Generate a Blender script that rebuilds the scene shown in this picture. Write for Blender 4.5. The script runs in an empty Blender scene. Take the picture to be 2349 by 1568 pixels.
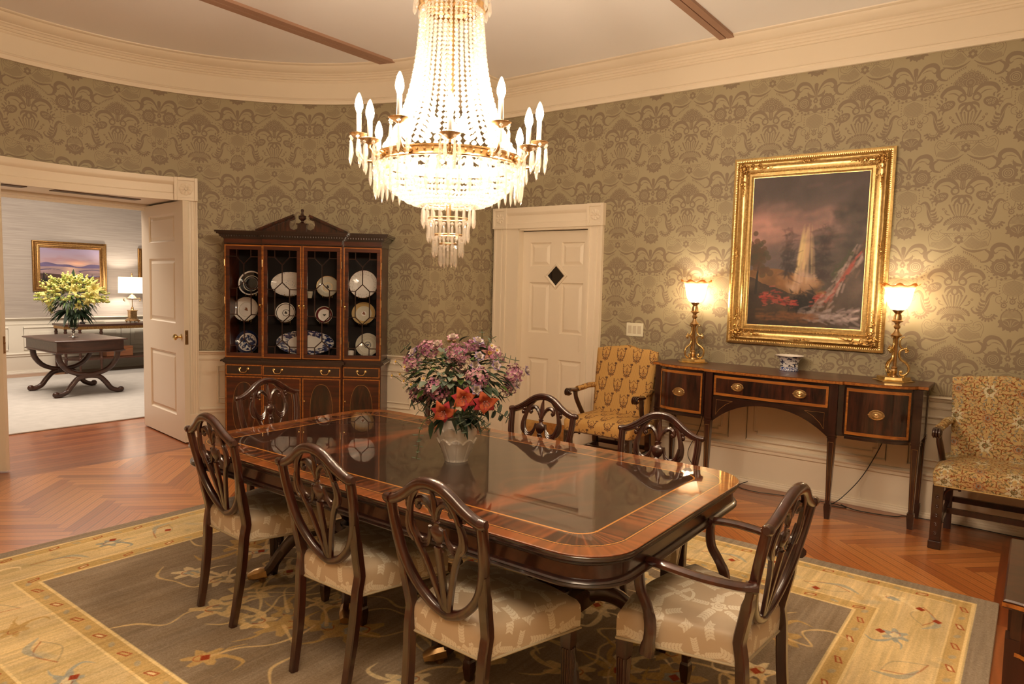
import bpy, math, random
import numpy as np
from mathutils import Vector, Matrix
PI = math.pi
R_ = math.radians
sc = bpy.context.scene
COL = sc.collection
random.seed(7)
rng = np.random.default_rng(5)

# ------------------------------------------------------------------ mesh building
class MB:
    """Collects shapes, then links them as one mesh object."""
    def __init__(s):
        s.v = []; s.f = []; s.m = []; s.T = None; s.mi = 0
    def add(s, vs, fs, mi=None):
        o = len(s.v)
        if s.T is not None:
            vs = [s.T @ Vector(p) for p in vs]
        s.v += [tuple(p) for p in vs]
        s.f += [tuple(i + o for i in f) for f in fs]
        s.m += [s.mi if mi is None else mi] * len(fs)
        return s
    def box(s, x0, x1, y0, y1, z0, z1, b=0.0, mi=None):
        if x0 > x1: x0, x1 = x1, x0
        if y0 > y1: y0, y1 = y1, y0
        if z0 > z1: z0, z1 = z1, z0
        b = min(b, (x1-x0)*.45, (y1-y0)*.45, (z1-z0)*.45)
        if b <= 0:
            vs = [(x, y, z) for x in (x0, x1) for y in (y0, y1) for z in (z0, z1)]
            fs = [(0,1,3,2),(4,6,7,5),(0,4,5,1),(2,3,7,6),(0,2,6,4),(1,5,7,3)]
            return s.add(vs, fs, mi)
        vs = []; ix = {}
        for i, x in enumerate((x0, x1)):
            for j, y in enumerate((y0, y1)):
                for k, z in enumerate((z0, z1)):
                    dx = b if i == 0 else -b; dy = b if j == 0 else -b; dz = b if k == 0 else -b
                    ix[i,j,k] = len(vs)
                    vs += [(x, y+dy, z+dz), (x+dx, y, z+dz), (x+dx, y+dy, z)]
        fs = []
        I = lambda i,j,k,a: ix[i,j,k]+a
        fs += [(I(0,0,0,0),I(0,0,1,0),I(0,1,1,0),I(0,1,0,0)), (I(1,0,0,0),I(1,1,0,0),I(1,1,1,0),I(1,0,1,0)),
               (I(0,0,0,1),I(1,0,0,1),I(1,0,1,1),I(0,0,1,1)), (I(0,1,0,1),I(0,1,1,1),I(1,1,1,1),I(1,1,0,1)),
               (I(0,0,0,2),I(0,1,0,2),I(1,1,0,2),I(1,0,0,2)), (I(0,0,1,2),I(1,0,1,2),I(1,1,1,2),I(0,1,1,2))]
        for k in (0,1):
            for j in (0,1):
                fs.append((I(0,j,k,1),I(1,j,k,1),I(1,j,k,2),I(0,j,k,2)))
            for i in (0,1):
                fs.append((I(i,0,k,0),I(i,1,k,0),I(i,1,k,2),I(i,0,k,2)))
        for i in (0,1):
            for j in (0,1):
                fs.append((I(i,j,0,0),I(i,j,1,0),I(i,j,1,1),I(i,j,0,1)))
                for k in (0,1):
                    fs.append((I(i,j,k,0),I(i,j,k,1),I(i,j,k,2)))
        return s.add(vs, fs, mi)
    def loft(s, rings, closed=True, cap=(True, True), mi=None):
        n = len(rings[0]); vs = [p for r in rings for p in r]; fs = []
        m = n if closed else n-1
        for a in range(len(rings)-1):
            for i in range(m):
                j = (i+1) % n
                fs.append((a*n+i, a*n+j, (a+1)*n+j, (a+1)*n+i))
        if closed and cap[0]: fs.append(tuple(range(n-1, -1, -1)))
        if closed and cap[1]: fs.append(tuple((len(rings)-1)*n+i for i in range(n)))
        return s.add(vs, fs, mi)
    def prism(s, poly, a, b, ax='z', mi=None):
        def P(p, t):
            return {'z': (p[0], p[1], t), 'y': (p[0], t, p[1]), 'x': (t, p[0], p[1])}[ax]
        return s.loft([[P(p, a) for p in poly], [P(p, b) for p in poly]], mi=mi)
    def lathe(s, prof, n=24, c=(0,0,0), mi=None, cap=(True, True), ax=None, ph=0.0, mis=None):
        rings = []
        for r, z in prof:
            r = max(r, 1e-4)
            rings.append([(r*math.cos(2*PI*i/n+ph), r*math.sin(2*PI*i/n+ph), z) for i in range(n)])
        Tm = Matrix.Translation(c)
        if ax is not None:
            Tm = Tm @ Vector((0,0,1)).rotation_difference(Vector(ax)).to_matrix().to_4x4()
        rings = [[Tm @ Vector(p) for p in r] for r in rings]
        if mis is None:
            return s.loft(rings, cap=cap, mi=mi)
        for k in range(len(rings)-1):
            s.loft(rings[k:k+2], cap=(cap[0] and k == 0, cap[1] and k == len(rings)-2), mi=mis[k])
        return s
    def tube(s, pts, r, n=8, closed=False, mi=None, cap=True):
        pts = [Vector(p) for p in pts]; N = len(pts)
        rs = r if isinstance(r, (list, tuple)) else [r]*N
        rings = []; up = None
        for i in range(N):
            if closed: t = pts[(i+1) % N]-pts[i-1]
            else: t = pts[min(i+1, N-1)]-pts[max(i-1, 0)]
            if t.length < 1e-9: t = Vector((0,0,1))
            t.normalize()
            if up is None:
                up = Vector((0,0,1)) if abs(t.z) < .9 else Vector((1,0,0))
            sd = t.cross(up)
            if sd.length < 1e-6: sd = t.orthogonal()
            sd.normalize(); up = sd.cross(t).normalized()
            rings.append([pts[i]+(sd*math.cos(2*PI*k/n)+up*math.sin(2*PI*k/n))*rs[i] for k in range(n)])
        if closed:
            rings.append(rings[0]); return s.loft(rings, cap=(False, False), mi=mi)
        return s.loft(rings, cap=(cap, cap), mi=mi)
    def ribbon(s, pts, w, d, nrm=(0,-1,0), ch=.25, closed=False, mi=None, prof=None):
        """bar swept along pts: w across (in the plane), d along nrm; chamfered section or prof [(across, along nrm) in unit half sizes]"""
        pts = [Vector(p) for p in pts]; N = len(pts); nv = Vector(nrm).normalized()
        W = w if isinstance(w, (list, tuple)) else [w]*N
        D = d if isinstance(d, (list, tuple)) else [d]*N
        c = 1-ch*2
        if prof is None:
            prof = [(-1,-c),(-c,-1),(c,-1),(1,-c),(1,c),(c,1),(-c,1),(-1,c)]
        rings = []
        for i in range(N):
            if closed: t = pts[(i+1) % N]-pts[i-1]
            else: t = pts[min(i+1, N-1)]-pts[max(i-1, 0)]
            t.normalize(); sd = t.cross(nv)
            if sd.length < 1e-6: sd = t.orthogonal()
            sd.normalize(); n2 = sd.cross(t).normalized()
            rings.append([pts[i]+sd*(a*W[i]/2)+n2*(b*D[i]/2) for a, b in prof])
        if closed:
            rings.append(rings[0]); return s.loft(rings, cap=(False, False), mi=mi)
        return s.loft(rings, mi=mi)
    def mould(s, path, prof, closed=False, mi=None, z=0.0, flip=False):
        """horizontal moulding: path in plan [(x,y)], prof [(out, height)]; out is to the left of the path"""
        N = len(path); P = [Vector((p[0], p[1])) for p in path]; rings = []
        for i in range(N):
            if closed: a, b = P[i]-P[i-1], P[(i+1) % N]-P[i]
            else:
                a = P[i]-P[i-1] if i > 0 else P[1]-P[0]
                b = P[i+1]-P[i] if i < N-1 else P[-1]-P[-2]
            a.normalize(); b.normalize()
            na = Vector((-a.y, a.x)); nb = Vector((-b.y, b.x)); m = na+nb
            m = m/max(m.dot(na), .2) if m.length > 1e-6 else na
            if flip: m = -m
            rings.append([(P[i].x+m.x*o, P[i].y+m.y*o, z+h) for o, h in prof])
        if closed:
            rings.append(rings[0]); return s.loft(rings, cap=(False, False), mi=mi)
        return s.loft(rings, mi=mi)
    def grid(s, fn, nu, nv, mi=None, cu=False):
        vs = [fn(i/nu, j/nv) for i in range(nu+(0 if cu else 1)) for j in range(nv+1)]; fs = []
        n = nu if cu else nu+1
        for i in range(nu):
            for j in range(nv):
                a = i*(nv+1)+j; b = ((i+1) % n)*(nv+1)+j
                fs.append((a, b, b+1, a+1))
        return s.add(vs, fs, mi)
    def ball(s, c, r, n=10, m=6, sc_=(1,1,1), mi=None):
        prof = [(math.sin(PI*k/m), -math.cos(PI*k/m)) for k in range(m+1)]
        rings = [[(c[0]+max(p[0], .001)*r*sc_[0]*math.cos(2*PI*i/n), c[1]+max(p[0], .001)*r*sc_[1]*math.sin(2*PI*i/n), c[2]+p[1]*r*sc_[2]) for i in range(n)] for p in prof]
        return s.loft(rings, mi=mi)
    def build(s, name, mats, parent=None, smooth=35, uv=None, loc=None):
        me = bpy.data.meshes.new(name)
        me.from_pydata(s.v, [], s.f)
        for m in (mats if isinstance(mats, (list, tuple)) else [mats]): me.materials.append(m)
        if any(s.m): me.polygons.foreach_set('material_index', s.m)
        import bmesh
        bm = bmesh.new(); bm.from_mesh(me); bmesh.ops.recalc_face_normals(bm, faces=bm.faces); bm.to_mesh(me); bm.free()
        if smooth:
            me.polygons.foreach_set('use_smooth', [True]*len(me.polygons))
            me.set_sharp_from_angle(angle=R_(smooth))
        if uv:
            L = me.uv_layers.new(name='UVMap'); dat = L.data
            for p in me.polygons:
                n = p.normal
                for li in p.loop_indices:
                    co = me.vertices[me.loops[li].vertex_index].co
                    if uv == 'box':
                        ax = max(range(3), key=lambda q: abs(n[q]))
                        dat[li].uv = ((co.y, co.z), (co.x, co.z), (co.x, co.y))[ax]
                    else:
                        dat[li].uv = uv(co, n)
        me.update()
        o = bpy.data.objects.new(name, me); COL.objects.link(o)
        if parent is not None: o.parent = parent
        if loc is not None: o.location = loc
        return o

def thing(name, label, cat, loc=(0,0,0), rz=0.0, group=None):
    o = bpy.data.objects.new(name, None); COL.objects.link(o)
    o.empty_display_size = .1
    o.location = loc; o.rotation_euler = (0, 0, rz)
    o['label'] = label; o['category'] = cat
    if group: o['group'] = group
    return o
def tag(o, label, cat, group=None):
    o['label'] = label; o['category'] = cat
    if group: o['group'] = group
    return o
def struct(o):
    o['kind'] = 'structure'; return o
def dup(root, loc, rz, label=None):
    r = root.copy(); COL.objects.link(r); r.location = loc; r.rotation_euler = (0, 0, rz)
    if label: r['label'] = label
    for ch in list(root.children):
        c = ch.copy(); COL.objects.link(c); c.parent = r
        for g in ch.children:
            d = g.copy(); COL.objects.link(d); d.parent = c
    return r
def cr(pts, n=6, closed=False):
    """Catmull-Rom through pts"""
    P = [np.array(p, float) for p in pts]; out = []; N = len(P)
    for i in range(N if closed else N-1):
        if closed: a, b, c, d = P[i-1], P[i], P[(i+1) % N], P[(i+2) % N]
        else: a, b, c, d = P[max(i-1, 0)], P[i], P[i+1], P[min(i+2, N-1)]
        for k in range(n):
            t = k/n
            out.append(tuple(.5*((2*b)+(c-a)*t+(2*a-5*b+4*c-d)*t*t+(3*b-a-3*c+d)*t**3)))
    if not closed: out.append(tuple(P[-1]))
    return out
def rrect(x0, x1, y0, y1, r, n=6):
    out = []
    for cx, cy, a in ((x1-r, y1-r, 0), (x0+r, y1-r, 90), (x0+r, y0+r, 180), (x1-r, y0+r, 270)):
        for k in range(n+1):
            t = R_(a+90*k/n); out.append((cx+r*math.cos(t), cy+r*math.sin(t)))
    return out
# ------------------------------------------------------------------ drawn textures (all made here, nothing loaded)
class Pic:
    def __init__(s, w, h, W, H, bg):
        s.w, s.h, s.W, s.H = w, h, W, H
        s.a = np.empty((h, w, 3), np.float32); s.a[:] = bg
        s.px = W/w
    def _bb(s, x0, x1, y0, y1):
        p = s.px*2
        i0, i1 = int((x0-p)/s.W*s.w), int((x1+p)/s.W*s.w)+2
        j0, j1 = int((y0-p)/s.H*s.h), int((y1+p)/s.H*s.h)+2
        ix = np.arange(i0, i1); iy = np.arange(j0, j1)
        X, Y = np.meshgrid((ix+.5)*s.W/s.w, (iy+.5)*s.H/s.h)
        return np.ix_(iy % s.h, ix % s.w), X, Y
    def put(s, idx, m, col, al=1.0):
        m = (np.clip(m, 0, 1)*al)[..., None].astype(np.float32)
        s.a[idx] = s.a[idx]*(1-m)+np.asarray(col, np.float32)*m
    def stroke(s, pts, wid, col, al=1.0, soft=None, sm=5, ret=False):
        if sm and len(pts) > 2:
            if isinstance(wid, (list, tuple)):
                q = cr([(*p, w) for p, w in zip(pts, wid)], sm); pts = [p[:2] for p in q]; wid = [p[2] for p in q]
            else: pts = cr(pts, sm)
        if not isinstance(wid, (list, tuple)): wid = [wid]*len(pts)
        P = np.array(pts, float); mw = max(wid)
        idx, X, Y = s._bb(P[:,0].min()-mw, P[:,0].max()+mw, P[:,1].min()-mw, P[:,1].max()+mw)
        d = np.full(X.shape, 1e9)
        for i in range(len(P)-1):
            a, b = P[i], P[i+1]; v = b-a; L = v@v+1e-12
            t = np.clip(((X-a[0])*v[0]+(Y-a[1])*v[1])/L, 0, 1)
            d = np.minimum(d, np.hypot(X-a[0]-t*v[0], Y-a[1]-t*v[1])-(wid[i]+(wid[i+1]-wid[i])*t)/2)
        so = soft or s.px
        m = np.clip(.5-d/so, 0, 1)
        if ret: return idx, X, Y, m
        s.put(idx, m, col, al)
    def polymask(s, pts):
        P = np.array(pts, float)
        idx, X, Y = s._bb(P[:,0].min(), P[:,0].max(), P[:,1].min(), P[:,1].max())
        ins = np.zeros(X.shape, bool); d = np.full(X.shape, 1e9)
        for i in range(len(P)):
            a, b = P[i-1], P[i]; v = b-a; L = v@v+1e-12
            t = np.clip(((X-a[0])*v[0]+(Y-a[1])*v[1])/L, 0, 1)
            d = np.minimum(d, np.hypot(X-a[0]-t*v[0], Y-a[1]-t*v[1]))
            c = (a[1] > Y) != (b[1] > Y)
            with np.errstate(divide='ignore', invalid='ignore'):
                ins ^= c & (X < a[0]+(Y-a[1])*v[0]/(v[1] if v[1] else 1e-12))
        return idx, X, Y, np.where(ins, -d, d)
    def poly(s, pts, col, al=1.0, soft=None):
        idx, X, Y, d = s.polymask(pts); s.put(idx, .5-d/(soft or s.px), col, al)
    def disc(s, x, y, r, col, ry=None, rot=0.0, al=1.0, ring=None, soft=None):
        ry = ry or r; q = max(r, ry)+(ring or 0)
        idx, X, Y = s._bb(x-q, x+q, y-q, y+q)
        c, n = math.cos(rot), math.sin(rot); U = (X-x)*c+(Y-y)*n; V = -(X-x)*n+(Y-y)*c
        d = (np.hypot(U/r, V/ry)-1)*min(r, ry)
        if ring: d = np.abs(d)-ring/2
        s.put(idx, .5-d/(soft or s.px), col, al)
    def leaf(s, a, b, wd, col, bend=0.0, al=1.0):
        a = np.array(a, float); b = np.array(b, float); v = b-a; n = np.array([-v[1], v[0]])*bend
        pts = [a, a+v*.3+n*.8, a+v*.65+n, b]
        s.stroke([tuple(p) for p in pts], [wd*.35, wd, wd*.8, wd*.08], col, al)
    def image(s, name):
        im = bpy.data.images.new(name, s.w, s.h, alpha=False)
        px = np.ones((s.h, s.w, 4), np.float32); px[..., :3] = np.clip(s.a, 0, 1)
        im.pixels.foreach_set(px.ravel()); im.update(); im.pack()
        return im
def fnoise(h, w, cy, cx, octv=4, seed=0, tile=True):
    """smooth tiling value noise, 0..1; cy, cx = cells at the first octave"""
    g = np.random.default_rng(seed); out = np.zeros((h, w)); amp = 1; tot = 0
    for o in range(octv):
        ny, nx = max(int(cy*2**o), 1), max(int(cx*2**o), 1)
        if ny > h or nx > w: break
        t = g.random((ny, nx))
        y = np.arange(h)/h*ny; x = np.arange(w)/w*nx
        y0 = y.astype(int); x0 = x.astype(int); fy = y-y0; fx = x-x0
        fy = (fy*fy*(3-2*fy))[:, None]; fx = (fx*fx*(3-2*fx))[None]
        A = t[np.ix_(y0 % ny, x0 % nx)]; B = t[np.ix_(y0 % ny, (x0+1) % nx)]
        C = t[np.ix_((y0+1) % ny, x0 % nx)]; D = t[np.ix_((y0+1) % ny, (x0+1) % nx)]
        out += amp*((A*(1-fx)+B*fx)*(1-fy)+(C*(1-fx)+D*fx)*fy); tot += amp; amp *= .5
    return out/tot

U_, V_ = .64, .597
def pic_damask():
    """mask: 0 ground, 1 figure; column A (basket of leaves) at x=.25 U, column B (lattice and two flowers) at x=.75 U, star of A at y=0"""
    p = Pic(640, 597, U_, V_, (0,0,0))
    kx, ky = .000489, .000549
    W1 = (1,1,1); B0 = (0,0,0); H = (.62,.62,.62)
    state = {'c': U_*.25, 'y': 0.0}
    def T(q, sg=1): return (state['c']+sg*q[0]*kx, state['y']-q[1]*ky)
    def st(pts, w, col=W1, both=True):
        w = [x*kx for x in w] if isinstance(w, (list, tuple)) else w*kx
        for sg in ((1,-1) if both else (1,)): p.stroke([T(q, sg) for q in pts], w, col)
    def di(x, y, r, col=W1, ry=None, rot=0, ring=None, both=True):
        for sg in ((1,-1) if both and x else (1,)):
            X, Y = T((x, y), sg); p.disc(X, Y, r*kx, col, (ry or r)*kx, rot*sg, ring=ring*kx if ring else None)
    def lat(pts, both=True, step=17):
        for sg in ((1,-1) if both else (1,)):
            idx, X, Y, d = p.polymask([T(q, sg) for q in pts])
            g = np.minimum(np.abs(((X+Y)/(step*kx)) % 1-.5), np.abs(((X-Y)/(step*kx)) % 1-.5))
            p.put(idx, np.where(d < 0, (g < .17)*.85, 0), W1)
    def lf(a, b, w, bend=0.0, col=W1, both=True):
        for sg in ((1,-1) if both else (1,)): p.leaf(T(a, sg), T(b, sg), w*kx, col, bend*sg)
    # --- column A
    lat([(60,45),(145,-40),(230,20),(320,20),(335,75),(200,118),(100,90)])
    st([(50,35),(145,-55),(235,5),(300,-5),(335,-45),(310,-85),(270,-70)], 6)
    st([(90,-10),(150,-75),(225,-35),(260,-45)], 5)
    st([(335,75),(352,20),(360,-50),(320,-112),(255,-100),(240,-60)], 6)
    for k in range(7): di(250+k*14*(1 if k < 5 else .6), -20-k*9, 4)
    for k in range(6):
        a = R_(60*k+30); di(36*math.cos(a), 36*math.sin(a), 21, both=False)
    di(0, 0, 9, B0)
    st([(22,75),(90,118),(190,140),(330,112)], [6,22,34,8]); st([(150,128),(180,112),(230,126)], [2,5,2], B0)
    st([(300,118),(372,170),(352,245),(276,268),(268,236)], [14,40,34,16,4])
    st([(385,150),(400,190),(385,230)], [10,26,8])
    for k in range(9):
        t = k/8; x, y = 60+t*180, 130+t*60+40*t*t; lf((x, y), (x-2, y+34), 11, .3)
    # crown of scallops
    for x, y, r in ((0,235,50),(62,250,46),(112,285,42),(160,325,38),(60,320,54),(0,330,70),(112,345,40)):
        di(x, y, r); di(x, y, r*.72, B0, ring=6); di(x, y, r*.3, H)
    for x, y in ((0,178),(36,190),(70,202),(105,225),(140,252),(170,284)): di(x, y, 6)
    st([(0,380),(0,470)], 60, both=False); st([(10,390),(14,470)], 5, B0)
    # big acanthus scrolls
    st([(38,520),(70,430),(160,368),(262,382),(322,448),(300,486)], [12,34,52,56,40,10])
    st([(70,470),(150,400),(240,402),(292,440)], [3,7,9,4], B0)
    st([(90,505),(170,440),(250,436)], [3,16,4])
    for k in range(10):
        a = R_(115-k*17); di(190+190*math.cos(a), 470-160*math.sin(a), 9)
    di(82, 505, 40, ring=18); st([(20,470),(82,452),(128,500),(100,548),(60,530)], [8,16,20,16,4])
    # pomegranates
    for sg in (1,-1):
        X, Y = T((245,575), sg); p.disc(X, Y, 92*kx, W1, 62*kx, R_(25)*-sg)
    for x, y in ((205,560),(240,552),(228,592),(268,590),(282,560)): di(x, y, 12, B0, ring=7)
    for k in range(6):
        a = R_(70-k*28); lf((245+88*math.cos(a), 575-62*math.sin(a)), (245+140*math.cos(a), 575-112*math.sin(a)), 22, .25)
    # centre drop, fleur
    di(0, 610, 52, ry=66, both=False); di(0, 620, 20, B0, ry=34, both=False)
    lf((20,560),(120,640),38,.2); lf((10,590),(75,700),30,.2)
    for d0 in (0, 45, 92, 140):
        st([(d0,670),(d0*.75,740),(d0*.42,815)], [20,18,9], both=d0 > 0)
    for d0 in (45, 92): st([(d0,680),(d0*.75,740),(d0*.42,805)], 4, B0)
    for x in (175,205): di(x, 745 - (x-175), 16); di(x, 745-(x-175), 6, B0)
    lf((120,790),(190,735),14,-.2)
    # basket
    bas = [(-178,905)]+[(178*math.cos(R_(a)), 905-88*math.sin(R_(a))) for a in range(180, -1, -15)]
    lat(bas, both=False, step=26)
    for k in range(15):
        a = R_(k*180/14); di(182*math.cos(a), 903-92*math.sin(a), 15, both=False)
    for a, L, w in ((0,88,58),(30,92,50),(55,130,46)):
        lf((0,905),(L*math.sin(R_(a))*1.4, 905+L*math.cos(R_(a))), w, .15, both=a > 0)
        if a: st([(10,912),(L*math.sin(R_(a))*.8, 905+L*.7*math.cos(R_(a)))], 4, B0)
    st([(0,1008),(190,1008),(232,975),(205,962)], 6)
    st([(0,1040),(180,1040)], 5); 
    for k in range(6): di(20+k*30, 1024, 6)
    # --- column B
    state['c'] = U_*.75; state['y'] = -.168
    for k in range(6):
        a = R_(60*k); di(24*math.cos(a), 24*math.sin(a), 14, both=False)
    di(0, 0, 6, B0)
    for k in range(11):
        a = R_(k*360/11); di(163+82*math.cos(a), 22+78*math.sin(a), 30)
    di(163, 22, 84); di(163, 22, 62, B0, ring=8); di(163, 22, 38, B0, ring=8); di(163, 22, 16, B0, ring=6)
    st([(250,-40),(290,-70),(285,-110)], [12,16,6]); st([(262,60),(310,10),(345,5)], [10,12,6])
    st([(240,90),(300,60),(318,15)], [10,9,5])
    # upper scroll pair and stem
    st([(12,-70),(50,-150),(120,-228),(215,-238),(268,-185),(235,-140),(196,-160)], [10,26,46,58,46,22,6])
    st([(60,-150),(130,-205),(215,-205)], [3,10,3], B0); st([(85,-155),(145,-180),(205,-170)], [4,13,4])
    st([(0,-30),(0,-205)], [34,58], both=False); st([(10,-40),(14,-130)], 5, B0)
    lf((20,-60),(120,-130),40,-.25); lf((30,-50),(75,-75),20,-.2)
    st([(28,-40),(60,-60),(95,-100),(140,-110)], 6)
    st([(0,150),(55,110),(140,122),(225,70)], [30,34,28,5]); lf((0,60),(0,160),60,0,both=False); st([(14,60),(10,110)], 4, B0)
    for x, y in ((95,150),(140,165),(190,140),(225,110),(250,150)): di(x, y, 16)
    # octagon
    oc = [(60,205),(105,235),(105,300),(52,345),(-52,345),(-105,300),(-105,235),(-60,205),(0,180)]
    lat(oc, both=False, step=15)
    st([(0,176),(62,200),(110,232),(110,304),(55,350),(0,350)], 6)
    st([(0,150),(80,170),(190,170),(190,250),(258,262),(310,330),(318,372)], 6)
    st([(60,352),(70,410),(120,448),(176,430),(182,380),(140,362),(118,392),(140,408)], 7)
    for k in range(6): di(150, 205+k*30-(k > 3)*20, 7)
    for k in range(5): di(120+22*k, 320+10*k, 6)
    # three flowers, shell
    for x, y in ((0,425),(92,470)):
        di(x, y, 34); di(x, y-4, 16, B0, ring=9); lf((x-6,y-30),(x-40,y-58),14,.2); lf((x+6,y-30),(x+40,y-58),14,-.2); lf((x,y-30),(x,y-72),14)
    for x, y in ((30,500),(60,515),(20,525),(110,520)): di(x, y, 9)
    di(0, 610, 112, both=False, ring=14); lat([(108*math.cos(R_(a)), 610-90*math.sin(R_(a))) for a in range(0,181,15)], both=False, step=14)
    di(0, 668, 92, ry=60, both=False); st([(8,720),(30,660),(70,640)], [3,8,3], B0); st([(10,720),(60,690),(84,668)], [3,7,3], B0); st([(0,722),(0,640)], [4,8], B0, both=False)
    for k in range(8):
        a = R_(-10-k*160/7); di(118*math.cos(a), 640-100*math.sin(a), 27, both=False)
    for a in (20, 55, 90, 125, 160):
        lf((90*math.cos(R_(a)), 690+40*math.sin(R_(a))), (150*math.cos(R_(a)), 690+90*math.sin(R_(a))), 30, 0, both=False)
    # S acanthus between the columns
    st([(165,345),(225,322),(268,380),(278,460),(318,545),(402,566),(448,520),(420,492)], [14,34,46,44,44,30,16,5])
    st([(240,350),(282,450),(330,540),(400,552)], [3,7,6,3], B0)
    for a, b in (((292,430),(352,385)),((300,470),(368,430)),((318,505),(378,470)),((335,530),(400,500))): lf(a, b, 30, -.25)
    for k in range(9):
        a = R_(200+k*20); di(262+78*math.cos(a), 560-74*math.sin(a), 17); lf((262+88*math.cos(a), 560-82*math.sin(a)), (262+122*math.cos(a), 560-112*math.sin(a)), 24)
    for k in range(7):
        a = R_(205+k*24); di(262+48*math.cos(a), 560-46*math.sin(a), 8)
    return p.image('damask_pattern')

def pic_rug():
    W, H = 3.44, 4.32; w, h = 860, 1080
    p = Pic(w, h, W, H, (.80,.665,.46)); bx = np.arange(w)[None]*W/w; by = np.arange(h)[:, None]*H/h
    D = np.minimum(np.minimum(bx, W-bx), np.minimum(by, H-by))
    n1 = fnoise(h, w, 60, 8, 4, 1)[..., None]; n2 = fnoise(h, w, 7, 7, 4, 2)[..., None]
    edge = D < .085; field = D > .56
    D3 = D[..., None]
    beige = np.array((.83,.69,.47)); gold = np.array((.77,.61,.37)); grey = np.array((.545,.45,.345)); edg = np.array((.58,.49,.39))
    p.a[:] = beige*(.86+.28*n2)+(n1-.5)*np.array((.10,.10,.12))
    guard = ((D > .10) & (D < .17)) | ((D > .47) & (D < .55))
    p.a[:] = np.where(guard[..., None], gold*(.92+.16*n2)+(n1-.5)*.08, p.a)
    for q in (.10,.17,.465,.55):
        p.a[:] = np.where((np.abs(D3-q) < .006), np.array((.88,.74,.50)), p.a)
    p.a[:] = np.where(field[..., None], grey*(.88+.28*n2)+(n1-.5)*.13, p.a)
    p.a[:] = np.where(edge[..., None], edg*(.9+.2*n2)+(n1-.5)*.06, p.a)
    g = np.random.default_rng(11)
    RED = (.58,.20,.09); BG = (.86,.70,.46); CR = (.90,.77,.56); BL = (.60,.57,.50); OC = (.74,.57,.33); GR = (.55,.47,.36)
    def oak(x, y, s_, a, col, col2):
        """a loose Oushak palmette: lobed leaf with a curling stem"""
        c, n = math.cos(a), math.sin(a)
        L = lambda u, v: (x+s_*(u*c-v*n), y+s_*(u*n+v*c))
        out = []
        for k in range(26):
            t = 2*PI*k/26; r = .55+.22*math.sin(t*6+a)+.1*g.random()
            out.append(L(1.3*r*math.cos(t), r*math.sin(t)))
        p.poly(out, col, .85)
        out = [L(.7*(.5+.15*math.sin(t*5))*math.cos(t), .6*(.45+.12*math.sin(t*4))*math.sin(t)) for t in np.linspace(0, 2*PI, 20, endpoint=False)]
        p.poly(out, col2, .8)
        p.stroke([L(-.5,0),(L(-1.1,.35)),L(-1.5,.9),L(-1.1,1.4)], [.10*s_,.22*s_,.16*s_,.03*s_], col, .9)
        p.stroke([L(-.5,0),L(-1.0,-.5),L(-1.7,-.6)], [.06*s_,.12*s_,.03*s_], col, .9)
        p.stroke([L(.2,.25),L(.45,.1),L(.4,-.15),L(.1,-.25)], .035*s_, RED, .75)
    for _ in range(420):                                # faded blotches all over the border
        x, y = g.random()*W, g.random()*H; dd = min(x, W-x, y, H-y)
        if .09 < dd < .55:
            a = g.random()*3.14; p.disc(x, y, .02+.05*g.random(), (CR, OC, BL, BG, GR)[g.integers(5)], .01+.014*g.random(), a, .16+.22*g.random(), soft=.02)
    for side in range(4):
        L = W if side % 2 == 0 else H
        N = int(L/.33)
        for k in range(N):
            t = .28+(L-.56)*(k+.5)/N; q = .32+.03*g.normal()
            pos = [(t, q), (W-q, t), (t, H-q), (q, t)][side]
            ang = [0, 90, 180, 270][side]+g.normal()*25
            if k % 2 == 0: oak(*pos, .075, R_(ang), (CR, OC, BL)[k % 3], (BL, CR, OC)[(k//2) % 3])
            else:
                a = R_(ang); x, y = pos
                c, n = math.cos(a), math.sin(a)
                for sg in (1, -1):
                    p.stroke([(x-.10*c, y-.10*n), (x-.05*n*sg, y+.05*c*sg), (x+.12*c, y+.12*n)], .006, (RED, GR)[sg > 0], .45)
                p.stroke([(x-.14*c, y-.14*n), (x-.06*c+.06*n, y-.06*n-.06*c), (x+.05*c+.03*n, y+.05*n-.03*c)], [.008,.03,.006], BL, .6)
            x, y = pos[0]+g.normal()*.06, pos[1]+g.normal()*.06
            if g.random() < .75: p.poly([(x-.022,y-.008),(x+.004,y-.022),(x+.024,y+.006),(x-.004,y+.02)], RED, .9)
        for q in (.135, .51):
            M_ = int((L-.3)/.11)
            for k in range(M_):
                t = .15+(L-.3)*(k+.5)/M_
                pos = [(t, q), (W-q, t), (t, H-q), (q, t)][side]; a = R_([0,90,0,90][side]+(25 if k % 2 else -25))
                c, n = math.cos(a), math.sin(a); x, y = pos
                if min(x, W-x, y, H-y) < q-.01: continue
                lp = [(x-.028*c+.008*n, y-.028*n-.008*c), (x+.02*c+.012*n, y+.02*n-.012*c), (x+.03*c-.004*n, y+.03*n+.004*c), (x-.02*c-.012*n, y-.02*n+.012*c), (x-.028*c+.008*n, y-.028*n-.008*c)]
                if k % 2: p.stroke(lp, .005, RED, .85, sm=0)
                else: p.disc(x, y, .022, BL, .012, a, .5); 
                if k % 4 == 1: p.disc(x, y, .016, CR, .007, a, .8)
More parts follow.
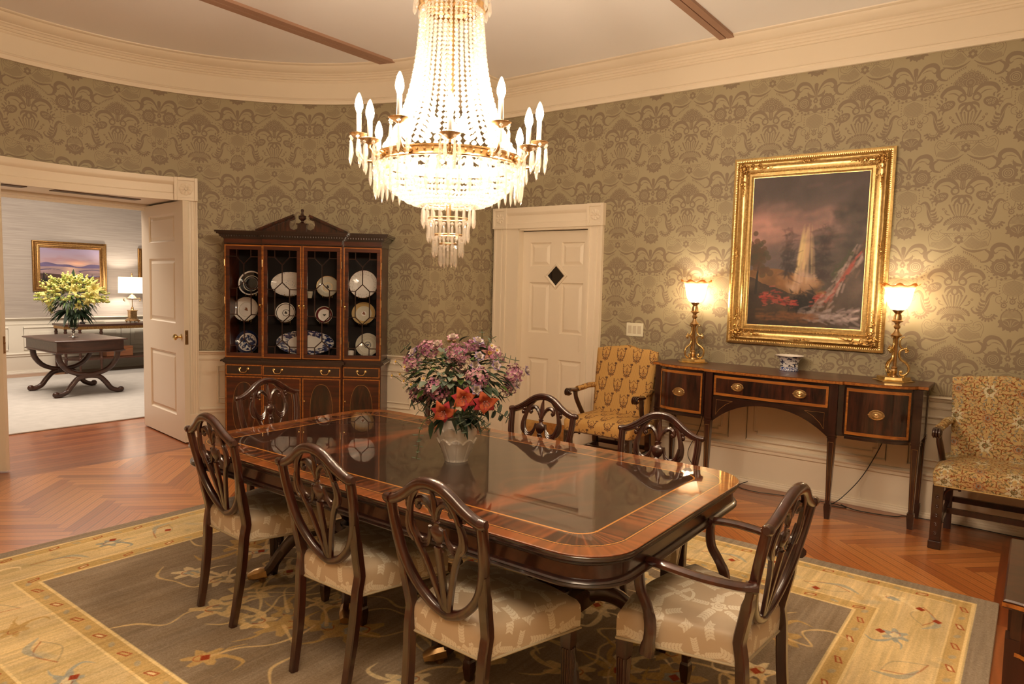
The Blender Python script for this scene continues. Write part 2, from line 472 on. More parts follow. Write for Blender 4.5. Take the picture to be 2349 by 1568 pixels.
    for _ in range(84):
        x, y = .64+g.random()*(W-1.28), .64+g.random()*(H-1.28)
        oak(x, y, .09+.07*g.random(), g.random()*6.28, (BG, OC, CR)[g.integers(3)], (GR, OC, BL)[g.integers(3)])
        a = g.random()*6.28; q = [(x, y)]
        for _k in range(4):
            a += g.normal()*.9; q.append((q[-1][0]+.13*math.cos(a), q[-1][1]+.13*math.sin(a)))
        p.stroke(q, [.02,.012,.01,.016,.004], BG, .8)
        if g.random() < .5: p.poly([(x-.025,y-.008),(x+.004,y-.024),(x+.026,y+.006),(x-.004,y+.022)], RED, .9)
    sp = rng.normal(0, 1, (h, w, 1)).astype(np.float32); sk = fnoise(h, w, 400, 14, 2, 44)[..., None]-.5; ab = fnoise(h, w, 30, 1, 3, 45)[..., None]-.5
    p.a *= (1+sk*.16+ab*.12); p.a += sp*.022
    return p.image('rug_pattern')

def pic_floor():
    """herringbone boards at 45 degrees, straight boards along the walls and in the doorway"""
    X0, Y0, W, H = -1.0, -2.05, 6.54, 9.7; w, h = 1308, 1940
    xs = X0+(np.arange(w)+.5)*W/w; ys = Y0+(np.arange(h)+.5)*H/h
    X, Y = np.meshgrid(xs, ys)
    bw, n = .066, 9
    s2 = math.sqrt(.5); A = ((X+Y)*s2)/bw+400; B = ((Y-X)*s2)/bw+400
    i = np.floor(A).astype(int); j = np.floor(B).astype(int)
    k = (i-j) % (2*n); horiz = k < n
    idh = (i-k)*7919+j*104729; idv = i*15485863+(j-((j-i) % (2*n)-1) if False else j-((2*n-1-k)))*32452843
    bid = np.where(horiz, idh, idv+5)
    across = np.where(horiz, B-j, A-i)
    along = np.where(horiz, A, B)*bw
    ht = (ys[:, None] > 5.98) & (X < 99)
    dC = np.hypot(X-2.27, Y-4.12)
    right = (X > 5.03) & (Y < 4.4)
    south = (Y < .08) & (Y > -.16)
    sb = .085
    def boards(m, ac, al, seed, L=1.3):
        r = np.floor(ac/sb).astype(int)
        off = (r*0.617) % 1*L
        q = np.floor((al+off)/L).astype(int)
        bid[m] = (r*131+q*7717+seed)[m]; across[m] = ((ac/sb) % 1)[m]; along[m] = al[m]
    boards(ht, Y+0*X, X, 3); boards(right & ~south, X, Y, 17); boards(south, Y*.72, X, 29)
    hsh = ((bid.astype(np.int64)*2654435761) % 1000)/1000.0; hs2 = ((bid.astype(np.int64)*40503+77) % 997)/997.0
    base = np.array((.70,.41,.19)); dark = np.array((.53,.27,.11)); red = np.array((.64,.33,.14))
    t = hsh[..., None]; col = base*(1-t**2.2)+dark*t**2.2
    col = col*(1-.35*hs2[..., None])+red*.35*hs2[..., None]
    gr = np.sin((across*9+hs2*40+np.sin(along*7+hsh*50)*1.2)*2.3)*.5+.5
    col = col*(.93+.11*gr[..., None])*(.97+.06*rng.random((h, w, 1)))
    bd = (ht | right | south)[..., None]
    col = np.where(bd, col*np.array((.76,.66,.62)), col)
    ed = np.minimum(across, 1-across)*np.where(bd[..., 0], sb, bw)
    col = np.where((ed < .0035)[..., None], col*.80, col)
    p = Pic(w, h, W, H, (0,0,0)); p.a[:] = col
    return p.image('parquet_pattern'), (X0, Y0, W, H)

def pic_table():
    """table-local 1.27 x 2.36: quartered flame centre, inlay lines, crossband, outer band"""
    W, H = 1.30, 2.40; w, h = 650, 1200
    x = (np.arange(w)+.5)/w*W-W/2; y = (np.arange(h)+.5)/h*H-H/2; X, Y = np.meshgrid(x, y)
    hx, hy, r = .635, 1.18, .24
    qx, qy = np.abs(X)-(hx-r), np.abs(Y)-(hy-r)
    d = -(np.hypot(np.maximum(qx, 0), np.maximum(qy, 0))+np.minimum(np.maximum(qx, qy), 0)-r)   # depth inside
    sx, sy = np.abs(X), np.abs(Y)
    nz = fnoise(h, w, 6, 4, 5, 3); nf = fnoise(h, w, 40, 6, 4, 4)
    # bookmatched flame in the four quarters of each half
    dy = np.abs(np.where(Y < 0, Y+.605, Y-.47)+(nz-.5)*.05); sgn = np.abs(X+.10)
    ph = 42*(sgn*.75+dy**.75*1.0)+nz*5+nf*3.0
    fl = np.clip(.5+.5*np.sin(ph), 0, 1)**2*np.exp(-dy/.17)+.18*nf
    st = np.exp(-(dy/.055)**2)*(.35+.9*np.clip(nf*1.6-.3, 0, 1))
    c0 = np.array((.15,.055,.03)); c1 = np.array((.36,.145,.062)); c2 = np.array((.58,.25,.095))
    col = c0+(c1-c0)*np.clip(fl*1.1, 0, 1)[..., None]
    col = col+(c2-col)*np.clip(st, 0, 1)[..., None]*.75
    # bands
    tang = np.where(qx > qy, Y, X)
    cor = (qx > 0) & (qy > 0)
    ang = np.arctan2(np.maximum(qy, 0), np.maximum(qx, 0))*r*1.4
    along = np.where(cor, ang, tang)
    g1 = fnoise(1, 2400, 1, 300, 3, 9)[0]
    sidx = ((along+2)*520).astype(int) % 2400
    strp = g1[sidx]*.7+nf*.3
    cb = np.array((.22,.085,.035))+(np.array((.52,.25,.10))-np.array((.22,.085,.035)))*np.clip((strp-.3)*2.0, 0, 1)[..., None]
    ob = np.array((.52,.26,.095))*(.85+.4*strp[..., None])
    ln = np.array((.78,.47,.18)); dk = np.array((.12,.05,.03))
    def setr(a, b, c):
        m = (d >= a) & (d < b); col[m] = (c if c.ndim == 1 else c[m])
    setr(-1, .055, ob); setr(.055, .058, dk); setr(.058, .064, ln); setr(.064, .067, dk)
    setr(.067, .160, cb); setr(.160, .162, dk); setr(.162, .171, ln)
    for s_ in (0.0,):
        m = (np.abs(np.abs(Y)-.0) < .0018); col[m] *= .55
    p = Pic(w, h, W, H, (0,0,0)); p.a[:] = col
    return p.image('table_veneer')

def pic_seat():
    p = Pic(400, 400, .40, .40, (.0,.0,.0)); g = np.random.default_rng(4); W1 = (1,1,1); B0 = (.25,.25,.25)
    def rose(x, y, s_):
        for k in range(7):
            a = 2*PI*k/7+g.random(); p.disc(x+s_*.6*math.cos(a), y+s_*.6*math.sin(a), s_*.5, W1, s_*.36, a)
        p.disc(x, y, s_*.55, B0, ring=s_*.12); p.disc(x+.1*s_, y, s_*.25, B0, ring=s_*.1)
    def spray(x, y, a, L):
        for k in range(6):
            t = k/5; px, py = x+L*t*math.cos(a), y+L*t*math.sin(a)
            for sg in (1, -1):
                p.leaf((px, py), (px+L*.34*math.cos(a+sg*.9), py+L*.34*math.sin(a+sg*.9)), L*.16, W1, .15*sg)
        p.stroke([(x, y), (x+L*math.cos(a), y+L*math.sin(a))], .004, W1, sm=0)
    for cx, cy in ((.10,.10),(.30,.30)):
        rose(cx, cy, .036); rose(cx+.05, cy+.035, .024)
        for a in (20, 100, 170, 250, 310): spray(cx+.045*math.cos(R_(a)), cy+.045*math.sin(R_(a)), R_(a), .055+.02*g.random())
    for cx, cy in ((.30,.10),(.10,.30)):
        rose(cx, cy, .022)
        for a in (60, 150, 240, 330): spray(cx+.028*math.cos(R_(a)), cy+.028*math.sin(R_(a)), R_(a+15), .05)
        p.stroke([(cx-.06,cy-.05),(cx-.02,cy-.075),(cx+.04,cy-.06),(cx+.07,cy-.02)], [.003,.012,.014,.003], W1)
    return p.image('silk_damask_pattern')

def pic_swag():
    """gold stripe cloth with swags, medallions and bows"""
    W, H = .148, .254; p = Pic(370, 635, W, H, (.82,.60,.33))
    xs = np.arange(370); st = (np.sin(xs/370*2*PI*20) > .25)
    p.a[:, st] = (.72,.48,.22)
    C1 = (.40,.26,.17); C2 = (.50,.28,.15); C3 = (.46,.34,.22)
    def motif(cx, cy):
        p.disc(cx, cy, .0125, C2, .018, ring=.0032); p.disc(cx, cy, .0065, C1, .009); p.disc(cx, cy, .003, (.72,.5,.3))
        for a in (0, 90, 180, 270):
            r = .026 if a % 180 else .021
            x, y = cx+r*math.cos(R_(a)), cy+r*math.sin(R_(a)); p.disc(x, y, .004, C2); p.disc(x+.004*math.cos(R_(a)), y+.004*math.sin(R_(a)), .003, C1)
        p.leaf((cx,cy+.018),(cx,cy+.040),.007,C2)
        for sg in (1, -1):
            q = cr([(cx+sg*.037, cy+.062), (cx+sg*.034, cy+.010), (cx+sg*.024, cy-.018), (cx, cy-.030)], 7)
            for k, (x, y) in enumerate(q): p.disc(x, y, .0034+.0014*(k % 2), (C1, C3, C2)[k % 3])
            q = cr([(cx+sg*.037, cy+.062), (cx+sg*.028, cy+.040), (cx+sg*.012, cy+.050), (cx, cy+.064)], 6)
            for k, (x, y) in enumerate(q[1:-1]): p.disc(x, y, .0026, (C3, C2)[k % 2], al=.8)
        for k in range(5): p.disc(cx+.011*(k-2), cy-.033-.005*(k % 2), .0058, C2 if k % 2 else C1)
        p.leaf((cx,cy-.038),(cx,cy-.056),.009,C3)
        x, y = cx+.037, cy+.0635
        for a in (30,150,210,330): p.disc(x+.007*math.cos(R_(a)), y+.006*math.sin(R_(a)), .006, C1)
    motif(.037, .0635); motif(.111, .1905)
    return p.image('swag_cloth_pattern')

def pic_tapestry():
    W, H = .34, .34; p = Pic(600, 600, W, H, (.76,.59,.36)); g = np.random.default_rng(21)
    OL = (.47,.37,.21); RU = (.53,.27,.13); GY = (.57,.49,.36); WH = (.82,.71,.53); PK = (.72,.49,.31); SL = (.54,.47,.38)
    for cx, cy in ((.085,.085),(.255,.255),(.255,.085),(.085,.255)):
        big = abs(cx-cy) < .01
        for sx in (1, -1):
            for sy in (1, -1):
                T = lambda u, v: (cx+sx*u, cy+sy*v)
                col = (OL, RU)[(sx*sy > 0) == big]
                p.stroke([T(.004,.02),T(.03,.03),T(.05,.06),T(.035,.08),T(.015,.07),T(.02,.055)], [.003,.004,.004,.003,.003,.002], OL)
                p.stroke([T(.02,.004),T(.05,.015),T(.08,.01),T(.085,.04),T(.06,.045),T(.062,.03)], [.003,.004,.004,.003,.003,.002], RU)
                p.stroke([T(.06,.06),T(.085,.07),T(.07,.085)], [.003,.004,.002], GY)
                p.leaf(T(.03,.03),T(.055,.035),.010,col,.2*sx*sy); p.leaf(T(.045,.055),T(.065,.075),.009,RU,.2); p.leaf(T(.062,.015),T(.075,.03),.009,OL,.2)
                p.leaf(T(.012,.05),T(.03,.062),.010,SL,.2)
                p.disc(*T(.07,.052), .006, PK); p.disc(*T(.025,.08), .005, SL); p.disc(*T(.04,.012), .005, RU)
        if big:
            for k in range(8):
                a = R_(45*k+22.5); p.disc(cx+.026*math.cos(a), cy+.026*math.sin(a), .0115, WH); p.disc(cx+.04*math.cos(a), cy+.04*math.sin(a), .007, WH)
            p.disc(cx, cy, .017, OL); p.disc(cx, cy, .008, WH)
            for k in range(4): p.leaf((cx,cy),(cx+.024*math.cos(R_(90*k)), cy+.024*math.sin(R_(90*k))), .006, OL)
        else:
            for k in range(9):
                a = R_(40*k); p.disc(cx+.022*math.cos(a), cy+.022*math.sin(a), .011, PK)
            p.disc(cx, cy, .024, OL, ring=.003); p.disc(cx, cy, .013, SL); p.disc(cx, cy, .006, RU)
    for _ in range(700):
        x, y = g.random()*W, g.random()*H; a = g.random()*6.28
        p.leaf((x, y), (x+.012*math.cos(a), y+.012*math.sin(a)), .005, (OL, RU, GY, PK)[g.integers(4)], .3, .8)
    p.a += rng.normal(0, .02, p.a.shape)
    return p.image('tapestry_pattern')

def pic_sunset():
    """wide landscape: evening sky over a bay and hills"""
    W, H = 1.0, .62; w, h = 400, 248; p = Pic(w, h, W, H, (.6,.5,.6)); yy = np.linspace(0, 1, h)[:, None, None]; xx = np.linspace(0, 1, w)[None, :, None]
    A = lambda *c: np.array(c)
    sky = A(.86,.68,.56)*(1-yy)+A(.63,.58,.70)*yy
    n = fnoise(h, w, 9, 3, 4, 8)[..., None]; n2 = fnoise(h, w, 16, 4, 4, 18)[..., None]
    sky = sky*(1-.55*np.clip((n-.45)*4, 0, 1))+A(.66,.47,.49)*.55*np.clip((n-.45)*4, 0, 1)
    glow = np.exp(-((xx-.62)/.22)**2-((yy-.60)/.07)**2); sky = sky+glow*A(.25,.18,.05)
    p.a[:] = sky
    hill = .56+.035*np.sin(xx*7+.5)+.02*np.sin(xx*17)
    p.a[:] = np.where(yy < hill, A(.43,.38,.52)*(.85+.3*n2), p.a)
    wat = (yy < .49+.015*np.sin(xx*6)) & (yy > .27)
    wc = A(.62,.52,.52)*(.8+.4*n2)+np.exp(-((xx-.5)/.12)**2)*A(.25,.2,.12)
    p.a[:] = np.where(wat, wc, p.a)
    p.a[:] = np.where((yy < .46) & (np.abs(yy-.40-.03*np.sin(xx*9)) < .012) & (n2 > .45), A(.38,.33,.44), p.a)
    lo = .27+.04*np.sin(xx*5+1); p.a[:] = np.where(yy < lo, A(.30,.22,.20)*(.6+.8*n2), p.a)
    p.a[:] = np.where((yy < lo-.03) & (xx > .55), A(.45,.30,.15)*(.6+.8*n2), p.a)
    for x in (.06,.1,.16,.66,.71,.86,.9):
        p.poly([(x-.03,.05),(x,.14+.05*math.sin(x*40)+.05),(x+.03,.05)], (.13,.12,.10))
    return p.image('bay_landscape')

def pic_oil():
    """dusk landscape in browns: clouds, a pale waterfall between rocks, red heath, a leaning tree"""
    W, H = .78, 1.10; w, h = 390, 550; p = Pic(w, h, W, H, (0,0,0)); y = np.linspace(0, 1, h)[:, None, None]; x = np.linspace(0, 1, w)[None, :, None]
    A = lambda *c: np.array(c); n = fnoise(h, w, 5, 4, 5, 31)[..., None]; n2 = fnoise(h, w, 14, 9, 4, 32)[..., None]
    sky = A(.30,.23,.20)*(.8+.35*n)
    cl = np.clip(np.exp(-((y-.66)/.12)**2)*1.1*(1.25-x)*(.4+1.1*n), 0, 1)
    sky = sky*(1-cl)+A(.67,.44,.36)*cl
    lowsky = np.clip((.56-y)/.2, 0, 1)*(x < .5); sky = sky*(1-.5*lowsky)+A(.42,.34,.31)*.5*lowsky
    p.a[:] = sky
    p.a[:] = np.where(y < .36+.03*np.sin(x*8)+.05*(n-.5), A(.46,.29,.16)*(.7+.6*n2), p.a)
    p.a[:] = np.where(y < .27+.05*np.sin(x*5+2)+.05*(n-.5), A(.23,.16,.11)*(.6+.8*n2), p.a)
    rk = np.clip((x-.58-.10*np.sin(y*9+1)-.30*(n2-.5))/.10, 0, 1)*np.clip((.90-y-.5*np.clip(.95-x, 0, 1)+.25*(n-.5))/.10, 0, 1)
    p.a[:] = p.a*(1-rk)+A(.25,.19,.155)*(.6+.8*n2)*rk
    # pale fall of water and spray in the middle
    g = np.random.default_rng(8)
    for k in range(40):
        x0 = .395+.020*g.normal(); ln = .16+.26*g.random(); top = .66+.09*g.random(); d = (x0-.395)
        q = [(x0, top), (x0-.004+d*.25, top-ln*.4), (x0-.014+d*.9, top-ln)]
        p.stroke(q, [.003, .010+.012*g.random(), .012], [(.82,.66,.42),(.78,.58,.40),(.70,.52,.38)][g.integers(3)], .40, soft=.010)
    for k in range(34):
        t = g.random(); p.disc(.375+.055*g.normal()*(1-.3*t), .27+.12*t, .030+.03*g.random(), (.74,.56,.44), .018, g.random()*3, .22, soft=.03)
    for k in range(90):                                 # dark crags at its sides
        sd = 1 if g.random() < .5 else -1; y0 = .36+.36*g.random(); x0 = .395+sd*(.085+.045*g.random()+.05*(y0-.36))
        p.poly([(x0+.03*g.normal(), y0+.03*g.normal()) for _ in range(5)], (.13+.05*g.random(),.10,.085), .45, soft=.012)
    for k in range(60):                                 # dark rocks below
        x0, y0 = .38+.05*g.normal(), .19+.035*g.normal(); p.poly([(x0+.022*g.normal(), y0+.02*g.normal()) for _ in range(5)], (.08,.06,.05), .6, soft=.008)
    for k in range(150):                                # red heath
        x0 = .08+.46*g.random(); y0 = .195+.022*g.normal()+.02*math.sin(x0*14); L_ = .01+.03*g.random()
        if abs(x0-.385) < .05: continue
        p.stroke([(x0, y0), (x0+L_, y0+.006*g.normal())], .006+.008*g.random(), [(.60,.19,.15),(.50,.15,.12),(.66,.28,.21)][g.integers(3)], .6, soft=.006, sm=0)
    for k in range(110):                                # pale scree and a red gully on the right
        t = g.random(); x0 = .76-.25*t+.03*g.normal(); y0 = .58-.42*t+.012*g.normal(); c_ = [(.52,.40,.34),(.60,.47,.41),(.38,.28,.22)][g.integers(3)]
        if abs(x0-(.775-.25*t)) < .012: c_ = (.58,.24,.19)
        if x0 < .72-.25*t: c_ = (.21,.21,.12)
        p.stroke([(x0, y0), (x0-.03*g.random()-.01, y0-.05*g.random()-.015)], .008+.012*g.random(), c_, .55, soft=.008, sm=0)
    for k in range(80):
        x0, y0 = .36+.36*g.random(), .085+.025*g.normal(); p.stroke([(x0, y0), (x0+.03+.03*g.random(), y0+.018*g.normal())], .010+.012*g.random(), [(.52,.42,.38),(.40,.31,.28),(.60,.49,.44)][g.integers(3)], .5, soft=.008, sm=0)
    for k in range(60):
        x0, y0 = .05+.4*g.random(), .075+.02*g.normal(); p.stroke([(x0, y0), (x0+.05, y0+.004*g.normal())], .012, (.50,.29,.16), .35, soft=.012, sm=0)
    for k in range(120):                                # broken clouds
        x0, y0 = g.random()*.6, .72+.10*g.normal(); p.stroke([(x0, y0), (x0+.05+.06*g.random(), y0+.03*g.random())], .012+.03*g.random(), [(.70,.47,.38),(.58,.38,.33),(.36,.28,.25)][g.integers(3)], .16, soft=.03, sm=0)
    # tree at the left
    p.stroke([(.055,.24),(.06,.36),(.07,.46)], [.02,.015,.01], (.13,.10,.07))
    g = np.random.default_rng(3)
    for _ in range(60):
        p.disc(.07+g.normal()*.04, .52+g.normal()*.05, .012+.016*g.random(), (.24+.08*g.random(),.19,.11), al=.7, soft=.006)
    p.a += rng.normal(0, .012, p.a.shape)
    return p.image('dusk_landscape')
# ------------------------------------------------------------------ materials
def lin(c): return c/12.92 if c <= .04045 else ((c+.055)/1.055)**2.4
WARM = (1.0, .80, .62)
def W(r, g, b, k=.85):
    """paint colour of a thing that looks (r, g, b) under the room's warm lamps"""
    return tuple(min(lin(c)*k/w, .92) for c, w in zip((r, g, b), WARM))+(1,)
def newmat(name):
    m = bpy.data.materials.new(name); m.use_nodes = True
    nt = m.node_tree
    return m, nt, nt.nodes['Principled BSDF']
def nd(nt, typ, ins=None, **kw):
    n = nt.nodes.new(typ)
    for k, v in kw.items(): setattr(n, k, v)
    for k, v in (ins or {}).items():
        if isinstance(v, bpy.types.NodeSocket): nt.links.new(v, n.inputs[k])
        else: n.inputs[k].default_value = v
    return n
def mixc(nt, f, a, b, mode='MIX'):
    n = nd(nt, 'ShaderNodeMix', data_type='RGBA', blend_type=mode)
    for k, v in ((0, f), (6, a), (7, b)):
        if isinstance(v, bpy.types.NodeSocket): nt.links.new(v, n.inputs[k])
        else: n.inputs[k].default_value = v
    return n.outputs[2]
def setp(bs, **kw):
    names = {'rough': 'Roughness', 'metal': 'Metallic', 'coat': 'Coat Weight', 'coatr': 'Coat Roughness', 'spec': 'Specular IOR Level', 'sheen': 'Sheen Weight',
             'trans': 'Transmission Weight', 'ior': 'IOR', 'sss': 'Subsurface Weight', 'sheenr': 'Sheen Roughness', 'coati': 'Coat IOR'}
    for k, v in kw.items(): bs.inputs[names[k]].default_value = v
def plain(name, col, rough=.5, var=.06, scale=8, bump=0.0, bscale=60, **kw):
    """paint or ceramic with a little mottling"""
    m, nt, bs = newmat(name); setp(bs, rough=rough, **kw)
    tc = nd(nt, 'ShaderNodeTexCoord'); n = nd(nt, 'ShaderNodeTexNoise', {'Vector': tc.outputs['Object'], 'Scale': scale, 'Detail': 3.0})
    c = mixc(nt, n.outputs['Fac'], tuple(x*(1-var) for x in col[:3])+(1,), tuple(min(x*(1+var), 1) for x in col[:3])+(1,))
    nt.links.new(c, bs.inputs['Base Color'])
    if bump:
        n2 = nd(nt, 'ShaderNodeTexNoise', {'Vector': tc.outputs['Object'], 'Scale': bscale, 'Detail': 2.0})
        b = nd(nt, 'ShaderNodeBump', {'Strength': bump, 'Distance': .002, 'Height': n2.outputs['Fac']}); nt.links.new(b.outputs[0], bs.inputs['Normal'])
    return m
def wood(name, c0, c1, axis='z', scale=1.0, rough=.3, coat=.6, coatr=.12, flame=0.0):
    m, nt, bs = newmat(name); setp(bs, rough=rough, coat=coat, coatr=coatr, spec=.4)
    tc = nd(nt, 'ShaderNodeTexCoord'); s = {'x': (2,26,26), 'y': (26,2,26), 'z': (26,26,2)}[axis]
    mp = nd(nt, 'ShaderNodeMapping', {'Vector': tc.outputs['Object'], 'Scale': tuple(v*scale for v in s)})
    n = nd(nt, 'ShaderNodeTexNoise', {'Vector': mp.outputs[0], 'Scale': 1.0, 'Detail': 6.0, 'Roughness': .6, 'Distortion': .4})
    f = n.outputs['Fac']
    if flame:
        mp2 = nd(nt, 'ShaderNodeMapping', {'Vector': tc.outputs['Object'], 'Scale': (flame*4.0,flame*4.0,flame*.9)})
        w = nd(nt, 'ShaderNodeTexNoise', {'Vector': mp2.outputs[0], 'Scale': 1.0, 'Detail': 5.0, 'Roughness': .65, 'Distortion': 1.6})
        f = nd(nt, 'ShaderNodeMath', {0: f, 1: w.outputs['Fac']}, operation='MULTIPLY').outputs[0]
    r = nd(nt, 'ShaderNodeValToRGB', {'Fac': f}); e = r.color_ramp.elements
    e[0].position = .17 if flame else .3; e[0].color = c0; e[1].position = .42 if flame else .7; e[1].color = c1
    nt.links.new(r.outputs[0], bs.inputs['Base Color'])
    return m
def metal(name, col, rough=.25, var=.15, scale=30, dirt=None):
    m, nt, bs = newmat(name); setp(bs, metal=1.0, rough=rough)
    tc = nd(nt, 'ShaderNodeTexCoord'); n = nd(nt, 'ShaderNodeTexNoise', {'Vector': tc.outputs['Object'], 'Scale': scale, 'Detail': 3.0})
    c = mixc(nt, n.outputs['Fac'], tuple(x*(1-var) for x in (dirt or col)[:3])+(1,), tuple(min(x*(1+var), 1) for x in col[:3])+(1,))
    nt.links.new(c, bs.inputs['Base Color'])
    mr = nd(nt, 'ShaderNodeMapRange', {'Value': n.outputs['Fac'], 'To Min': rough*.7, 'To Max': rough*1.4}); nt.links.new(mr.outputs[0], bs.inputs['Roughness'])
    return m
def emit(name, col, s):
    m = bpy.data.materials.new(name); m.use_nodes = True; nt = m.node_tree; nt.nodes.clear()
    e = nd(nt, 'ShaderNodeEmission', {'Color': col, 'Strength': s}); o = nd(nt, 'ShaderNodeOutputMaterial'); nt.links.new(e.outputs[0], o.inputs[0])
    return m
def imgmat(name, im, scale=(1,1), loc=(0,0), rough=.6, warm=True, k=.85, gk=1.0, two=None, coords='UV', fuzz=0.0, **kw):
    """cloth, paper or veneer carrying a drawn pattern; two=(a, b) maps the pattern mask to two colours"""
    m, nt, bs = newmat(name); setp(bs, rough=rough, **kw)
    tc = nd(nt, 'ShaderNodeTexCoord')
    mp = nd(nt, 'ShaderNodeMapping', {'Vector': tc.outputs[coords], 'Location': (*loc, 0), 'Scale': (*scale, 1)})
    t = nd(nt, 'ShaderNodeTexImage', {'Vector': mp.outputs[0]}, image=im, interpolation='Linear', extension='REPEAT')
    c = t.outputs['Color']
    if two:
        im.colorspace_settings.name = 'Non-Color'
        c = mixc(nt, c, two[0], two[1])
        if 'rough2' in m: pass
    elif warm:
        c = mixc(nt, 1.0, c, (k, k*gk/WARM[1], k*gk*gk/WARM[2], 1), 'MULTIPLY')
    if fuzz:
        n = nd(nt, 'ShaderNodeTexNoise', {'Vector': tc.outputs['Object'], 'Scale': 400.0, 'Detail': 1.0})
        c = mixc(nt, nd(nt, 'ShaderNodeMath', {0: n.outputs['Fac'], 1: fuzz}, operation='MULTIPLY').outputs[0], c, (0,0,0,1))
        b = nd(nt, 'ShaderNodeBump', {'Strength': .4, 'Distance': .002, 'Height': n.outputs['Fac']}); nt.links.new(b.outputs[0], bs.inputs['Normal'])
    nt.links.new(c, bs.inputs['Base Color'])
    m['img'] = t.name
    return m
def glass(name, tint=(1,1,1,1), gloss=.12, rough=.02):
    """thin clear pane: sees through, mirrors at glancing angles"""
    m = bpy.data.materials.new(name); m.use_nodes = True; nt = m.node_tree; nt.nodes.clear()
    t = nd(nt, 'ShaderNodeBsdfTransparent', {'Color': tint}); g = nd(nt, 'ShaderNodeBsdfGlossy', {'Color': (1,1,1,1), 'Roughness': rough})
    lw = nd(nt, 'ShaderNodeLayerWeight', {'Blend': gloss})
    mx = nd(nt, 'ShaderNodeMixShader', {0: lw.outputs['Fresnel'], 1: t.outputs[0], 2: g.outputs[0]}); o = nd(nt, 'ShaderNodeOutputMaterial')
    nt.links.new(mx.outputs[0], o.inputs[0]); return m
def crystal(name, a=.45, b=.35, col=(1,.93,.82,1), rough=.06):
    """cut crystal: part clear, part sparkling facet, part diffused light"""
    m = bpy.data.materials.new(name); m.use_nodes = True; nt = m.node_tree; nt.nodes.clear()
    t = nd(nt, 'ShaderNodeBsdfTransparent', {'Color': (.98,.96,.93,1)}); g = nd(nt, 'ShaderNodeBsdfGlossy', {'Color': (1,.97,.92,1), 'Roughness': rough})
    d = nd(nt, 'ShaderNodeBsdfTranslucent', {'Color': col}); d2 = nd(nt, 'ShaderNodeBsdfDiffuse', {'Color': col})
    dd = nd(nt, 'ShaderNodeMixShader', {0: .5, 1: d.outputs[0], 2: d2.outputs[0]})
    m1 = nd(nt, 'ShaderNodeMixShader', {0: b/(1-a), 1: dd.outputs[0], 2: g.outputs[0]})
    m2 = nd(nt, 'ShaderNodeMixShader', {0: a, 1: m1.outputs[0], 2: t.outputs[0]}); o = nd(nt, 'ShaderNodeOutputMaterial')
    nt.links.new(m2.outputs[0], o.inputs[0]); return m

M = {}
M['cream'] = plain('cream_paint', W(.90,.77,.62,1.05), rough=.42, var=.02, scale=3)
M['ceiling'] = plain('ceiling_paint', (.92,.91,.92,1), rough=.8, var=.015, scale=2)
M['strip'] = plain('taupe_ceiling_board', W(.66,.47,.35,1.0), rough=.6, var=.06, scale=12)
M['gap'] = plain('shadow_gap_black', (.01,.008,.006,1), rough=.9)
dam = pic_damask()
GND, FIG = (.375,.318,.202,1), (.245,.190,.130,1)
M['paper'] = imgmat('damask_wallpaper', dam, rough=.55, two=(GND, FIG), spec=.3)
fim, fbox = pic_floor()
M['floor'] = imgmat('herringbone_parquet', fim, scale=(1/fbox[2], 1/fbox[3]), rough=.3, k=1.45, coat=.5, coatr=.16)
M['rug'] = imgmat('wool_rug', pic_rug(), rough=.95, k=1.22, gk=.93, fuzz=.14, spec=.1)
M['table'] = imgmat('quartered_mahogany_top', pic_table(), rough=.35, k=.95, coat=1.0, coatr=.015, spec=.3, coati=1.85)
M['silk'] = imgmat('ivory_silk_damask', pic_seat(), scale=(3.4,3.4), rough=.42, two=(W(.74,.60,.45,1.0), W(.86,.745,.60,1.0)), sheen=.15, spec=.5)
M['silkplain'] = plain('ivory_silk_piping', W(.74,.62,.46), rough=.5)
M['swag'] = imgmat('gold_swag_cloth', pic_swag(), scale=(1/.148,1/.254), rough=.75, k=.95, spec=.2)
M['tapestry'] = imgmat('tapestry_cloth', pic_tapestry(), scale=(1/.34,1/.34), rough=.85, k=.95, spec=.15)
M['mahog'] = wood('dark_mahogany', W(.12,.045,.028), W(.27,.11,.06), 'z', rough=.3, coat=.8, coatr=.1)
M['mahog2'] = wood('red_mahogany', W(.13,.045,.028), W(.29,.115,.062), 'z', rough=.3, coat=.9, coatr=.08)
M['mahogx'] = wood('dark_mahogany_rail', W(.11,.04,.025), W(.23,.095,.05), 'x', rough=.3, coat=.8, coatr=.1)
M['flame'] = wood('flame_mahogany', W(.10,.035,.02), W(.36,.15,.075), 'z', rough=.3, coat=.7, coatr=.1, flame=4.0)
M['cabwood'] = wood('cabinet_mahogany', W(.17,.06,.025), W(.39,.15,.055), 'x', rough=.35, coat=.4, coatr=.1)
M['band'] = wood('satinwood_band', W(.50,.25,.08), W(.80,.45,.15), 'x', scale=2.0, rough=.35, coat=.5)
M['bandv'] = wood('satinwood_crossband', W(.50,.25,.08), W(.80,.45,.15), 'y', scale=2.0, rough=.35, coat=.5)
M['line'] = plain('boxwood_line', W(.62,.40,.18), rough=.4)
M['brass'] = metal('polished_brass', (.90,.66,.30,1), .18, dirt=(.55,.36,.14))
M['antbrass'] = metal('antique_brass', (.72,.50,.25,1), .3, .2, dirt=(.34,.20,.09))
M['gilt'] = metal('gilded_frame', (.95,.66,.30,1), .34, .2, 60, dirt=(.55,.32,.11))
M['giltdark'] = metal('brown_gilding', (.66,.42,.15,1), .42, .3, 80, dirt=(.22,.11,.03))  # browner gilding for the carved ornament of the frame
M['china'] = plain('white_china', (.80,.76,.72,1), rough=.12, var=.02, coat=.6)
M['vase'] = plain('cream_glaze', (.84,.80,.76,1), rough=.12, var=.03, coat=.8, coatr=.05)
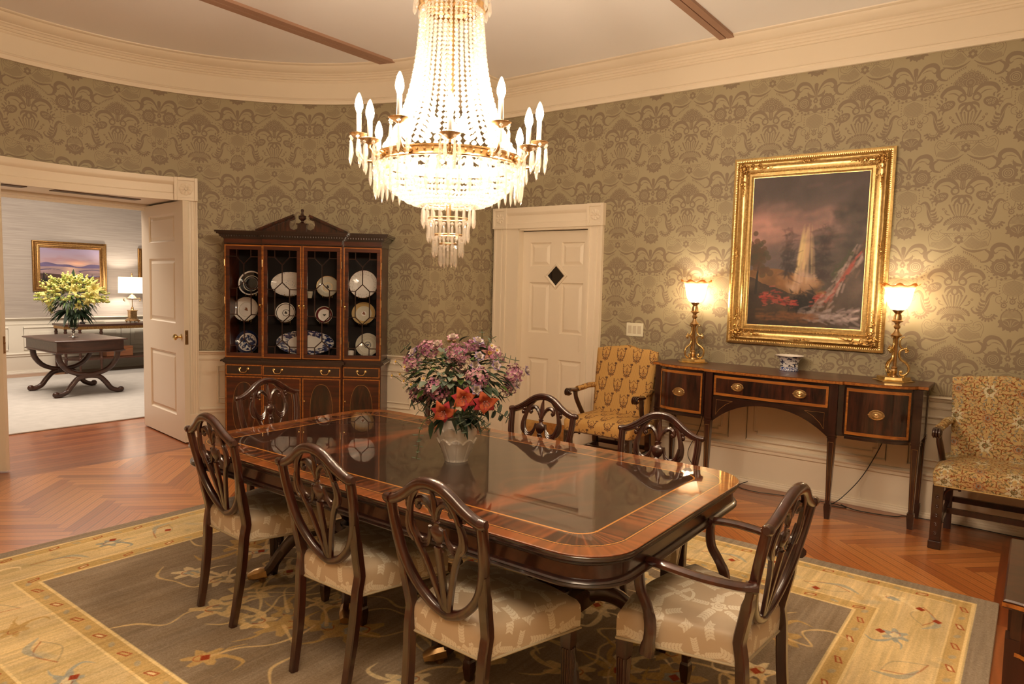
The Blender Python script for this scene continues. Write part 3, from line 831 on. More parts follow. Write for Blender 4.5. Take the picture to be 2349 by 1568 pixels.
M['pane'] = glass('window_glass', (.95,.95,.95,1), .035)
M['crystal'] = crystal('cut_crystal', .52, .28, (1,.96,.90,1))
M['crystal2'] = crystal('hanging_crystal', .58, .24, (.95,.91,.86,1))
M['bulb'] = emit('lit_candle_bulb', (1.0,.77,.53,1), 330)
M['ibulb'] = emit('inner_candle_bulb', (1.0,.80,.58,1), 110)
M['candle'] = plain('ivory_candle_sleeve', (.42,.38,.33,1), rough=.5)
M['black'] = plain('black_rubber', (.012,.011,.010,1), rough=.5)
M['plate'] = plain('ivory_plastic', W(.90,.80,.64,1.0), rough=.35)
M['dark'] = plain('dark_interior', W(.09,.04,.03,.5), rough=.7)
# ------------------------------------------------------------------ camera
HC = 1.52
def rotm(yaw, pitch, roll):
    return Matrix.Rotation(yaw, 4, 'Z') @ Matrix.Rotation(PI/2+pitch, 4, 'X') @ Matrix.Rotation(roll, 4, 'Z')
cam = bpy.data.cameras.new('camera'); co = bpy.data.objects.new('camera', cam); COL.objects.link(co)
cam.sensor_width = 36; cam.lens = 36*1600/2349; cam.clip_start = .05; cam.clip_end = 60
co.matrix_world = Matrix.Translation((0,0,HC)) @ rotm(R_(-53.05), R_(-4.60), R_(1.49))
sc.camera = co

# ------------------------------------------------------------------ the room
XR, YN, YS, XL = 5.49, 4.385, -.45, -.95
CX, CY, RA = 2.27, 4.12, 2.318
ZC = 3.465
A0 = math.degrees(math.asin((YN-CY)/RA))            # ends of the curved wall
AD0, AD1 = 63.4, 116.6                              # doorway in it
DZ = .83
def arc(a, r=RA): return (CX+r*math.cos(R_(a)), CY+r*math.sin(R_(a)))
def arcs(a, b, n, r=RA): return [arc(a+(b-a)*k/n, r) for k in range(n+1)]

# floor: one slab, parquet drawn in plan
f = MB(); f.box(-1.2, 6.0, -2.05, 7.62, -.1, 0)
X0, Y0, FW, FH = fbox
struct(f.build('floor', M['floor'], smooth=0, uv=lambda c, n: (c.x-X0, c.y-Y0)))
c = MB(); c.box(-1.2, 6.0, -.7, 6.7, ZC, ZC+.1); struct(c.build('ceiling', M['ceiling'], smooth=0))
# taupe boards fixed across the ceiling
for k, (y, w, xa, xb) in enumerate(((2.045,.115,-.95,5.40),(4.735,.15,-.06,4.60))):
    b = MB(); b.box(xa, xb, y-w/2, y-.004, ZC-.022, ZC); b.box(xa, xb, y+.004, y+w/2, ZC-.022, ZC)
    b.box(xa, xb, y-.006, y+.006, ZC-.014, ZC)
    struct(b.build('trim_%d' % (k+1), M['strip'], smooth=0))

def wall(name, boxes, u0, up, um, axis):
    """boxes (x0,x1,y0,y1,z0,z1): papered above the dado, painted below"""
    w = MB()
    for x0, x1, y0, y1, z0, z1 in boxes:
        if z0 < DZ: w.box(x0, x1, y0, y1, z0, min(DZ, z1), mi=1)
        if z1 > DZ: w.box(x0, x1, y0, y1, max(z0, DZ), z1, mi=0)
    return struct(w.build(name, [M['paper'], M['cream']], smooth=0, uv=lambda c, n: (((c.y if axis == 'y' else c.x)-u0)/up+um, (c.z-1.303)/V_)))
dy0, dy1, dzt = 3.262, 4.085, 2.075                  # opening of the panelled door
wall('wall_right', [(XR,XR+.15,YS-.1,dy0,0,ZC),(XR,XR+.15,dy1,YN+.1,0,ZC),(XR,XR+.15,dy0,dy1,dzt,ZC)], .772, .635, .75, 'y')
xj = CX+RA*math.cos(R_(A0))
wall('wall_corner', [(xj,XR,YN,YN+.12,0,ZC)], 4.644, .655, .75, 'x')
wall('wall_left', [(XL-.15,XL,YS-.1,YN+.1,0,ZC),(XL,-.033,YN,YN+.12,0,ZC)], .4, .64, .75, 'y')
wall('wall_front', [(XL,XR,YS-.15,YS,0,ZC)], .4, .64, .75, 'x')
# curved end wall
w = MB()
def arcwall(a, b, z0, z1, mi):
    n = max(2, int(abs(b-a)/2.2))
    w.loft([[(*arc(t), z0), (*arc(t), z1), (*arc(t, RA+.12), z1), (*arc(t, RA+.12), z0)] for t in np.linspace(a, b, n+1)], mi=mi)
for a, b in ((A0, AD0), (AD1, 180-A0)):
    arcwall(a, b, 0, DZ, 1); arcwall(a, b, DZ, ZC, 0)
arcwall(AD0, AD1, 2.22, ZC, 0)
def uvarc(c, n):
    t = math.atan2(c.y-CY, c.x-CX); return ((t*RA-.53)/.6435+.25, (c.z-1.303)/V_)
struct(w.build('wall_apse', [M['paper'], M['cream']], smooth=25, uv=uvarc))

# cornice, chair rail, dado rail, skirting: one run each round the room
arcp = arcs(A0, 180-A0, 56)
room = [(XR,YS),(XR,YN)]+arcp+[(XL,YN),(XL,YS)]
corn = [(0,3.14),(.022,3.14),(.022,3.172),(.031,3.178),(.031,3.183),(.018,3.192),(.012,3.205),(.012,3.332),(.02,3.336),(.026,3.343),(.026,3.350),(.04,3.353),(.046,3.362),
        (.046,3.368),(.058,3.372),(.066,3.384),(.080,3.390),(.080,3.398),(.094,3.402),(.120,3.416),(.140,3.442),(.143,3.449),(.158,3.451),(.168,3.458),(.172,3.470),(0,3.470)]
m = MB(); m.mould(room, corn, closed=True); struct(m.build('trim_3', M['cream'], smooth=30))
door_cas = (3.122, 4.372)
runs = [[(XR,YS),(XR,door_cas[0]-.002)], [(XR,door_cas[1]+.002),(XR,YN)]+arcs(A0, 61.3, 26), arcs(118.7, 180-A0, 26)+[(XL,YN),(XL,YS),(XR,YS)]]
rail = [(0,.812),(.010,.812),(.012,.818),(.020,.822),(.020,.827),(.030,.832),(.036,.840),(.034,.847),(.022,.850),(0,.850)]
low = [(0,.268),(.012,.268),(.012,.290),(.018,.294),(.022,.302),(.022,.308),(.012,.314),(.008,.320),(0,.322)]
fas = [(0,.762),(.008,.762),(.010,.772),(0,.775)]
base = [(0,0),(.022,0),(.022,.018),(.014,.026),(.014,.034),(.010,.040),(.010,.048),(0,.050)]
m = MB()
for r in runs:
    m.mould(r, rail); m.mould(r, low); m.mould(r, fas)
struct(m.build('trim_4', M['cream'], smooth=30))
for nm, r in zip(('baseboard_right','baseboard_apse','baseboard_left'), runs):
    m = MB(); m.mould(r, base); struct(m.build(nm, M['cream'], smooth=30))
# panel frames of the dado: outer frame and an inner one with stepped corners
def panel(m, pt, s0, s1, n=1):
    """pt(s, z, out) -> point; s along the wall"""
    def line(q, r):
        out = []
        for (a, z), (b, z2) in zip(q, q[1:]+q[:1]):
            k = n if abs(a-b) > .05 else 1
            out += [pt(a+(b-a)*i/k, z+(z2-z)*i/k, .004) for i in range(k)]
        m.tube(out, r, 6, closed=True)
    line([(s0,.36),(s1,.36),(s1,.705),(s0,.705)], .011)
    d, e = .058, .026
    a, b, z0, z1 = s0+d, s1-d, .36+d*.8, .705-d*.8
    line([(a+e,z0),(b-e,z0),(b-e,z0+e),(b,z0+e),(b,z1-e),(b-e,z1-e),(b-e,z1),(a+e,z1),(a+e,z1-e),(a,z1-e),(a,z0+e),(a+e,z0+e)], .007)
m = MB()
for a, b in ((-.38,.655),(.793,1.78),(1.926,2.98)): panel(m, lambda s, z, o: (XR-o, s, z), a, b)
panel(m, lambda s, z, o: (s, YN-o, z), xj+.09, XR-.14)
P_ = lambda s, z, o: (*arc(s, RA-o), z)
panel(m, P_, 11.3, 57.4, 24); panel(m, P_, 122.6, 168.6, 24)
struct(m.build('trim_5', M['cream'], smooth=40))

# ------------------------------------------------------------------ joinery helpers
def rosette(m, c, r, ax, up=(0,0,1)):
    """carved flower: petals round a boss, facing ax"""
    c = Vector(c); ax = Vector(ax).normalized(); u = Vector(up); v = ax.cross(u).normalized()
    def P(x, y, o): return c+v*x+u*y+ax*o
    for k in range(8):
        a = 2*PI*k/8; ca, sa = math.cos(a), math.sin(a)
        rings = []
        for t, wd, h in ((.25,.10,.004),(.55,.30,.011),(.85,.34,.009),(1.0,.16,.003)):
            rings.append([P(r*(t*ca-q*wd*sa), r*(t*sa+q*wd*ca), h*(1-.6*abs(q))) for q in (-1,-.5,0,.5,1)])
        m.loft(rings, closed=False)
    m.lathe([(r*.24,-.002),(r*.22,.008),(r*.12,.015),(0,.016)], 10, c, ax=ax)
def block(m, T, w, h, d):
    """square corner block with sunk field: local x across, z up, y out of the wall; T maps to the world"""
    old = m.T; m.T = T
    f_ = .028
    m.box(-w/2+.001, w/2-.001, 0, d-.012, -h/2+.001, h/2-.001)
    for a in (-1, 1):
        m.box(a*w/2, a*(w/2-f_), 0, d, -h/2, h/2, .003); m.box(-w/2+f_, w/2-f_, 0, d, a*h/2, a*(h/2-f_), .003)
    m.T = old
    p = T @ Vector((0, d-.012, 0)); ax = (T.to_3x3() @ Vector((0,1,0)))
    rosette(m, p, min(w, h)*.29, ax)
def wall_T(x, y, z, nx, ny):
    """frame on a wall: local y = out of the wall (nx, ny)"""
    ny_ = Vector((nx, ny, 0)).normalized(); z_ = Vector((0,0,1)); x_ = ny_.cross(z_)
    T = Matrix((x_, ny_, z_)).transposed().to_4x4(); T.translation = (x, y, z); return T
def raised(m, T, x0, x1, z0, z1, y):
    """sunk, fielded door panel on the face y (local), built as sloping frame and raised field"""
    old = m.T; m.T = T
    def R(i, yy): return [(x0+i, yy, z0+i), (x1-i, yy, z0+i), (x1-i, yy, z1-i), (x0+i, yy, z1-i)]
    m.loft([R(0,y), R(.010,y-.014), R(.020,y-.016), R(.048,y-.004), R(.052,y-.004)], cap=(False, True))
    m.T = old
def door_face(m, T, wd, ht, holes, y):
    """flat face with rectangular holes left for the panels (x cuts shared by rows)"""
    old = m.T; m.T = T
    zs = sorted({0, ht, *[v for h in holes for v in h[2:]]}); xs = sorted({0, wd, *[v for h in holes for v in h[:2]]})
    for i in range(len(xs)-1):
        for j in range(len(zs)-1):
            cx, cz = (xs[i]+xs[i+1])/2, (zs[j]+zs[j+1])/2
            if any(h[0] < cx < h[1] and h[2] < cz < h[3] for h in holes): continue
            m.add([(xs[i],y,zs[j]),(xs[i+1],y,zs[j]),(xs[i+1],y,zs[j+1]),(xs[i],y,zs[j+1])], [(0,1,2,3)])
    m.T = old
def knob(m, p, ax, r=.03):
    m.lathe([(r*.95,0),(r*.95,.004),(r*.45,.006),(r*.36,.012),(r*.34,.034),(r*.7,.040),(r,.052),(r*.95,.062),(r*.5,.070),(0,.071)], 16, p, ax=ax)

# ------------------------------------------------------------------ door 1: six-panel door with a diamond pane in the right wall
d1 = struct(bpy.data.objects.new('door_1', None)); COL.objects.link(d1); d1.location = (XR, 0, 0)
xd = .055                                             # face of the leaf behind the wall plane
T = Matrix.Translation((xd, 4.061, .012)) @ Matrix.Rotation(-PI/2, 4, 'Z')    # local x along -y, local y into the wall
T2 = T @ Matrix.Scale(-1, 4, (0,1,0))
Wd, Hd = .778, 2.035
L1 = lambda y: 4.061-y
hol = [(L1(3.975),L1(3.735),1.72-.012,1.94-.012),(L1(3.616),L1(3.366),1.70-.012,1.94-.012),(L1(3.975),L1(3.735),1.075-.012,1.56-.012),(L1(3.616),L1(3.366),1.075-.012,1.56-.012),
       (L1(3.975),L1(3.735),.32-.012,.83-.012),(L1(3.616),L1(3.366),.32-.012,.83-.012)]
hol = [(a, b, 1.71-.012 if c > 1.5 and c < 1.75 else c, d) for a, b, c, d in hol]
m = MB(); door_face(m, T2, Wd, Hd, hol, 0)
for h in hol: raised(m, T2, *h, 0)
m.T = T; m.box(0, Wd, .018, .045, 0, Hd)
for a, b, z0, z1 in ((0,Wd,0,.0005),): pass
leaf = m.build('door_leaf', M['cream'], d1, smooth=0)
m = MB(); m.T = T
for xa in (.0,Wd-.018): m.box(xa, xa+.018, .0015, .02, .001, Hd-.001)
m.box(.001, Wd-.001, .0015, .02, Hd-.02, Hd-.0005); m.build('door_edge', M['cream'], d1, smooth=0)
# diamond light
m = MB(); q = [(0,.128),(.128,0),(0,-.128),(-.128,0)]; q2 = [(a*.72,b*.72) for a, b in q]
yc, zc_ = L1(3.670), 1.625-.012
m.T = T
ring = lambda P, y: [(yc+a, y, zc_+b) for a, b in P]
m.loft([ring(q,.0), ring(q,-.012), ring([(a*.86,b*.86) for a, b in q],-.016), ring(q2,-.004), ring(q2,.004)], cap=(False,False))
dl = m.build('diamond_frame', M['cream'], d1, smooth=0)
m = MB(); m.T = T; m.loft([ring(q2,-.003), ring(q2,.001)])
m.build('diamond_pane', plain('smoked_glass', W(.12,.09,.075), rough=.06, coat=1.0), d1, smooth=0)
m = MB(); m.T = T; m.box(.66,.72,-.003,.001,1.055,1.058); m.box(.665,.72,-.002,.001,.90,.903); m.box(.664,.666,-.002,.001,.90,1.055)
for z in (.915,1.045): m.ball((.672,-.001,z), .004, 6, 4)
m.build('push_plate', M['cream'], d1, smooth=0)
m = MB(); m.T = T; m.box(.04,.60,-.003,.001,.03,.20,.001); m.build('kick_plate', M['brass'], d1, smooth=0)
# casing: fluted pilasters, corner blocks, entablature, jamb linings
m = MB()
def pilaster(m, T, w, z0, z1, d):
    old = m.T; m.T = T
    prof = [(-w/2,0),(-w/2,d),(-w*.36,d),(-w*.34,d-.008),(-w*.16,d-.010),(-w*.13,d-.002),(w*.13,d-.002),(w*.16,d-.010),(w*.34,d-.008),(w*.36,d),(w/2,d),(w/2,0)]
    m.loft([[(a, b, z) for a, b in prof] for z in (z0, z1)]); m.T = old
for yc_, w_ in ((4.285,.172),(3.208,.172)):
    TT = wall_T(0, yc_, 0, -1, 0)
    pilaster(m, TT, .150, .27, 2.075, .034)
    m.T = TT; m.box(-.082,.082,0,.042,0,.27,.004); m.T = None
    block(m, wall_T(0, yc_, 2.172, -1, 0), w_, .200, .052)
TT = wall_T(0, (4.199+3.294)/2, 0, -1, 0); hw = (4.199-3.294)/2
m.T = TT
pr = [(0,2.072),(.040,2.072),(.040,2.118),(.034,2.122),(.030,2.128),(.030,2.196),(.036,2.204),(.046,2.216),(.050,2.230),(.050,2.270),(0,2.270)]
m.loft([[(x, o, z) for o, z in pr] for x in (-hw, hw)]); m.T = None
m.box(-.022, xd+.03, 4.061, 4.215, 0, 2.074); m.box(-.022, xd+.03, 3.2822, 3.262, 0, 2.074); m.box(-.022, xd+.03, 3.27, 4.07, 2.053, 2.0755)
m.build('door_casing', M['cream'], d1, smooth=30)
m = MB(); m.box(xd-.002, xd+.02, 3.27, 4.07, 2.047, 2.053); m.build('top_gap', M['gap'], d1, smooth=0)

# ------------------------------------------------------------------ doorway through the curved wall
dw = struct(bpy.data.objects.new('door_2', None)); COL.objects.link(dw)
m = MB()
hp = [(0,2.205),(.030,2.205),(.030,2.262),(.024,2.266),(.020,2.272),(.020,2.338),(.028,2.346),(.040,2.358),(.044,2.372),(.044,2.404),(0,2.404)]
m.mould(arcs(66.0, 114.0, 20), hp)
for s_ in (1, -1):
    ac = lambda a: 90+(a-90)*s_
    a0 = ac(62.38); x, y = arc(a0); nx, ny = CX-x, CY-y
    pilaster(m, wall_T(x, y, 0, nx, ny), .082, .266, 2.205, .030)
    m.T = wall_T(x, y, 0, nx, ny); m.box(-.045,.045,0,.038,.03,.266,.003); m.T = None
    a1 = ac(63.7); x, y = arc(a1); block(m, wall_T(x, y, 2.305, CX-x, CY-y), .193, .204, .056)
m.build('door_casing', M['cream'], dw, smooth=30)
m = MB()                                             # jamb linings and soffit of the deep passage
for s_ in (1, -1):
    X = lambda x: CX+(x-CX)*s_
    m.prism([(X(3.308),6.19),(X(3.445),7.25),(X(3.60),7.25),(X(3.42),6.19)], 0, 2.23)
m.prism([(1.0,7.26),(3.54,7.26)]+[(a, b) for a, b in arcs(60, 120, 16, RA+.004)], 2.222, 2.30)
m.box(1.07, 3.47, 7.06, 7.26, 2.19, 2.222); m.box(1.07, 3.47, 7.12, 7.16, 2.165, 2.19)
m.build('door_lining', M['cream'], dw, smooth=0)
m = MB()
for k in range(2): m.box(1.5+k*.9, 2.2+k*.9, 6.62, 6.74, 2.216, 2.2225)
m.build('soffit_vent', plain('vent_brown', W(.40,.28,.17), rough=.6), dw, smooth=0)  # flat brown plates on the soffit

def leaf_door(name, hinge, free, rows, mirror):
    """tall leaf with three fielded panels; local x from hinge to free edge, local y = visible face outwards"""
    d = struct(bpy.data.objects.new(name, None)); COL.objects.link(d)
    L = math.hypot(free[0]-hinge[0], free[1]-hinge[1]); d.location = (*hinge, .012); d.rotation_euler = (0, 0, math.atan2(free[1]-hinge[1], free[0]-hinge[0]))
    H = 2.19; t = .045
    hol = [(.205, L-.20, a, b) for a, b in rows]
    m = MB()
    I = Matrix.Identity(4)
    F2 = Matrix.Translation((0, -t, 0)) @ Matrix.Scale(-1, 4, (0,1,0))
    F1 = I
    for F in (F1, F2):
        door_face(m, F, L, H, hol, 0)
        for h in hol: raised(m, F, *h, 0)
    def edge(a, b):
        m.add([(a[0],0,a[1]),(b[0],0,b[1]),(b[0],-t,b[1]),(a[0],-t,a[1])], [(0,1,2,3)])
    edge((0,0),(L,0)); edge((L,0),(L,H)); edge((L,H),(0,H)); edge((0,H),(0,0))
    m.build('door_leaf', M['cream'], d, smooth=0)
    for sgn in (1, -1):
        k = MB(); knob(k, (L-.065, 0 if sgn > 0 else -t, .967), (0, sgn, 0), .030); k.build('door_knob', M['brass'], d)
    k = MB(); k.box(L-.001, L+.002, -t*.8, -t*.2, .90, 1.03); k.ball((L+.003,-t*.5,.98), .008, 8, 5); k.ball((L+.003,-t*.5,1.02), .005, 8, 5); k.ball((L+.003,-t*.5,.91), .005, 8, 5)
    k.build('lock_plate', metal('dark_brass', (.30,.17,.07,1), .35), d)
    return d
rows = [(.228,.808),(1.083,1.68),(1.834,2.09)]
leaf_door('door_3', (3.420,7.20), (3.285,6.143), rows, False)
leaf_door('door_4', (1.14,6.975), (1.898,6.224), rows, True)
# ------------------------------------------------------------------ rug
RX0, RX1, RY0, RY1 = .72, 4.16, .055, 4.375
m = MB(); m.box(RX0, RX1, RY0, RY1, 0.0005, .011, .003)
tag(m.build('area_rug', M['rug'], smooth=0, uv=lambda c, n: ((c.x-RX0)/(RX1-RX0), (c.y-RY0)/(RY1-RY0))), 'large beige and grey patterned wool rug under the dining table', 'rug')
ZR = .0112

# ------------------------------------------------------------------ dining table
TCX, TCY, THX, THY, TZ = 2.31, 2.10, .635, 1.18, .742
tb = thing('dining_table', 'long mahogany dining table with rounded corners, inlaid bands and a mirror-like polish', 'table', (TCX, TCY, ZR), R_(0.6))
TZ -= ZR
def inset(d, r=.19): return rrect(-THX+d, THX-d, -THY+d, THY-d, max(r-d, .03), 8)
def table_rings(lv): return [[(x, y, z) for x, y in inset(d)] for d, z in lv]
m = MB(); m.loft(table_rings([(.004,TZ-.006),(.0015,TZ-.0015),(.004,TZ)]), cap=(False, True))
m.build('table_top', M['table'], tb, smooth=30, uv=lambda c, n: ((c.x+.65)/1.30, (c.y+1.20)/2.40))
m = MB(); m.loft(table_rings([(.03,TZ-.034),(.012,TZ-.034),(.008,TZ-.030),(.010,TZ-.026),(.003,TZ-.022),(.0,TZ-.017),(.003,TZ-.012),(.002,TZ-.008),(.004,TZ-.006)]), cap=(True, True))
m.build('reeded_edge', M['mahogx'], tb, smooth=40)
m = MB(); m.loft(table_rings([(.05,TZ-.108),(.020,TZ-.108),(.010,TZ-.104),(.006,TZ-.098),(.010,TZ-.092),(.006,TZ-.088),(.012,TZ-.082),(.022,TZ-.078),(.022,TZ-.034),(.05,TZ-.034)]), cap=(True, True))
m.build('apron', M['mahogx'], tb, smooth=40)
for sy in (1, -1):
    cy = sy*.60
    m = MB(); m.box(-.30,.30,cy-.15,cy+.15,TZ-.16,TZ-.108,.01)
    m.lathe([(.10,.555),(.10,.54),(.06,.53),(.055,.51),(.075,.50),(.078,.485),(.052,.475),(.050,.46),(.070,.44),(.085,.40),(.088,.36),(.070,.32),(.050,.305),(.075,.295),(.078,.28)], 24, (0,cy,0))
    m.box(-.15,.15,cy-.12,cy+.12,.20,.285,.012)
    m.build('pedestal', M['mahog'], tb, smooth=35)
    for sx in (1, -1):
        for s2 in (1, -1):
            a = math.atan2(s2*.70, sx*.72); ca, sa = math.cos(a), math.sin(a)
            prof = cr([(.10,.255),(.20,.262),(.29,.225),(.36,.15),(.41,.075),(.455,.035)], 5)
            m = MB(); m.ribbon([(r*ca, cy+r*sa, z) for r, z in prof], [.075-.035*k/(len(prof)-1) for k in range(len(prof))], [.046]*len(prof), nrm=(-sa, ca, 0))
            lg = m.build('leg', M['mahog'], tb, smooth=40)
            m = MB(); m.ribbon([((.43+.03*k)*ca, cy+(.43+.03*k)*sa, [.048,.042,.036,.027][k]) for k in range(4)], [.052,.054,.05,.03], [.050,.052,.054,.040], nrm=(-sa, ca, 0)); m.T = None
            m.box((.455)*ca-.012, .455*ca+.012, cy+.455*sa-.012, cy+.455*sa+.012, 0, .03)
            m.build('toe_cap', M['antbrass'], lg, smooth=40)

# ------------------------------------------------------------------ shield-back chairs
def yback(v): return -.185-(v-.45)*.205 if v >= .45 else -.185-.012*(.45-v)/.07 if v > .38 else -.197-.045*((.38-v)/.38)**1.6
def SP(u, v, o=0): return (u, yback(v)-o, v)
NB = (0, -1, -.205)
CREST = [(1.0,.0),(.93,.012),(.86,.05),(.75,.15),(.64,.29),(.52,.47),(.40,.68),(.26,.87),(.13,.97),(0,1.0)]
HW, VE, RISE = .205, .835, .088
def crest_pts():
    q = cr([(u*HW, VE+r*RISE) for u, r in CREST], 3)
    return q[:-1]+[(-u, v) for u, v in reversed(q)]
def make_chair(label, arms=False):
    t = thing('dining_chair', label, 'chair')
    wd = M['mahog2']
    k = 1.04 if arms else 1.0
    # crest rail: moulded, with small turned-over ears
    q = crest_pts(); n = len(q)
    ww = [.030+.006*math.sin(PI*i/(n-1)) for i in range(n)]
    reed = [(-1,-.55),(-.85,-.9),(-.5,-1),(-.42,-.85),(-.3,-1.05),(.1,-1.12),(.22,-.9),(.34,-1.05),(.75,-.95),(1,-.5),(1,.35),(.72,.9),(.2,1.05),(-.2,1.05),(-.72,.9),(-1,.35)]
    m = MB(); m.ribbon([SP(u, v-.016) for u, v in q], ww, .030, NB, prof=reed)
    for s_ in (1, -1):
        m.tube([SP(s_*(HW-.018), VE-.012, .004), SP(s_*(HW-.004), VE-.013, .004), SP(s_*(HW+.010), VE-.010, .004)], [.017,.0175,.012], 8)
    m.build('crest_rail', wd, t, smooth=50)
    # shield: sides sweeping in to a point at the bottom
    sh = [(.191,.822),(.190,.76),(.183,.69),(.168,.625),(.140,.565),(.098,.515),(.050,.480),(0,.464)]
    q = cr(sh, 4); q = q+[(-u, v) for u, v in reversed(q[:-1])]
    m = MB(); m.ribbon([SP(u, v) for u, v in q], .030, .030, NB, prof=reed); m.build('shield_frame', wd, t, smooth=50)
    # pierced splat
    m = MB()
    rib = lambda pts, w: m.ribbon([SP(u, v, .002) for u, v in cr(pts, 4)], w, .014, NB, ch=.12)
    for s_ in (1, -1):
        rib([(s_*u, v) for u, v in ((.012,.485),(.034,.56),(.062,.645),(.096,.715),(.108,.745),(.106,.79),(.088,.845),(.055,.885),(.030,.902))], .020)
        m.ribbon([SP(s_*u, v, .003) for u, v in cr([(.098,.70),(.117,.722),(.120,.76),(.108,.80)], 4)], [.004]+[.012]*11+[.004], .016, NB, ch=.15)
    rib([(0,.478),(0,.58),(0,.70)], .026)
    m.prism([(-.04,.468),(.04,.468),(.020,.505),(-.020,.505)], 0, 0) if False else None
    m.ribbon([SP(0,.466,.001), SP(0,.50,.001)], [.075,.030], .016, NB)
    sp = m.build('splat', wd, t, smooth=45)
    m = MB()                                          # carved urn on the middle bar
    T = Matrix.Translation(SP(0, .70, -.004)) @ Matrix.Rotation(R_(11.6), 4, 'X')
    m.T = T @ Matrix.Diagonal((1,.42,1,1))
    m.lathe([(.012,-.02),(.018,-.016),(.012,-.008),(.010,.0),(.018,.004),(.010,.010),(.022,.022),(.030,.040),(.031,.058),(.021,.064),(.012,.068),(.011,.078),(.018,.084),(.008,.090)], 14)
    m.build('urn_carving', wd, sp, smooth=50)
    m = MB()                                          # plume of three feathers
    def plume(pts, w): m.ribbon([SP(u, v, -.004) for u, v in cr(pts, 5)], w, .016, NB, ch=.35)
    plume([(0,.785),(0,.82),(.002,.86),(0,.895)], [.010,.013,.017,.021,.024,.026,.026,.026,.024,.022,.020,.017,.014,.010,.006,.003])
    for s_ in (1, -1):
        pp = cr([(s_*.004,.790),(s_*.018,.825),(s_*.042,.848),(s_*.066,.842),(s_*.074,.822),(s_*.064,.812)], 4)
        m.tube([SP(u, v, -.006) for u, v in pp], [.006+.005*math.sin(PI*min(i/len(pp)*1.1, 1))+.0015*(i % 2) for i in range(len(pp))], 7)
        m.ball(SP(s_*.066,.822,-.006), .010, 7, 5)
        m.ball(SP(s_*.115,.832,-.006), .012, 7, 5, (1,.7,1.1)); m.ball(SP(s_*.119,.815,-.006), .010, 7, 5, (1,.7,1.2))
    m.build('plume_carving', wd, sp, smooth=50)
    for s_ in (1, -1):
        m = MB()                                      # draped swag between urn and side bar
        for i in range(3):
            dv = i*.011
            m.tube([SP(s_*u, v-dv*w_, -.005) for u, v, w_ in [(*p, 4*x*(1-x)) for p, x in zip(cr([(.030,.762),(.040,.728),(.065,.708),(.090,.722),(.104,.765)], 4), np.linspace(0,1,17))]], .0058, 6)
        m.build('swag_carving', wd, sp, smooth=50)
    # rear legs: rake back below, rise into the shield above
    for s_ in (1, -1):
        pts = cr([(.180*k,.655),(.170*k,.57),(.164*k,.47),(.160*k,.36),(.152*k,.18),(.146*k,.0)], 4)
        m = MB(); m.ribbon([SP(s_*u, v) for u, v in pts], [.024,.026,.028,.030]+[.034]*13+[.030,.029,.028,.027], [.026]*4+[.034]*13+[.032,.031,.030,.029], (s_*.1,-1,0), ch=.12)
        m.build('rear_leg', wd, t, smooth=40)
    # front legs: tapered, reeded, spade foot
    for s_ in (1, -1):
        m = MB(); cx, cyl = s_*.222*k, .178
        for z0, w0, z1, w1 in ((.37,.042,.30,.040),(.30,.038,.085,.026),(.085,.026,.075,.034),(.075,.034,.05,.036),(.05,.036,.0,.024)):
            m.loft([[(cx+a*w_/2, cyl+b*w_/2, z) for a, b in ((-1,-1),(1,-1),(1,1),(-1,1))] for z, w_ in ((z0,w0),(z1,w1))])
        for side in range(4):
            for o in (-.010,0,.010):
                a = side*PI/2; dx, dy = math.cos(a), math.sin(a)
                m.tube([(cx+dx*w_/2-dy*o*w_/.038, cyl+dy*w_/2+dx*o*w_/.038, z) for z, w_ in ((.29,.037),(.10,.027))], [.0042,.0028], 5)
        m.build('front_leg', wd, t, smooth=40)
    # upholstered seat
    rear, fr, yb, yf = .158*k, .262*k, -.192, .205
    def outl(sc_, z):
        base = []
        P = [(-rear,yb),(rear,yb),(fr,yf-.02),(fr*.55,yf+.012),(0,yf+.022),(-fr*.55,yf+.012),(-fr,yf-.02)]
        ed = []
        for i in range(len(P)):
            a, b = P[i], P[(i+1) % len(P)]
            for j in range(8):
                tt = j/8; ed.append((a[0]+(b[0]-a[0])*tt, a[1]+(b[1]-a[1])*tt))
        cx_, cy_ = 0, .01
        return [(cx_+(x-cx_)*sc_, cy_+(y-cy_)*sc_, z) for x, y in ed]
    m = MB(); m.loft([outl(.995,.362),outl(1.0,.370),outl(1.004,.40),outl(1.004,.43),outl(.992,.448),outl(.955,.463),outl(.86,.476),outl(.66,.486),outl(.4,.491),outl(.12,.492)])
    st = m.build('seat', M['silk'], t, smooth=60, uv='box')
    m = MB(); m.tube(outl(1.008,.368), .0042, 6, closed=True); m.build('piping', M['silkplain'], st)
    if arms:
        for s_ in (1, -1):
            q = cr([(s_*.190,-.235,.640),(s_*.225,-.195,.642),(s_*.262,-.10,.650),(s_*.268,.02,.655),(s_*.255,.105,.652)], 5)
            m = MB(); m.ribbon(q, [.040,.040]+[.036]*15+[.032,.034,.034,.030], [.036]*2+[.026]*19, (0,0,1), ch=.3)
            q = cr([(s_*.256,.108,.658),(s_*.258,.118,.625),(s_*.258,.112,.555),(s_*.264,.080,.50),(s_*.276,.060,.44),(s_*.280,.068,.355)], 5)
            m.ribbon(q, [.028]*8+[.030]*9+[.034]*6+[.044]*3, [.030]*26, (s_*1,0,0), ch=.2)
            m.build('arm', wd, t, smooth=45)
    return t
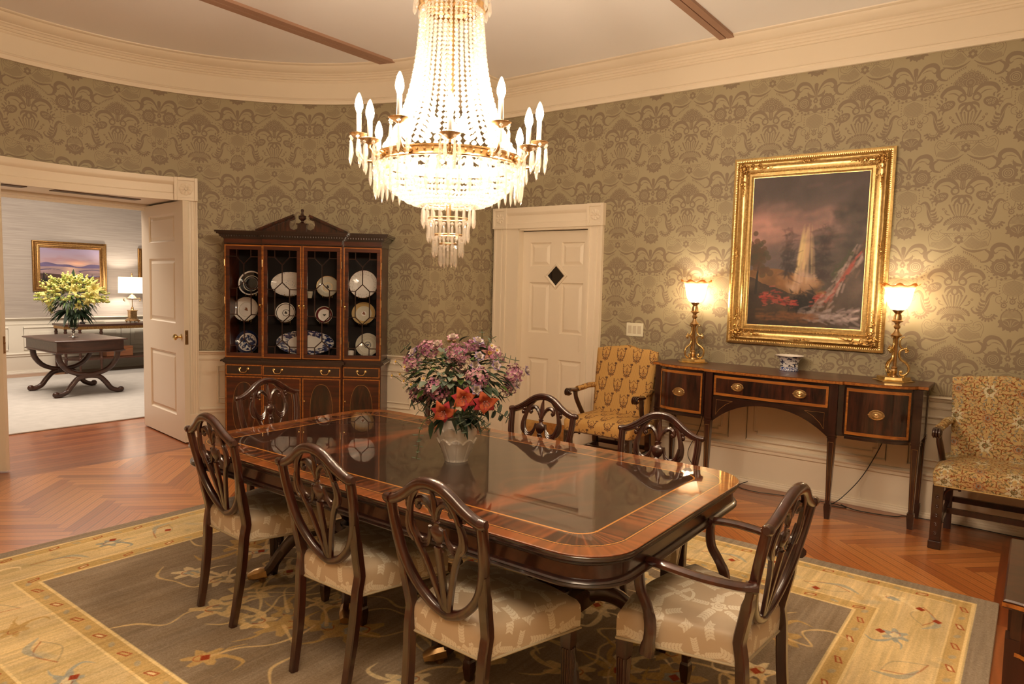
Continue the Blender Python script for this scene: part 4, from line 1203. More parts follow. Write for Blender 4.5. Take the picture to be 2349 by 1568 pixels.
LAB = {'c1': 'shield-back dining chair on the near long side, nearest the open doorway',
       'c2': 'shield-back dining chair in the middle of the near long side, back to the camera',
       'c3': 'shield-back dining chair at the front centre of the photo, its back towards the camera',
       'r0': 'dining chair mostly hidden behind the pink flower vase, against the far long side',
       'r1': 'dining chair across the table, in front of the white door and gold striped armchair',
       'r2': 'dining chair across the table, in front of the sideboard, nearest its lamp',
       'f': 'dining chair at the far end of the table, in front of the china cabinet'}
ch0 = make_chair(LAB['c1'])
for i, (k, x, y, rz) in enumerate((('c1',1.875,2.835,-93),('c2',1.825,2.065,-89),('c3',1.785,1.425,-91),('r0',2.885,2.80,91),('r1',2.862,2.11,94),('r2',2.808,1.39,94),('f',2.42,3.365,180))):
    if i == 0:
        ch0.location = (x, y, ZR); ch0.rotation_euler = (0,0,R_(rz)); ch0['group'] = 'shield-back dining chairs'; continue
    dup(ch0, (x, y, ZR), R_(rz), LAB[k])
ar = make_chair('shield-back mahogany armchair with ivory seat at the near end of the table', True)
ar.name = 'dining_armchair'; ar.location = (2.245, .83, ZR); ar.rotation_euler = (0,0,R_(-4)); ar['group'] = 'shield-back dining chairs'

# ------------------------------------------------------------------ chandelier
CHX, CHY = 2.266, 2.066
cd = thing('chandelier', 'tiered crystal chandelier with brass ring, twelve lit candle arms and bead curtain', 'chandelier', (CHX, CHY, 0))
fa = math.atan2(-CHY, -CHX)                            # towards the photograph's side
RR = .300
m = MB(); m.lathe([(RR-.006,2.020),(RR+.010,2.020),(RR+.014,2.024),(RR+.010,2.029),(RR+.008,2.033),(RR+.008,2.051),(RR+.012,2.055),(RR+.012,2.061),(RR-.006,2.063),(RR-.006,2.020)], 72, cap=(False,False))
for k in range(60):
    a = 2*PI*k/60; m.ball((math.cos(a)*(RR+.009), math.sin(a)*(RR+.009), 2.042), .006, 6, 4)
m.build('brass_ring', M['antbrass'], cd, smooth=40)
m = MB(); m.lathe([(.0115,1.80),(.0115,3.30),(.03,3.31),(.03,3.33),(.02,3.35)], 12); m.lathe([(.02,3.34),(.07,3.42),(.085,3.45),(.085,3.465)], 24); m.build('stem', M['antbrass'], cd)
m = MB(); m.lathe([(.118,2.672),(.140,2.672),(.150,2.685),(.140,2.70),(.128,2.72),(.140,2.745),(.13,2.75),(.118,2.70)], 36, cap=(False,False))
for k in range(16):
    a = 2*PI*k/16; c_, s_ = math.cos(a), math.sin(a)
    m.ribbon([(c_*r, s_*r, z) for r, z in ((.135,2.735),(.150,2.765),(.160,2.80),(.150,2.825))], [.04,.045,.03,.006], .006, (c_, s_, 0))
for k in range(6):
    a = 2*PI*k/6; m.tube([(math.cos(a)*r, math.sin(a)*r, z) for r, z in ((.012,2.69),(.12,2.69))], .005, 6)
m.build('crown', M['antbrass'], cd, smooth=40)
def gem(m, c, r, h, n=6, ph=0.0):
    """faceted bead"""
    m.lathe([(.001,-h),(r*.62,-h*.62),(r,-h*.12),(r,h*.12),(r*.62,h*.62),(.001,h)], n, c, ph=ph, cap=(False,False))
def prism_drop(m, c, L, w, n=6, ph=0.0):
    """hanging pointed prism with a button on top, top at c"""
    x, y, z = c
    gem(m, (x,y,z-.009), w*.9, .009, 6)
    m.lathe([(.0006,z-.018),(w*.55,z-.026),(w*.72,z-.06*L/.12-.012),(w*.80,z-L*.78),(w*.42,z-L*.92),(.0005,z-L)], n, (x,y,0), ph=ph, cap=(False,False))
# curtain of bead strands from the crown to the ring
def strand_r(z):
    t = (2.675-z)/(2.675-2.063); return .128+.040*t+.125*t**3.2
for k in range(40):
    a = 2*PI*(k+.5)/40; m = MB(); z = 2.665; i = 0
    while z > 2.075:
        t = (2.665-z)/.6; s_ = .0078+.0056*t; r = strand_r(z)
        gem(m, (r*math.cos(a), r*math.sin(a), z), s_, s_*1.02, 6, a+i); z -= s_*2.02; i += 1
    m.build('bead_strand', M['crystal'], cd, smooth=0)
# beaded basket below the ring
for k in range(9):
    t = k/8; r = .292-.170*t**1.5; z = 2.005-.148*(1-(1-t)**1.6); n = max(26, int(r*2*PI/.0165)); m = MB()
    for i in range(n):
        a = 2*PI*(i+.5*(k % 2))/n; gem(m, (r*math.cos(a), r*math.sin(a), z), .0098, .0098, 6, a)
    m.build('bead_row', M['crystal'], cd, smooth=0)
# prisms: outer fringe and three small tiers with a tail
def tier(n, R, z, L, w, col, ring=True):
    for i in range(n):
        a = 2*PI*(i+.3)/n; m = MB(); prism_drop(m, (R*math.cos(a), R*math.sin(a), z), L*(1+.05*math.sin(i*2.4)), w, 6, a); m.build('crystal_prism', col, cd, smooth=0)
    if ring:
        m = MB(); m.tube([(R*math.cos(2*PI*i/40), R*math.sin(2*PI*i/40), z+.004) for i in range(40)], .004, 6, closed=True); m.build('tier_ring', M['antbrass'], cd)
tier(46, .314, 2.022, .142, .0100, M['crystal'], False)
tier(20, .112, 1.862, .100, .0098, M['crystal2'])
tier(15, .088, 1.797, .100, .0098, M['crystal2'])
tier(11, .064, 1.728, .094, .0095, M['crystal2'])
tier(7, .036, 1.690, .098, .0092, M['crystal2'])
m = MB()
for i in range(22): gem(m, (.114*math.cos(2*PI*i/22), .114*math.sin(2*PI*i/22), 1.858), .011, .011, 6, i)
m.build('bead_row', M['crystal'], cd, smooth=0)
# lamps inside the basket and the bead curtain
for r, z, n in ((.15,1.985,6),(.07,2.16,3)):
    for k in range(n):
        a = 2*PI*(k+.25)/n; m = MB(); m.lathe([(.006,z),(.012,z+.012),(.017,z+.03),(.014,z+.05),(.006,z+.066),(0,z+.07)], 10, (r*math.cos(a), r*math.sin(a), 0)); m.build('inner_bulb', M['ibulb'], cd)
# twelve arms, long and short by turns
for k in range(12):
    a = fa+2*PI*k/12; hi = k % 2; ca, sa = math.cos(a), math.sin(a)
    rc, zc = (.385, 2.130) if hi else (.368, 2.074)
    P = lambda r, z, o=0: (r*ca-o*sa, r*sa+o*ca, z)
    q = cr([(RR+.008,2.040),(RR+.030,2.032),(rc-.020,2.028+.012*hi),(rc-.002,2.052+.02*hi),(rc+.002,zc-.022),(rc,zc-.004)], 4)
    m = MB(); m.tube([P(r, z) for r, z in q], [.009]*3+[.0065]*(len(q)-3), 8); m.ball(P(RR+.012,2.041), .013, 8, 5)
    am = m.build('candle_arm', M['antbrass'], cd, smooth=60)
    m = MB(); n = 20; rings = []
    for r, z in ((.008,-.008),(.012,-.004),(.026,.002),(.038,.010),(.041,.014),(.039,.015),(.025,.008),(.012,.006)):
        rings.append([P(rc+r*(1+.05*(i % 2))*math.cos(2*PI*i/n), zc+z, r*(1+.05*(i % 2))*math.sin(2*PI*i/n)) for i in range(n)])
    m.loft(rings); m.lathe([(.013,zc+.006),(.013,zc+.022),(.011,zc+.024)], 10, P(rc,0)); m.build('drip_cup', M['antbrass'], am, smooth=60)
    hc = .098 if hi else .082
    m = MB(); m.lathe([(.0105,zc+.018),(.0105,zc+hc),(.009,zc+hc+.003)], 12, P(rc,0)); m.build('candle_sleeve', M['candle'], am)
    zb = zc+hc; m = MB(); m.lathe([(.007,zb),(.011,zb+.010),(.0165,zb+.026),(.0175,zb+.036),(.014,zb+.056),(.008,zb+.074),(.003,zb+.084),(0,zb+.087)], 12, P(rc,0)); m.build('candle_bulb', M['bulb'], am)
    m = MB()
    for i in range(6):
        b = 2*PI*(i+.5)/6; L = .095 if i % 2 else .128
        x, y, z = P(rc+.036*math.cos(b), zc+.006, .036*math.sin(b)); gem(m, (x,y,z-.008), .0075, .008, 6)
        m.lathe([(.0005,z-.016),(.0045,z-.026),(.0075,z-L*.62),(.0088,z-L*.74),(.0045,z-L*.92),(.0005,z-L)], 6, (x,y,0), cap=(False,False))
    m.build('crystal_drop', M['crystal2'], am, smooth=0)
for k in range(14):                                     # large drops round the crown
    a = 2*PI*k/14; m = MB(); prism_drop(m, (.158*math.cos(a), .158*math.sin(a), 2.735), .085, .012, 8); m.build('crown_drop', M['crystal2'], cd, smooth=0)
# ------------------------------------------------------------------ china cabinet
CAB = (3.765, 5.14); CROT = R_(-53.05)
cb = thing('china_cabinet', 'mahogany breakfront china cabinet with glazed doors and broken pediment', 'cabinet', (*CAB, 0), CROT)
def cab_part(name, mat, m, parent=None, smooth=30): return m.build(name, mat, parent or cb, smooth=smooth)
CW, CD, MID = .690, .36, .350                         # half width, depth, half width of the projecting middle
def front(x): return 0.0 if abs(x) < MID else .032
bf = [(-CW,.032),(-MID,.032),(-MID,0),(MID,0),(MID,.032),(CW,.032)]
def plan(o, back=CD): return [(-CW-o, back), (-CW-o, .032-o), (-MID-o, .032-o), (-MID-o, -o), (MID+o, -o), (MID+o, .032-o), (CW+o, .032-o), (CW+o, back)]
m = MB(); m.prism(plan(0), .06, .775); m.prism(plan(.012), 0, .055); m.prism(plan(.006), .055, .075); cab_part('base_cabinet', M['cabwood'], m)
m = MB()
for o, z0, z1 in ((.004,.775,.783),(.014,.783,.792),(.030,.792,.806),(.024,.806,.812),(.008,.812,.822)): m.prism(plan(o), z0, z1)
cab_part('waist_moulding', M['mahogx'], m)
# upper carcass: sides, back, top, posts
m = MB(); UD = .335
m.box(-CW, -CW+.018, .036, UD, .822, 1.86); m.box(CW-.018, CW, .036, UD, .822, 1.86); m.box(-CW, CW, UD-.012, UD, .822, 1.86)
m.box(-CW, CW, .034, UD, .822, .836); m.box(-CW, CW, .034, UD, 1.835, 1.86)
for x in (-MID, 0, MID): m.box(x-.006, x+.006, front(x-.02) if x else .004, .05, .83, 1.84)
cab_part('upper_case', M['cabwood'], m)
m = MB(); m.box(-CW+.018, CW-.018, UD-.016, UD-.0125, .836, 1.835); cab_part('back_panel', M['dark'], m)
for z in (1.365, 1.128):
    m = MB(); m.box(-CW+.02, CW-.02, .075, UD-.018, z-.006, z); cab_part('shelf', M['pane'], m, smooth=0)
m = MB()
for o, z0, z1 in ((.002,1.822,1.872),(.006,1.868,1.874),(.018,1.874,1.884),(.026,1.884,1.898),(.034,1.898,1.906),(.050,1.906,1.920),(.060,1.920,1.936)): m.prism(plan(o), z0, z1)
for i in range(64):
    x = -CW-.02+(2*CW+.04)*i/63; m.box(x-.006, x+.006, front(x)-.036, front(x)-.020, 1.886, 1.898)
cab_part('cornice', M['mahogx'], m)
m = MB()
for a, b in ((-CW,-MID),(-MID,MID),(MID,CW)):
    y = front((a+b)/2); m.box(a+.004, b-.004, y-.0045, y-.001, 1.832, 1.866)
cab_part('frieze_band', M['cabwood'], m)
# broken pediment with urn finial
for s_ in (1, -1):
    m = MB(); pts = [(s_*.385,1.936),(s_*.070,2.070),(s_*.062,2.058),(s_*.070,2.040)]
    c0 = [(s_*(.072+.042*(-math.cos(R_(a)))), 1.995+.042*math.sin(R_(a))) for a in (60,20,-20,-60,-90)]
    m.prism(pts+[(s_*.105,2.030),(s_*.112,1.998),(s_*.104,1.968),(s_*.075,1.953),(s_*.045,1.962),(s_*.034,1.985),(s_*.030,1.985),(s_*.030,1.936)] if True else pts, .0, .022, 'y')
    m.ribbon([(s_*.395,-.006,1.940),(s_*.066,-.006,2.078)], .020, .040, (0,-1,0), ch=.1); m.ribbon([(s_*.375,-.004,1.937),(s_*.075,-.004,2.062)], .010, .030, (0,-1,0), ch=.1)
    for i in range(22):
        t = i/22; x, z = s_*(.36-.28*t), 1.937+.118*t; m.box(x-.003, x+.003, -.012, -.002, z-.004, z+.004)
    cab_part('pediment', M['flame'], m)
m = MB(); m.box(-.038,.038,-.006,.03,1.936,2.000); m.box(-.046,.046,-.014,.036,2.000,2.010)
m.lathe([(.030,2.010),(.024,2.016),(.012,2.024),(.010,2.032),(.030,2.048),(.034,2.062),(.030,2.070),(.036,2.074),(.022,2.080),(.012,2.092),(.009,2.104),(.012,2.116),(.014,2.124),(.009,2.134),(0,2.137)], 18, (0,.012,0))
cab_part('finial', M['mahog'], m)
def bandframe(m, x0, x1, z0, z1, y, w, o=.0015):
    m.box(x0, x1, y-o, y+.001, z0, z0+w); m.box(x0, x1, y-o, y+.001, z1-w, z1); m.box(x0, x0+w, y-o, y+.001, z0+w, z1-w); m.box(x1-w, x1, y-o, y+.001, z0+w, z1-w)
GLZ = [((.25,0),(.25,.066)),((.75,0),(.75,.066)),((0,.066),(.25,.066)),((.75,.066),(1,.066)),((.25,.066),(.5,.139)),((.75,.066),(.5,.139)),((.5,.139),(.5,.308)),
       ((.5,.308),(.25,.375)),((.5,.308),(.75,.375)),((0,.375),(.25,.375)),((.75,.375),(1,.375)),((.25,.375),(.25,.628)),((.75,.375),(.75,.628)),((0,.628),(.25,.628)),((.75,.628),(1,.628)),
       ((.25,.628),(.5,.695)),((.75,.628),(.5,.695)),((.5,.695),(.5,.867)),((.5,.867),(.25,.932)),((.5,.867),(.75,.932)),((0,.932),(.25,.932)),((.75,.932),(1,.932)),((.25,.932),(.25,1)),((.75,.932),(.75,1))]
DX = [(-.688,-.353),(-.346,-.003),(.003,.346),(.353,.688)]
for i, (a, b) in enumerate(DX):
    y = front((a+b)/2); z0, z1 = .828, 1.818; fw = .043
    m = MB(); m.box(a, b, y, y+.02, z0, z0+fw, .002); m.box(a, b, y, y+.02, z1-fw, z1, .002); m.box(a, a+fw, y, y+.02, z0+fw, z1-fw, .002); m.box(b-fw, b, y, y+.02, z0+fw, z1-fw, .002)
    d = cab_part('glazed_door', M['cabwood'], m)
    m = MB(); bandframe(m, a+.002, b-.002, z0+.002, z1-.002, y, .0095); cab_part('inlay_band', M['band'], m, d)
    gx0, gx1, gz0, gz1 = a+fw, b-fw, z0+fw, z1-fw
    m = MB()
    for (u0, v0), (u1, v1) in GLZ:
        m.ribbon([(gx0+u0*(gx1-gx0), y+.008, gz1-v0*(gz1-gz0)), (gx0+u1*(gx1-gx0), y+.008, gz1-v1*(gz1-gz0))], .0085, .012, (0,-1,0), ch=.3)
    cab_part('glazing_bars', M['mahogx'], m, d)
    m = MB(); m.box(gx0, gx1, y+.013, y+.0155, gz0, gz1); cab_part('glass_pane', M['pane'], m, d, 0)
    kx_ = (b-.018) if i in (0, 1) else (a+.018)
    m = MB(); m.lathe([(.007,0),(.005,.004),(.004,.012),(.0085,.018),(.008,.024),(0,.027)], 12, (kx_, y, 1.297), ax=(0,-1,0)); m.box(kx_-.003, kx_+.003, y-.002, y, 1.272, 1.29)
    cab_part('door_knob', M['brass'], m, d)
    hx = b if i in (1, 2) and False else (b-.001 if i > 1 else a+.001)
    for z in (1.0, 1.33, 1.66):
        m = MB(); m.tube([(hx, y-.004, z-.03),(hx, y-.004, z+.03)], .004, 6); cab_part('hinge', M['antbrass'], m, d)
def bail(m, x, y, z, w=.036):
    """swan-neck drop handle"""
    for s_ in (1, -1): m.lathe([(.012,0),(.011,.003),(.006,.006),(.005,.012),(.007,.015),(0,.018)], 12, (x+s_*w, y, z), ax=(0,-1,0))
    q = cr([(x-w,y-.016,z),(x-w+.004,y-.018,z-.014),(x-w*.6,y-.020,z-.028),(x,y-.021,z-.031),(x+w*.6,y-.020,z-.028),(x+w-.004,y-.018,z-.014),(x+w,y-.016,z)], 4); m.tube(q, .0036, 6)
for a, b, hs in ((-.682,-.357,(0,)),(-.343,.343,(-.62,.62)),(.357,.682,(0,))):
    y = front((a+b)/2); m = MB(); m.box(a, b, y-.006, y+.01, .672, .766, .002); d = cab_part('drawer', M['mahogx'], m)
    m = MB(); bandframe(m, a+.001, b-.001, .673, .765, y-.006, .0095); cab_part('inlay_band', M['bandv'], m, d)
    for h in hs:
        m = MB(); bail(m, (a+b)/2+h*(b-a)/2*.98, y-.006, .730); cab_part('drawer_handle', M['brass'], m, d)
for i, (a, b) in enumerate(DX):
    y = front((a+b)/2); m = MB(); m.box(a+.003, b-.003, y-.006, y+.012, .085, .662, .002); d = cab_part('cupboard_door', M['cabwood'], m)
    m = MB(); bandframe(m, a+.004, b-.004, .086, .661, y-.006, .0095); cab_part('inlay_band', M['bandv'], m, d)
    cx_, cz_, rx_, rz_ = (a+b)/2, .375, .098, .235
    el = [(cx_+rx_*math.copysign(abs(math.cos(t))**.85, math.cos(t)), cz_+rz_*math.copysign(abs(math.sin(t))**.85, math.sin(t))) for t in np.linspace(0, 2*PI, 40, endpoint=False)]
    m = MB(); m.prism(el, y-.008, y-.004, 'y'); cab_part('oval_panel', M['flame'], m, d)
    m = MB(); m.tube([(p[0], y-.0075, p[1]) for p in el], .0022, 4, closed=True); cab_part('oval_line', M['line'], m, d)
    kx_ = (b-.024) if i == 0 else (a+.024); kx_ = (b-.024) if i in (0, 1) else kx_
    m = MB(); m.lathe([(.007,0),(.005,.004),(.004,.010),(.008,.016),(0,.023)], 12, (kx_, y-.006, .46), ax=(0,-1,0)); cab_part('door_knob', M['brass'], m, d)

# china on the shelves
CM = Matrix.Translation((*CAB, 0)) @ Matrix.Rotation(CROT, 4, 'Z')
def glaze(name, col, **k): return plain(name, col, rough=.1, coat=.7, **k)
PC = {'white': M['china'], 'cream': glaze('cream_china', W(.84,.74,.60)), 'gold': metal('gilt_line', (.85,.62,.3,1), .3), 'black': glaze('black_glaze', (.012,.014,.016,1)),
      'maroon': glaze('maroon_glaze', W(.40,.12,.12)), 'navy': glaze('navy_glaze', (.012,.022,.075,1)), 'tan': glaze('tan_glaze', W(.78,.60,.36)), 'grey': glaze('grey_print', (.36,.35,.40,1)), 'rust': glaze('rust_print', W(.62,.34,.20))}
def printed(name, base, ink, sc_, lo, hi):
    m, nt, bs = newmat(name); setp(bs, rough=.1, coat=.7); tc = nd(nt, 'ShaderNodeTexCoord')
    n = nd(nt, 'ShaderNodeTexNoise', {'Vector': tc.outputs['Object'], 'Scale': sc_, 'Detail': 3.0, 'Roughness': .55})
    r = nd(nt, 'ShaderNodeValToRGB', {'Fac': n.outputs['Fac']}); e = r.color_ramp.elements; e[0].position = lo; e[0].color = base; e[1].position = hi; e[1].color = ink
    nt.links.new(r.outputs[0], bs.inputs['Base Color']); return m
PC['blue'] = printed('flow_blue_print', (.76,.75,.74,1), (.012,.025,.11,1), 30, .42, .50)
PC['lace'] = printed('grey_lace_print', (.80,.76,.70,1), (.42,.44,.52,1), 70, .52, .62)
PC['text'] = printed('lettered_rim', (.80,.76,.72,1), (.48,.44,.40,1), 110, .55, .62)
def plate(label, x, zc, rx, rz, sect, tilt=14, yb=.245, emblem=None, flip=False):
    """sect: [(outer radius fraction, material)] from the rim inwards"""
    mats = []; mi = []
    for _, k in sect:
        if PC[k] not in mats: mats.append(PC[k])
    prof = []; prev = 1.0
    P = lambda f: (f*rx, .020*max(0, (f-.60)/.40)**1.2+(.004 if f > .58 else .0))
    fr = [s[0] for s in sect]+[0.0]
    segs = []
    for i, (f0, k) in enumerate(sect):
        f1 = fr[i+1]; st = 3 if f0-f1 > .2 else 1
        for j in range(st): segs.append((f0+(f1-f0)*j/st, f0+(f1-f0)*(j+1)/st, mats.index(PC[k])))
    m = MB(); n = 40
    T = Matrix.Translation((x, yb, zc)) @ Matrix.Rotation(R_(-tilt), 4, 'X') @ Matrix.Rotation(R_(90), 4, 'X') @ Matrix.Diagonal((1, rz/rx, 1, 1))
    m.T = CM @ T
    for f0, f1, k in segs:
        m.lathe([P(f1), P(f0)], n, mi=k, cap=(f1 <= 0, False))
    bi = mats.index(PC['white']) if PC['white'] in mats else 0
    m.lathe([(rx, .0205), (rx*1.004, .018), (rx*.62, -.004), (0.001, -.006)], n, mi=bi, cap=(False, True))
    m.T = CM @ T
    c0 = (m.T @ Vector((0,0,.004)))
    nm = 'platter' if rx > rz*1.2 else 'plate'
    inv = CM @ T
    vs = [inv.inverted() @ Vector(v) for v in m.v]; m.v = [tuple(v) for v in vs]
    o = m.build(nm, mats, smooth=50); o.matrix_world = inv
    tag(o, label, nm, 'china plates in the cabinet')
    if emblem:
        e = MB()
        if emblem in ('eagle', 'seal'):
            s_ = rx*(.20 if emblem == 'eagle' else .14)
            e.prism([(-s_,s_*.7),(-s_*.3,s_*.35),(0,s_*.6),(s_*.3,s_*.35),(s_,s_*.7),(s_*.75,-.1*s_),(s_*.25,-.2*s_),(s_*.3,-s_*.8),(0,-s_*.6),(-s_*.3,-s_*.8),(-s_*.25,-.2*s_),(-s_*.75,-.1*s_)], .0042, .0048)
            if emblem == 'seal': e.tube([(rx*.26*math.cos(2*PI*i/24), rx*.26*math.sin(2*PI*i/24), .0044) for i in range(24)], rx*.022, 4, closed=True)
        else:
            for i in range(7): e.ball((rx*.12*math.cos(i*2.4)*(i/6), rx*.12*math.sin(i*2.4)*(i/6), .0042), rx*.06, 6, 4, (1,1,.15))
        e.build('emblem', PC['navy' if emblem == 'seal' else 'rust' if emblem == 'crest' else 'black'], o, smooth=0)
    # brass easel
    st = MB(); b = zc-rz*math.cos(R_(tilt)); y0 = yb-.020
    for s_ in (1, -1):
        u = s_*min(rx*.38, .035)
        st.tube([(x+u, y0+.045, b+.06),(x+u, y0+.030, b-.0065+.004),(x+u, y0-.020, b-.0065+.004),(x+u, y0-.030, b+.003),(x+u, y0-.030, b+.022)], .0022, 5)
    st.tube([(x-min(rx*.38,.035), y0+.03, b-.0025),(x+min(rx*.38,.035), y0+.03, b-.0025)], .002, 5)
    st.T = None; st.v = [tuple(CM @ Vector(v)) for v in st.v]
    tag(st.build('plate_stand', M['brass'], smooth=40), 'small brass stand under the '+label.split(' on the ')[0].split(' in the ')[0], 'plate stand', 'plate stands in the cabinet')
S1, S2, S0 = 1.365, 1.128, .836
def pl(label, px, rx, rz, shelf, sect, **k): plate(label, (px-1174)*6.345/1600+1.845, shelf+rz*math.cos(R_(14))+.006, rx, rz, sect, **k)
pl('black plate with cream rim and shell crest on the top shelf', 575, .112, .112, S1, [(1,'white'),(.90,'black'),(.66,'cream'),(.60,'black'),(.5,'grey'),(.47,'black')])
pl('white plate with red crest on the middle shelf', 563, .112, .112, S2, [(1,'cream'),(.97,'lace'),(.86,'white'),(.6,'cream'),(.58,'white')], emblem='crest')
pl('navy-rimmed blue scenery plate on the bottom shelf', 566, .106, .106, S0, [(1,'navy'),(.78,'white'),(.70,'blue'),(.12,'white')])
pl('oval white platter with grey sprays on the top shelf', 663, .166, .112, S1, [(1,'lace'),(.9,'white'),(.74,'lace'),(.72,'white'),(.36,'lace')])
pl('small white plate with thin black bands on the middle shelf', 653.7, .090, .090, S2, [(1,'white'),(.92,'black'),(.86,'white'),(.36,'black'),(.31,'white')], emblem='dots')
pl('large oval flow-blue platter on the bottom shelf', 699, .262, .112, S0, [(1,'blue'),(.62,'white')])
pl('cream plate with gold rings on the top shelf', 749.5, .098, .098, S1, [(1,'gold'),(.96,'cream'),(.42,'gold'),(.37,'cream')], emblem='dots')
pl('small maroon-bordered bird plate on the middle shelf', 742, .078, .078, S2, [(1,'cream'),(.93,'maroon'),(.72,'white')], emblem='eagle')
pl('big plain white plate with lettered rim on the top shelf', 831.6, .128, .128, S1, [(1,'rust'),(.985,'text'),(.70,'white')])
pl('cream plate with tan border and pink crest on the middle shelf', 832.5, .106, .102, S2, [(1,'tan'),(.68,'cream'),(.22,'white')], emblem='crest')
pl('cream plate with navy eagle seal on the bottom shelf', 842, .108, .108, S0, [(1,'navy'),(.985,'cream'),(.7,'white'),(.68,'cream')], emblem='seal')
def cup(label, px, z, r, h, yb, mat='white', saucer=False):
    x = (px-1174)*(6.1+yb)/1600+1.845; m = MB(); m.lathe([(r*.6,0),(r*.7,.004),(r*.95,h*.6),(r,h),(r*.93,h),(r*.85,h*.5),(.001,.008)], 20)
    if saucer: pass
    o = m.build('cup', PC[mat]); o.matrix_world = CM @ Matrix.Translation((x, yb, z)); tag(o, label, 'cup')
cup('small cream cup on the top shelf beside the oval platter', 708, S1, .028, .058, .14, 'cream')
cup('white mug with a dark rim at the bottom right of the cabinet', 803, S0, .030, .07, .10)
m = MB(); m.lathe([(.022,0),(.022,.008),(.008,.016),(.012,.04),(.006,.06),(.012,.08),(.006,.10),(.010,.13),(.012,.14),(0,.142)], 14)
o = m.build('candlestick', M['antbrass']); o.matrix_world = CM @ Matrix.Translation(((797-1174)*6.3/1600+1.845, .20, S0)); tag(o, 'dark brass candlestick standing inside the cabinet at its right', 'candlestick')

# ------------------------------------------------------------------ sideboard
SBX, SBY = 4.955, 1.482
sb = thing('sideboard', 'long inlaid mahogany sideboard with oval brass handles along the papered wall', 'sideboard', (SBX, SBY, 0), R_(-90))
HALF = [(0,0),(.16,.003),(.31,.012),(.40,.022),(.478,.036),(.484,.060),(.60,.058),(.70,.066),(.79,.086),(.85,.115),(.885,.150),(.900,.178),(.955,.180)]
def sbplan(o, back=.520):
    q = [(-x, y) for x, y in reversed(HALF[1:])]+HALF
    out = []
    for i, (x, y) in enumerate(q):
        sx = 1 if x > 0 else -1 if x < 0 else 0
        out.append((x+(-sx*o if abs(x) > .9 else 0), y+o))
    return [(-.955+o, back)]+out+[(.955-o, back)]
m = MB(); m.loft([[(x, y, z) for x, y in sbplan(o)] for o, z in ((.003,.921),(0,.923),(0,.943),(.003,.945))])
m.build('top', M['cabwood'], sb, smooth=25)
m = MB(); q = sbplan(-.0012); 
for i in range(1, len(q)-2):
    (x0, y0), (x1, y1) = q[i], q[i+1]; m.add([(x0,y0,.925),(x1,y1,.925),(x1,y1,.942),(x0,y0,.942)], [(0,1,2,3)])
m.build('top_edge_band', M['bandv'], sb, smooth=0)
def yfront(x, o=.018):
    x = abs(x)
    for (x0, y0), (x1, y1) in zip(HALF, HALF[1:]):
        if x0 <= x <= x1: return y0+(y1-y0)*(x-x0)/max(x1-x0, 1e-6)+o
    return .2
# carcass: end cupboards, long frieze, back
m = MB()
for s_ in (1, -1):
    xs = [.455,.49,.60,.70,.79,.84,.872]
    poly = [(s_*x, yfront(x, .024)) for x in xs]+[(s_*.872,.20),(s_*.925,.20),(s_*.925,.51),(s_*.455,.51)]
    m.prism(poly, .575, .921)
m.prism([(-.455,yfront(.45,.026)),(-.3,yfront(.3,.026)),(0,yfront(0,.026)),(.3,yfront(.3,.026)),(.455,yfront(.45,.026)),(.455,.51),(-.455,.51)], .745, .921)
m.build('case', M['mahogx'], sb, smooth=25)
m = MB()                                              # arched apron under the drawer
N = 24; top = [(-.40+.80*i/N, .745) for i in range(N+1)]
bot = [(.40-.80*i/N, .560+.155*(1-abs(1-2*i/N)**2.3)) for i in range(N+1)]
m.loft([[(x, yfront(x, .026), z) for x, z in top+bot], [(x, yfront(x, .026)+.02, z) for x, z in top+bot]])
m.build('arched_apron', M['mahogx'], sb, smooth=20)
m = MB()
for s_ in (1, -1):                                     # string lines in the spandrels
    tri = [(s_*.375,.722),(s_*.375,.610),(s_*.350,.650),(s_*.30,.695),(s_*.25,.722)]
    m.tube([(x, yfront(x, .0245), z) for x, z in tri], .0014, 4, closed=True)
m.build('string_line', M['line'], sb)
def bowed(m, x0, x1, z0, z1, o, n=10, th=.010):
    """panel following the bowed front"""
    xs = [x0+(x1-x0)*i/n for i in range(n+1)]
    m.loft([[(x, yfront(x, o), z0), (x, yfront(x, o), z1), (x, yfront(x, o)+th, z1), (x, yfront(x, o)+th, z0)] for x in xs])
def bowband(m, x0, x1, z0, z1, o, w):
    bowed(m, x0, x1, z0, z0+w, o, th=.003); bowed(m, x0, x1, z1-w, z1, o, th=.003)
    for a, b in ((x0, x0+w*.8), (x1-w*.8, x1)): bowed(m, a, b, z0+w, z1-w, o, 2, .003)
def oval(m, x, z, o, s_=1.0):
    """oval plate with a bail ring"""
    y = yfront(x, o); T = Matrix.Translation((x, y, z)) @ Matrix.Rotation(R_(90), 4, 'X') @ Matrix.Diagonal((1.42*s_,s_,1,1)); m.T = T
    m.lathe([(.031,-.002),(.031,.002),(.029,.004),(.024,.0025),(.018,.003),(.012,.005),(.009,.004),(.006,.007),(0,.008)], 28)
    m.T = Matrix.Translation((x, y-.008, z)) @ Matrix.Rotation(R_(90), 4, 'X'); a = []
    for i in range(17):
        t = R_(180+180*i/16); a.append((.040*s_*math.cos(t), .026*s_*math.sin(t), .002))
    m.tube(a, .0032*s_, 6); m.T = None
    for q in (-1, 1): m.ball((x+q*.041*s_, y-.008, z), .0055*s_, 8, 5)
m = MB(); bowed(m, -.395, .395, .757, .902, .018); dr = m.build('drawer', M['flame'], sb, smooth=25)
m = MB(); bowband(m, -.395, .395, .757, .902, .0165, .019); m.build('inlay_band', M['band'], dr, smooth=25)
for x in (-.215, .215):
    m = MB(); oval(m, x, .832, .017); m.build('oval_handle', M['antbrass'], dr)
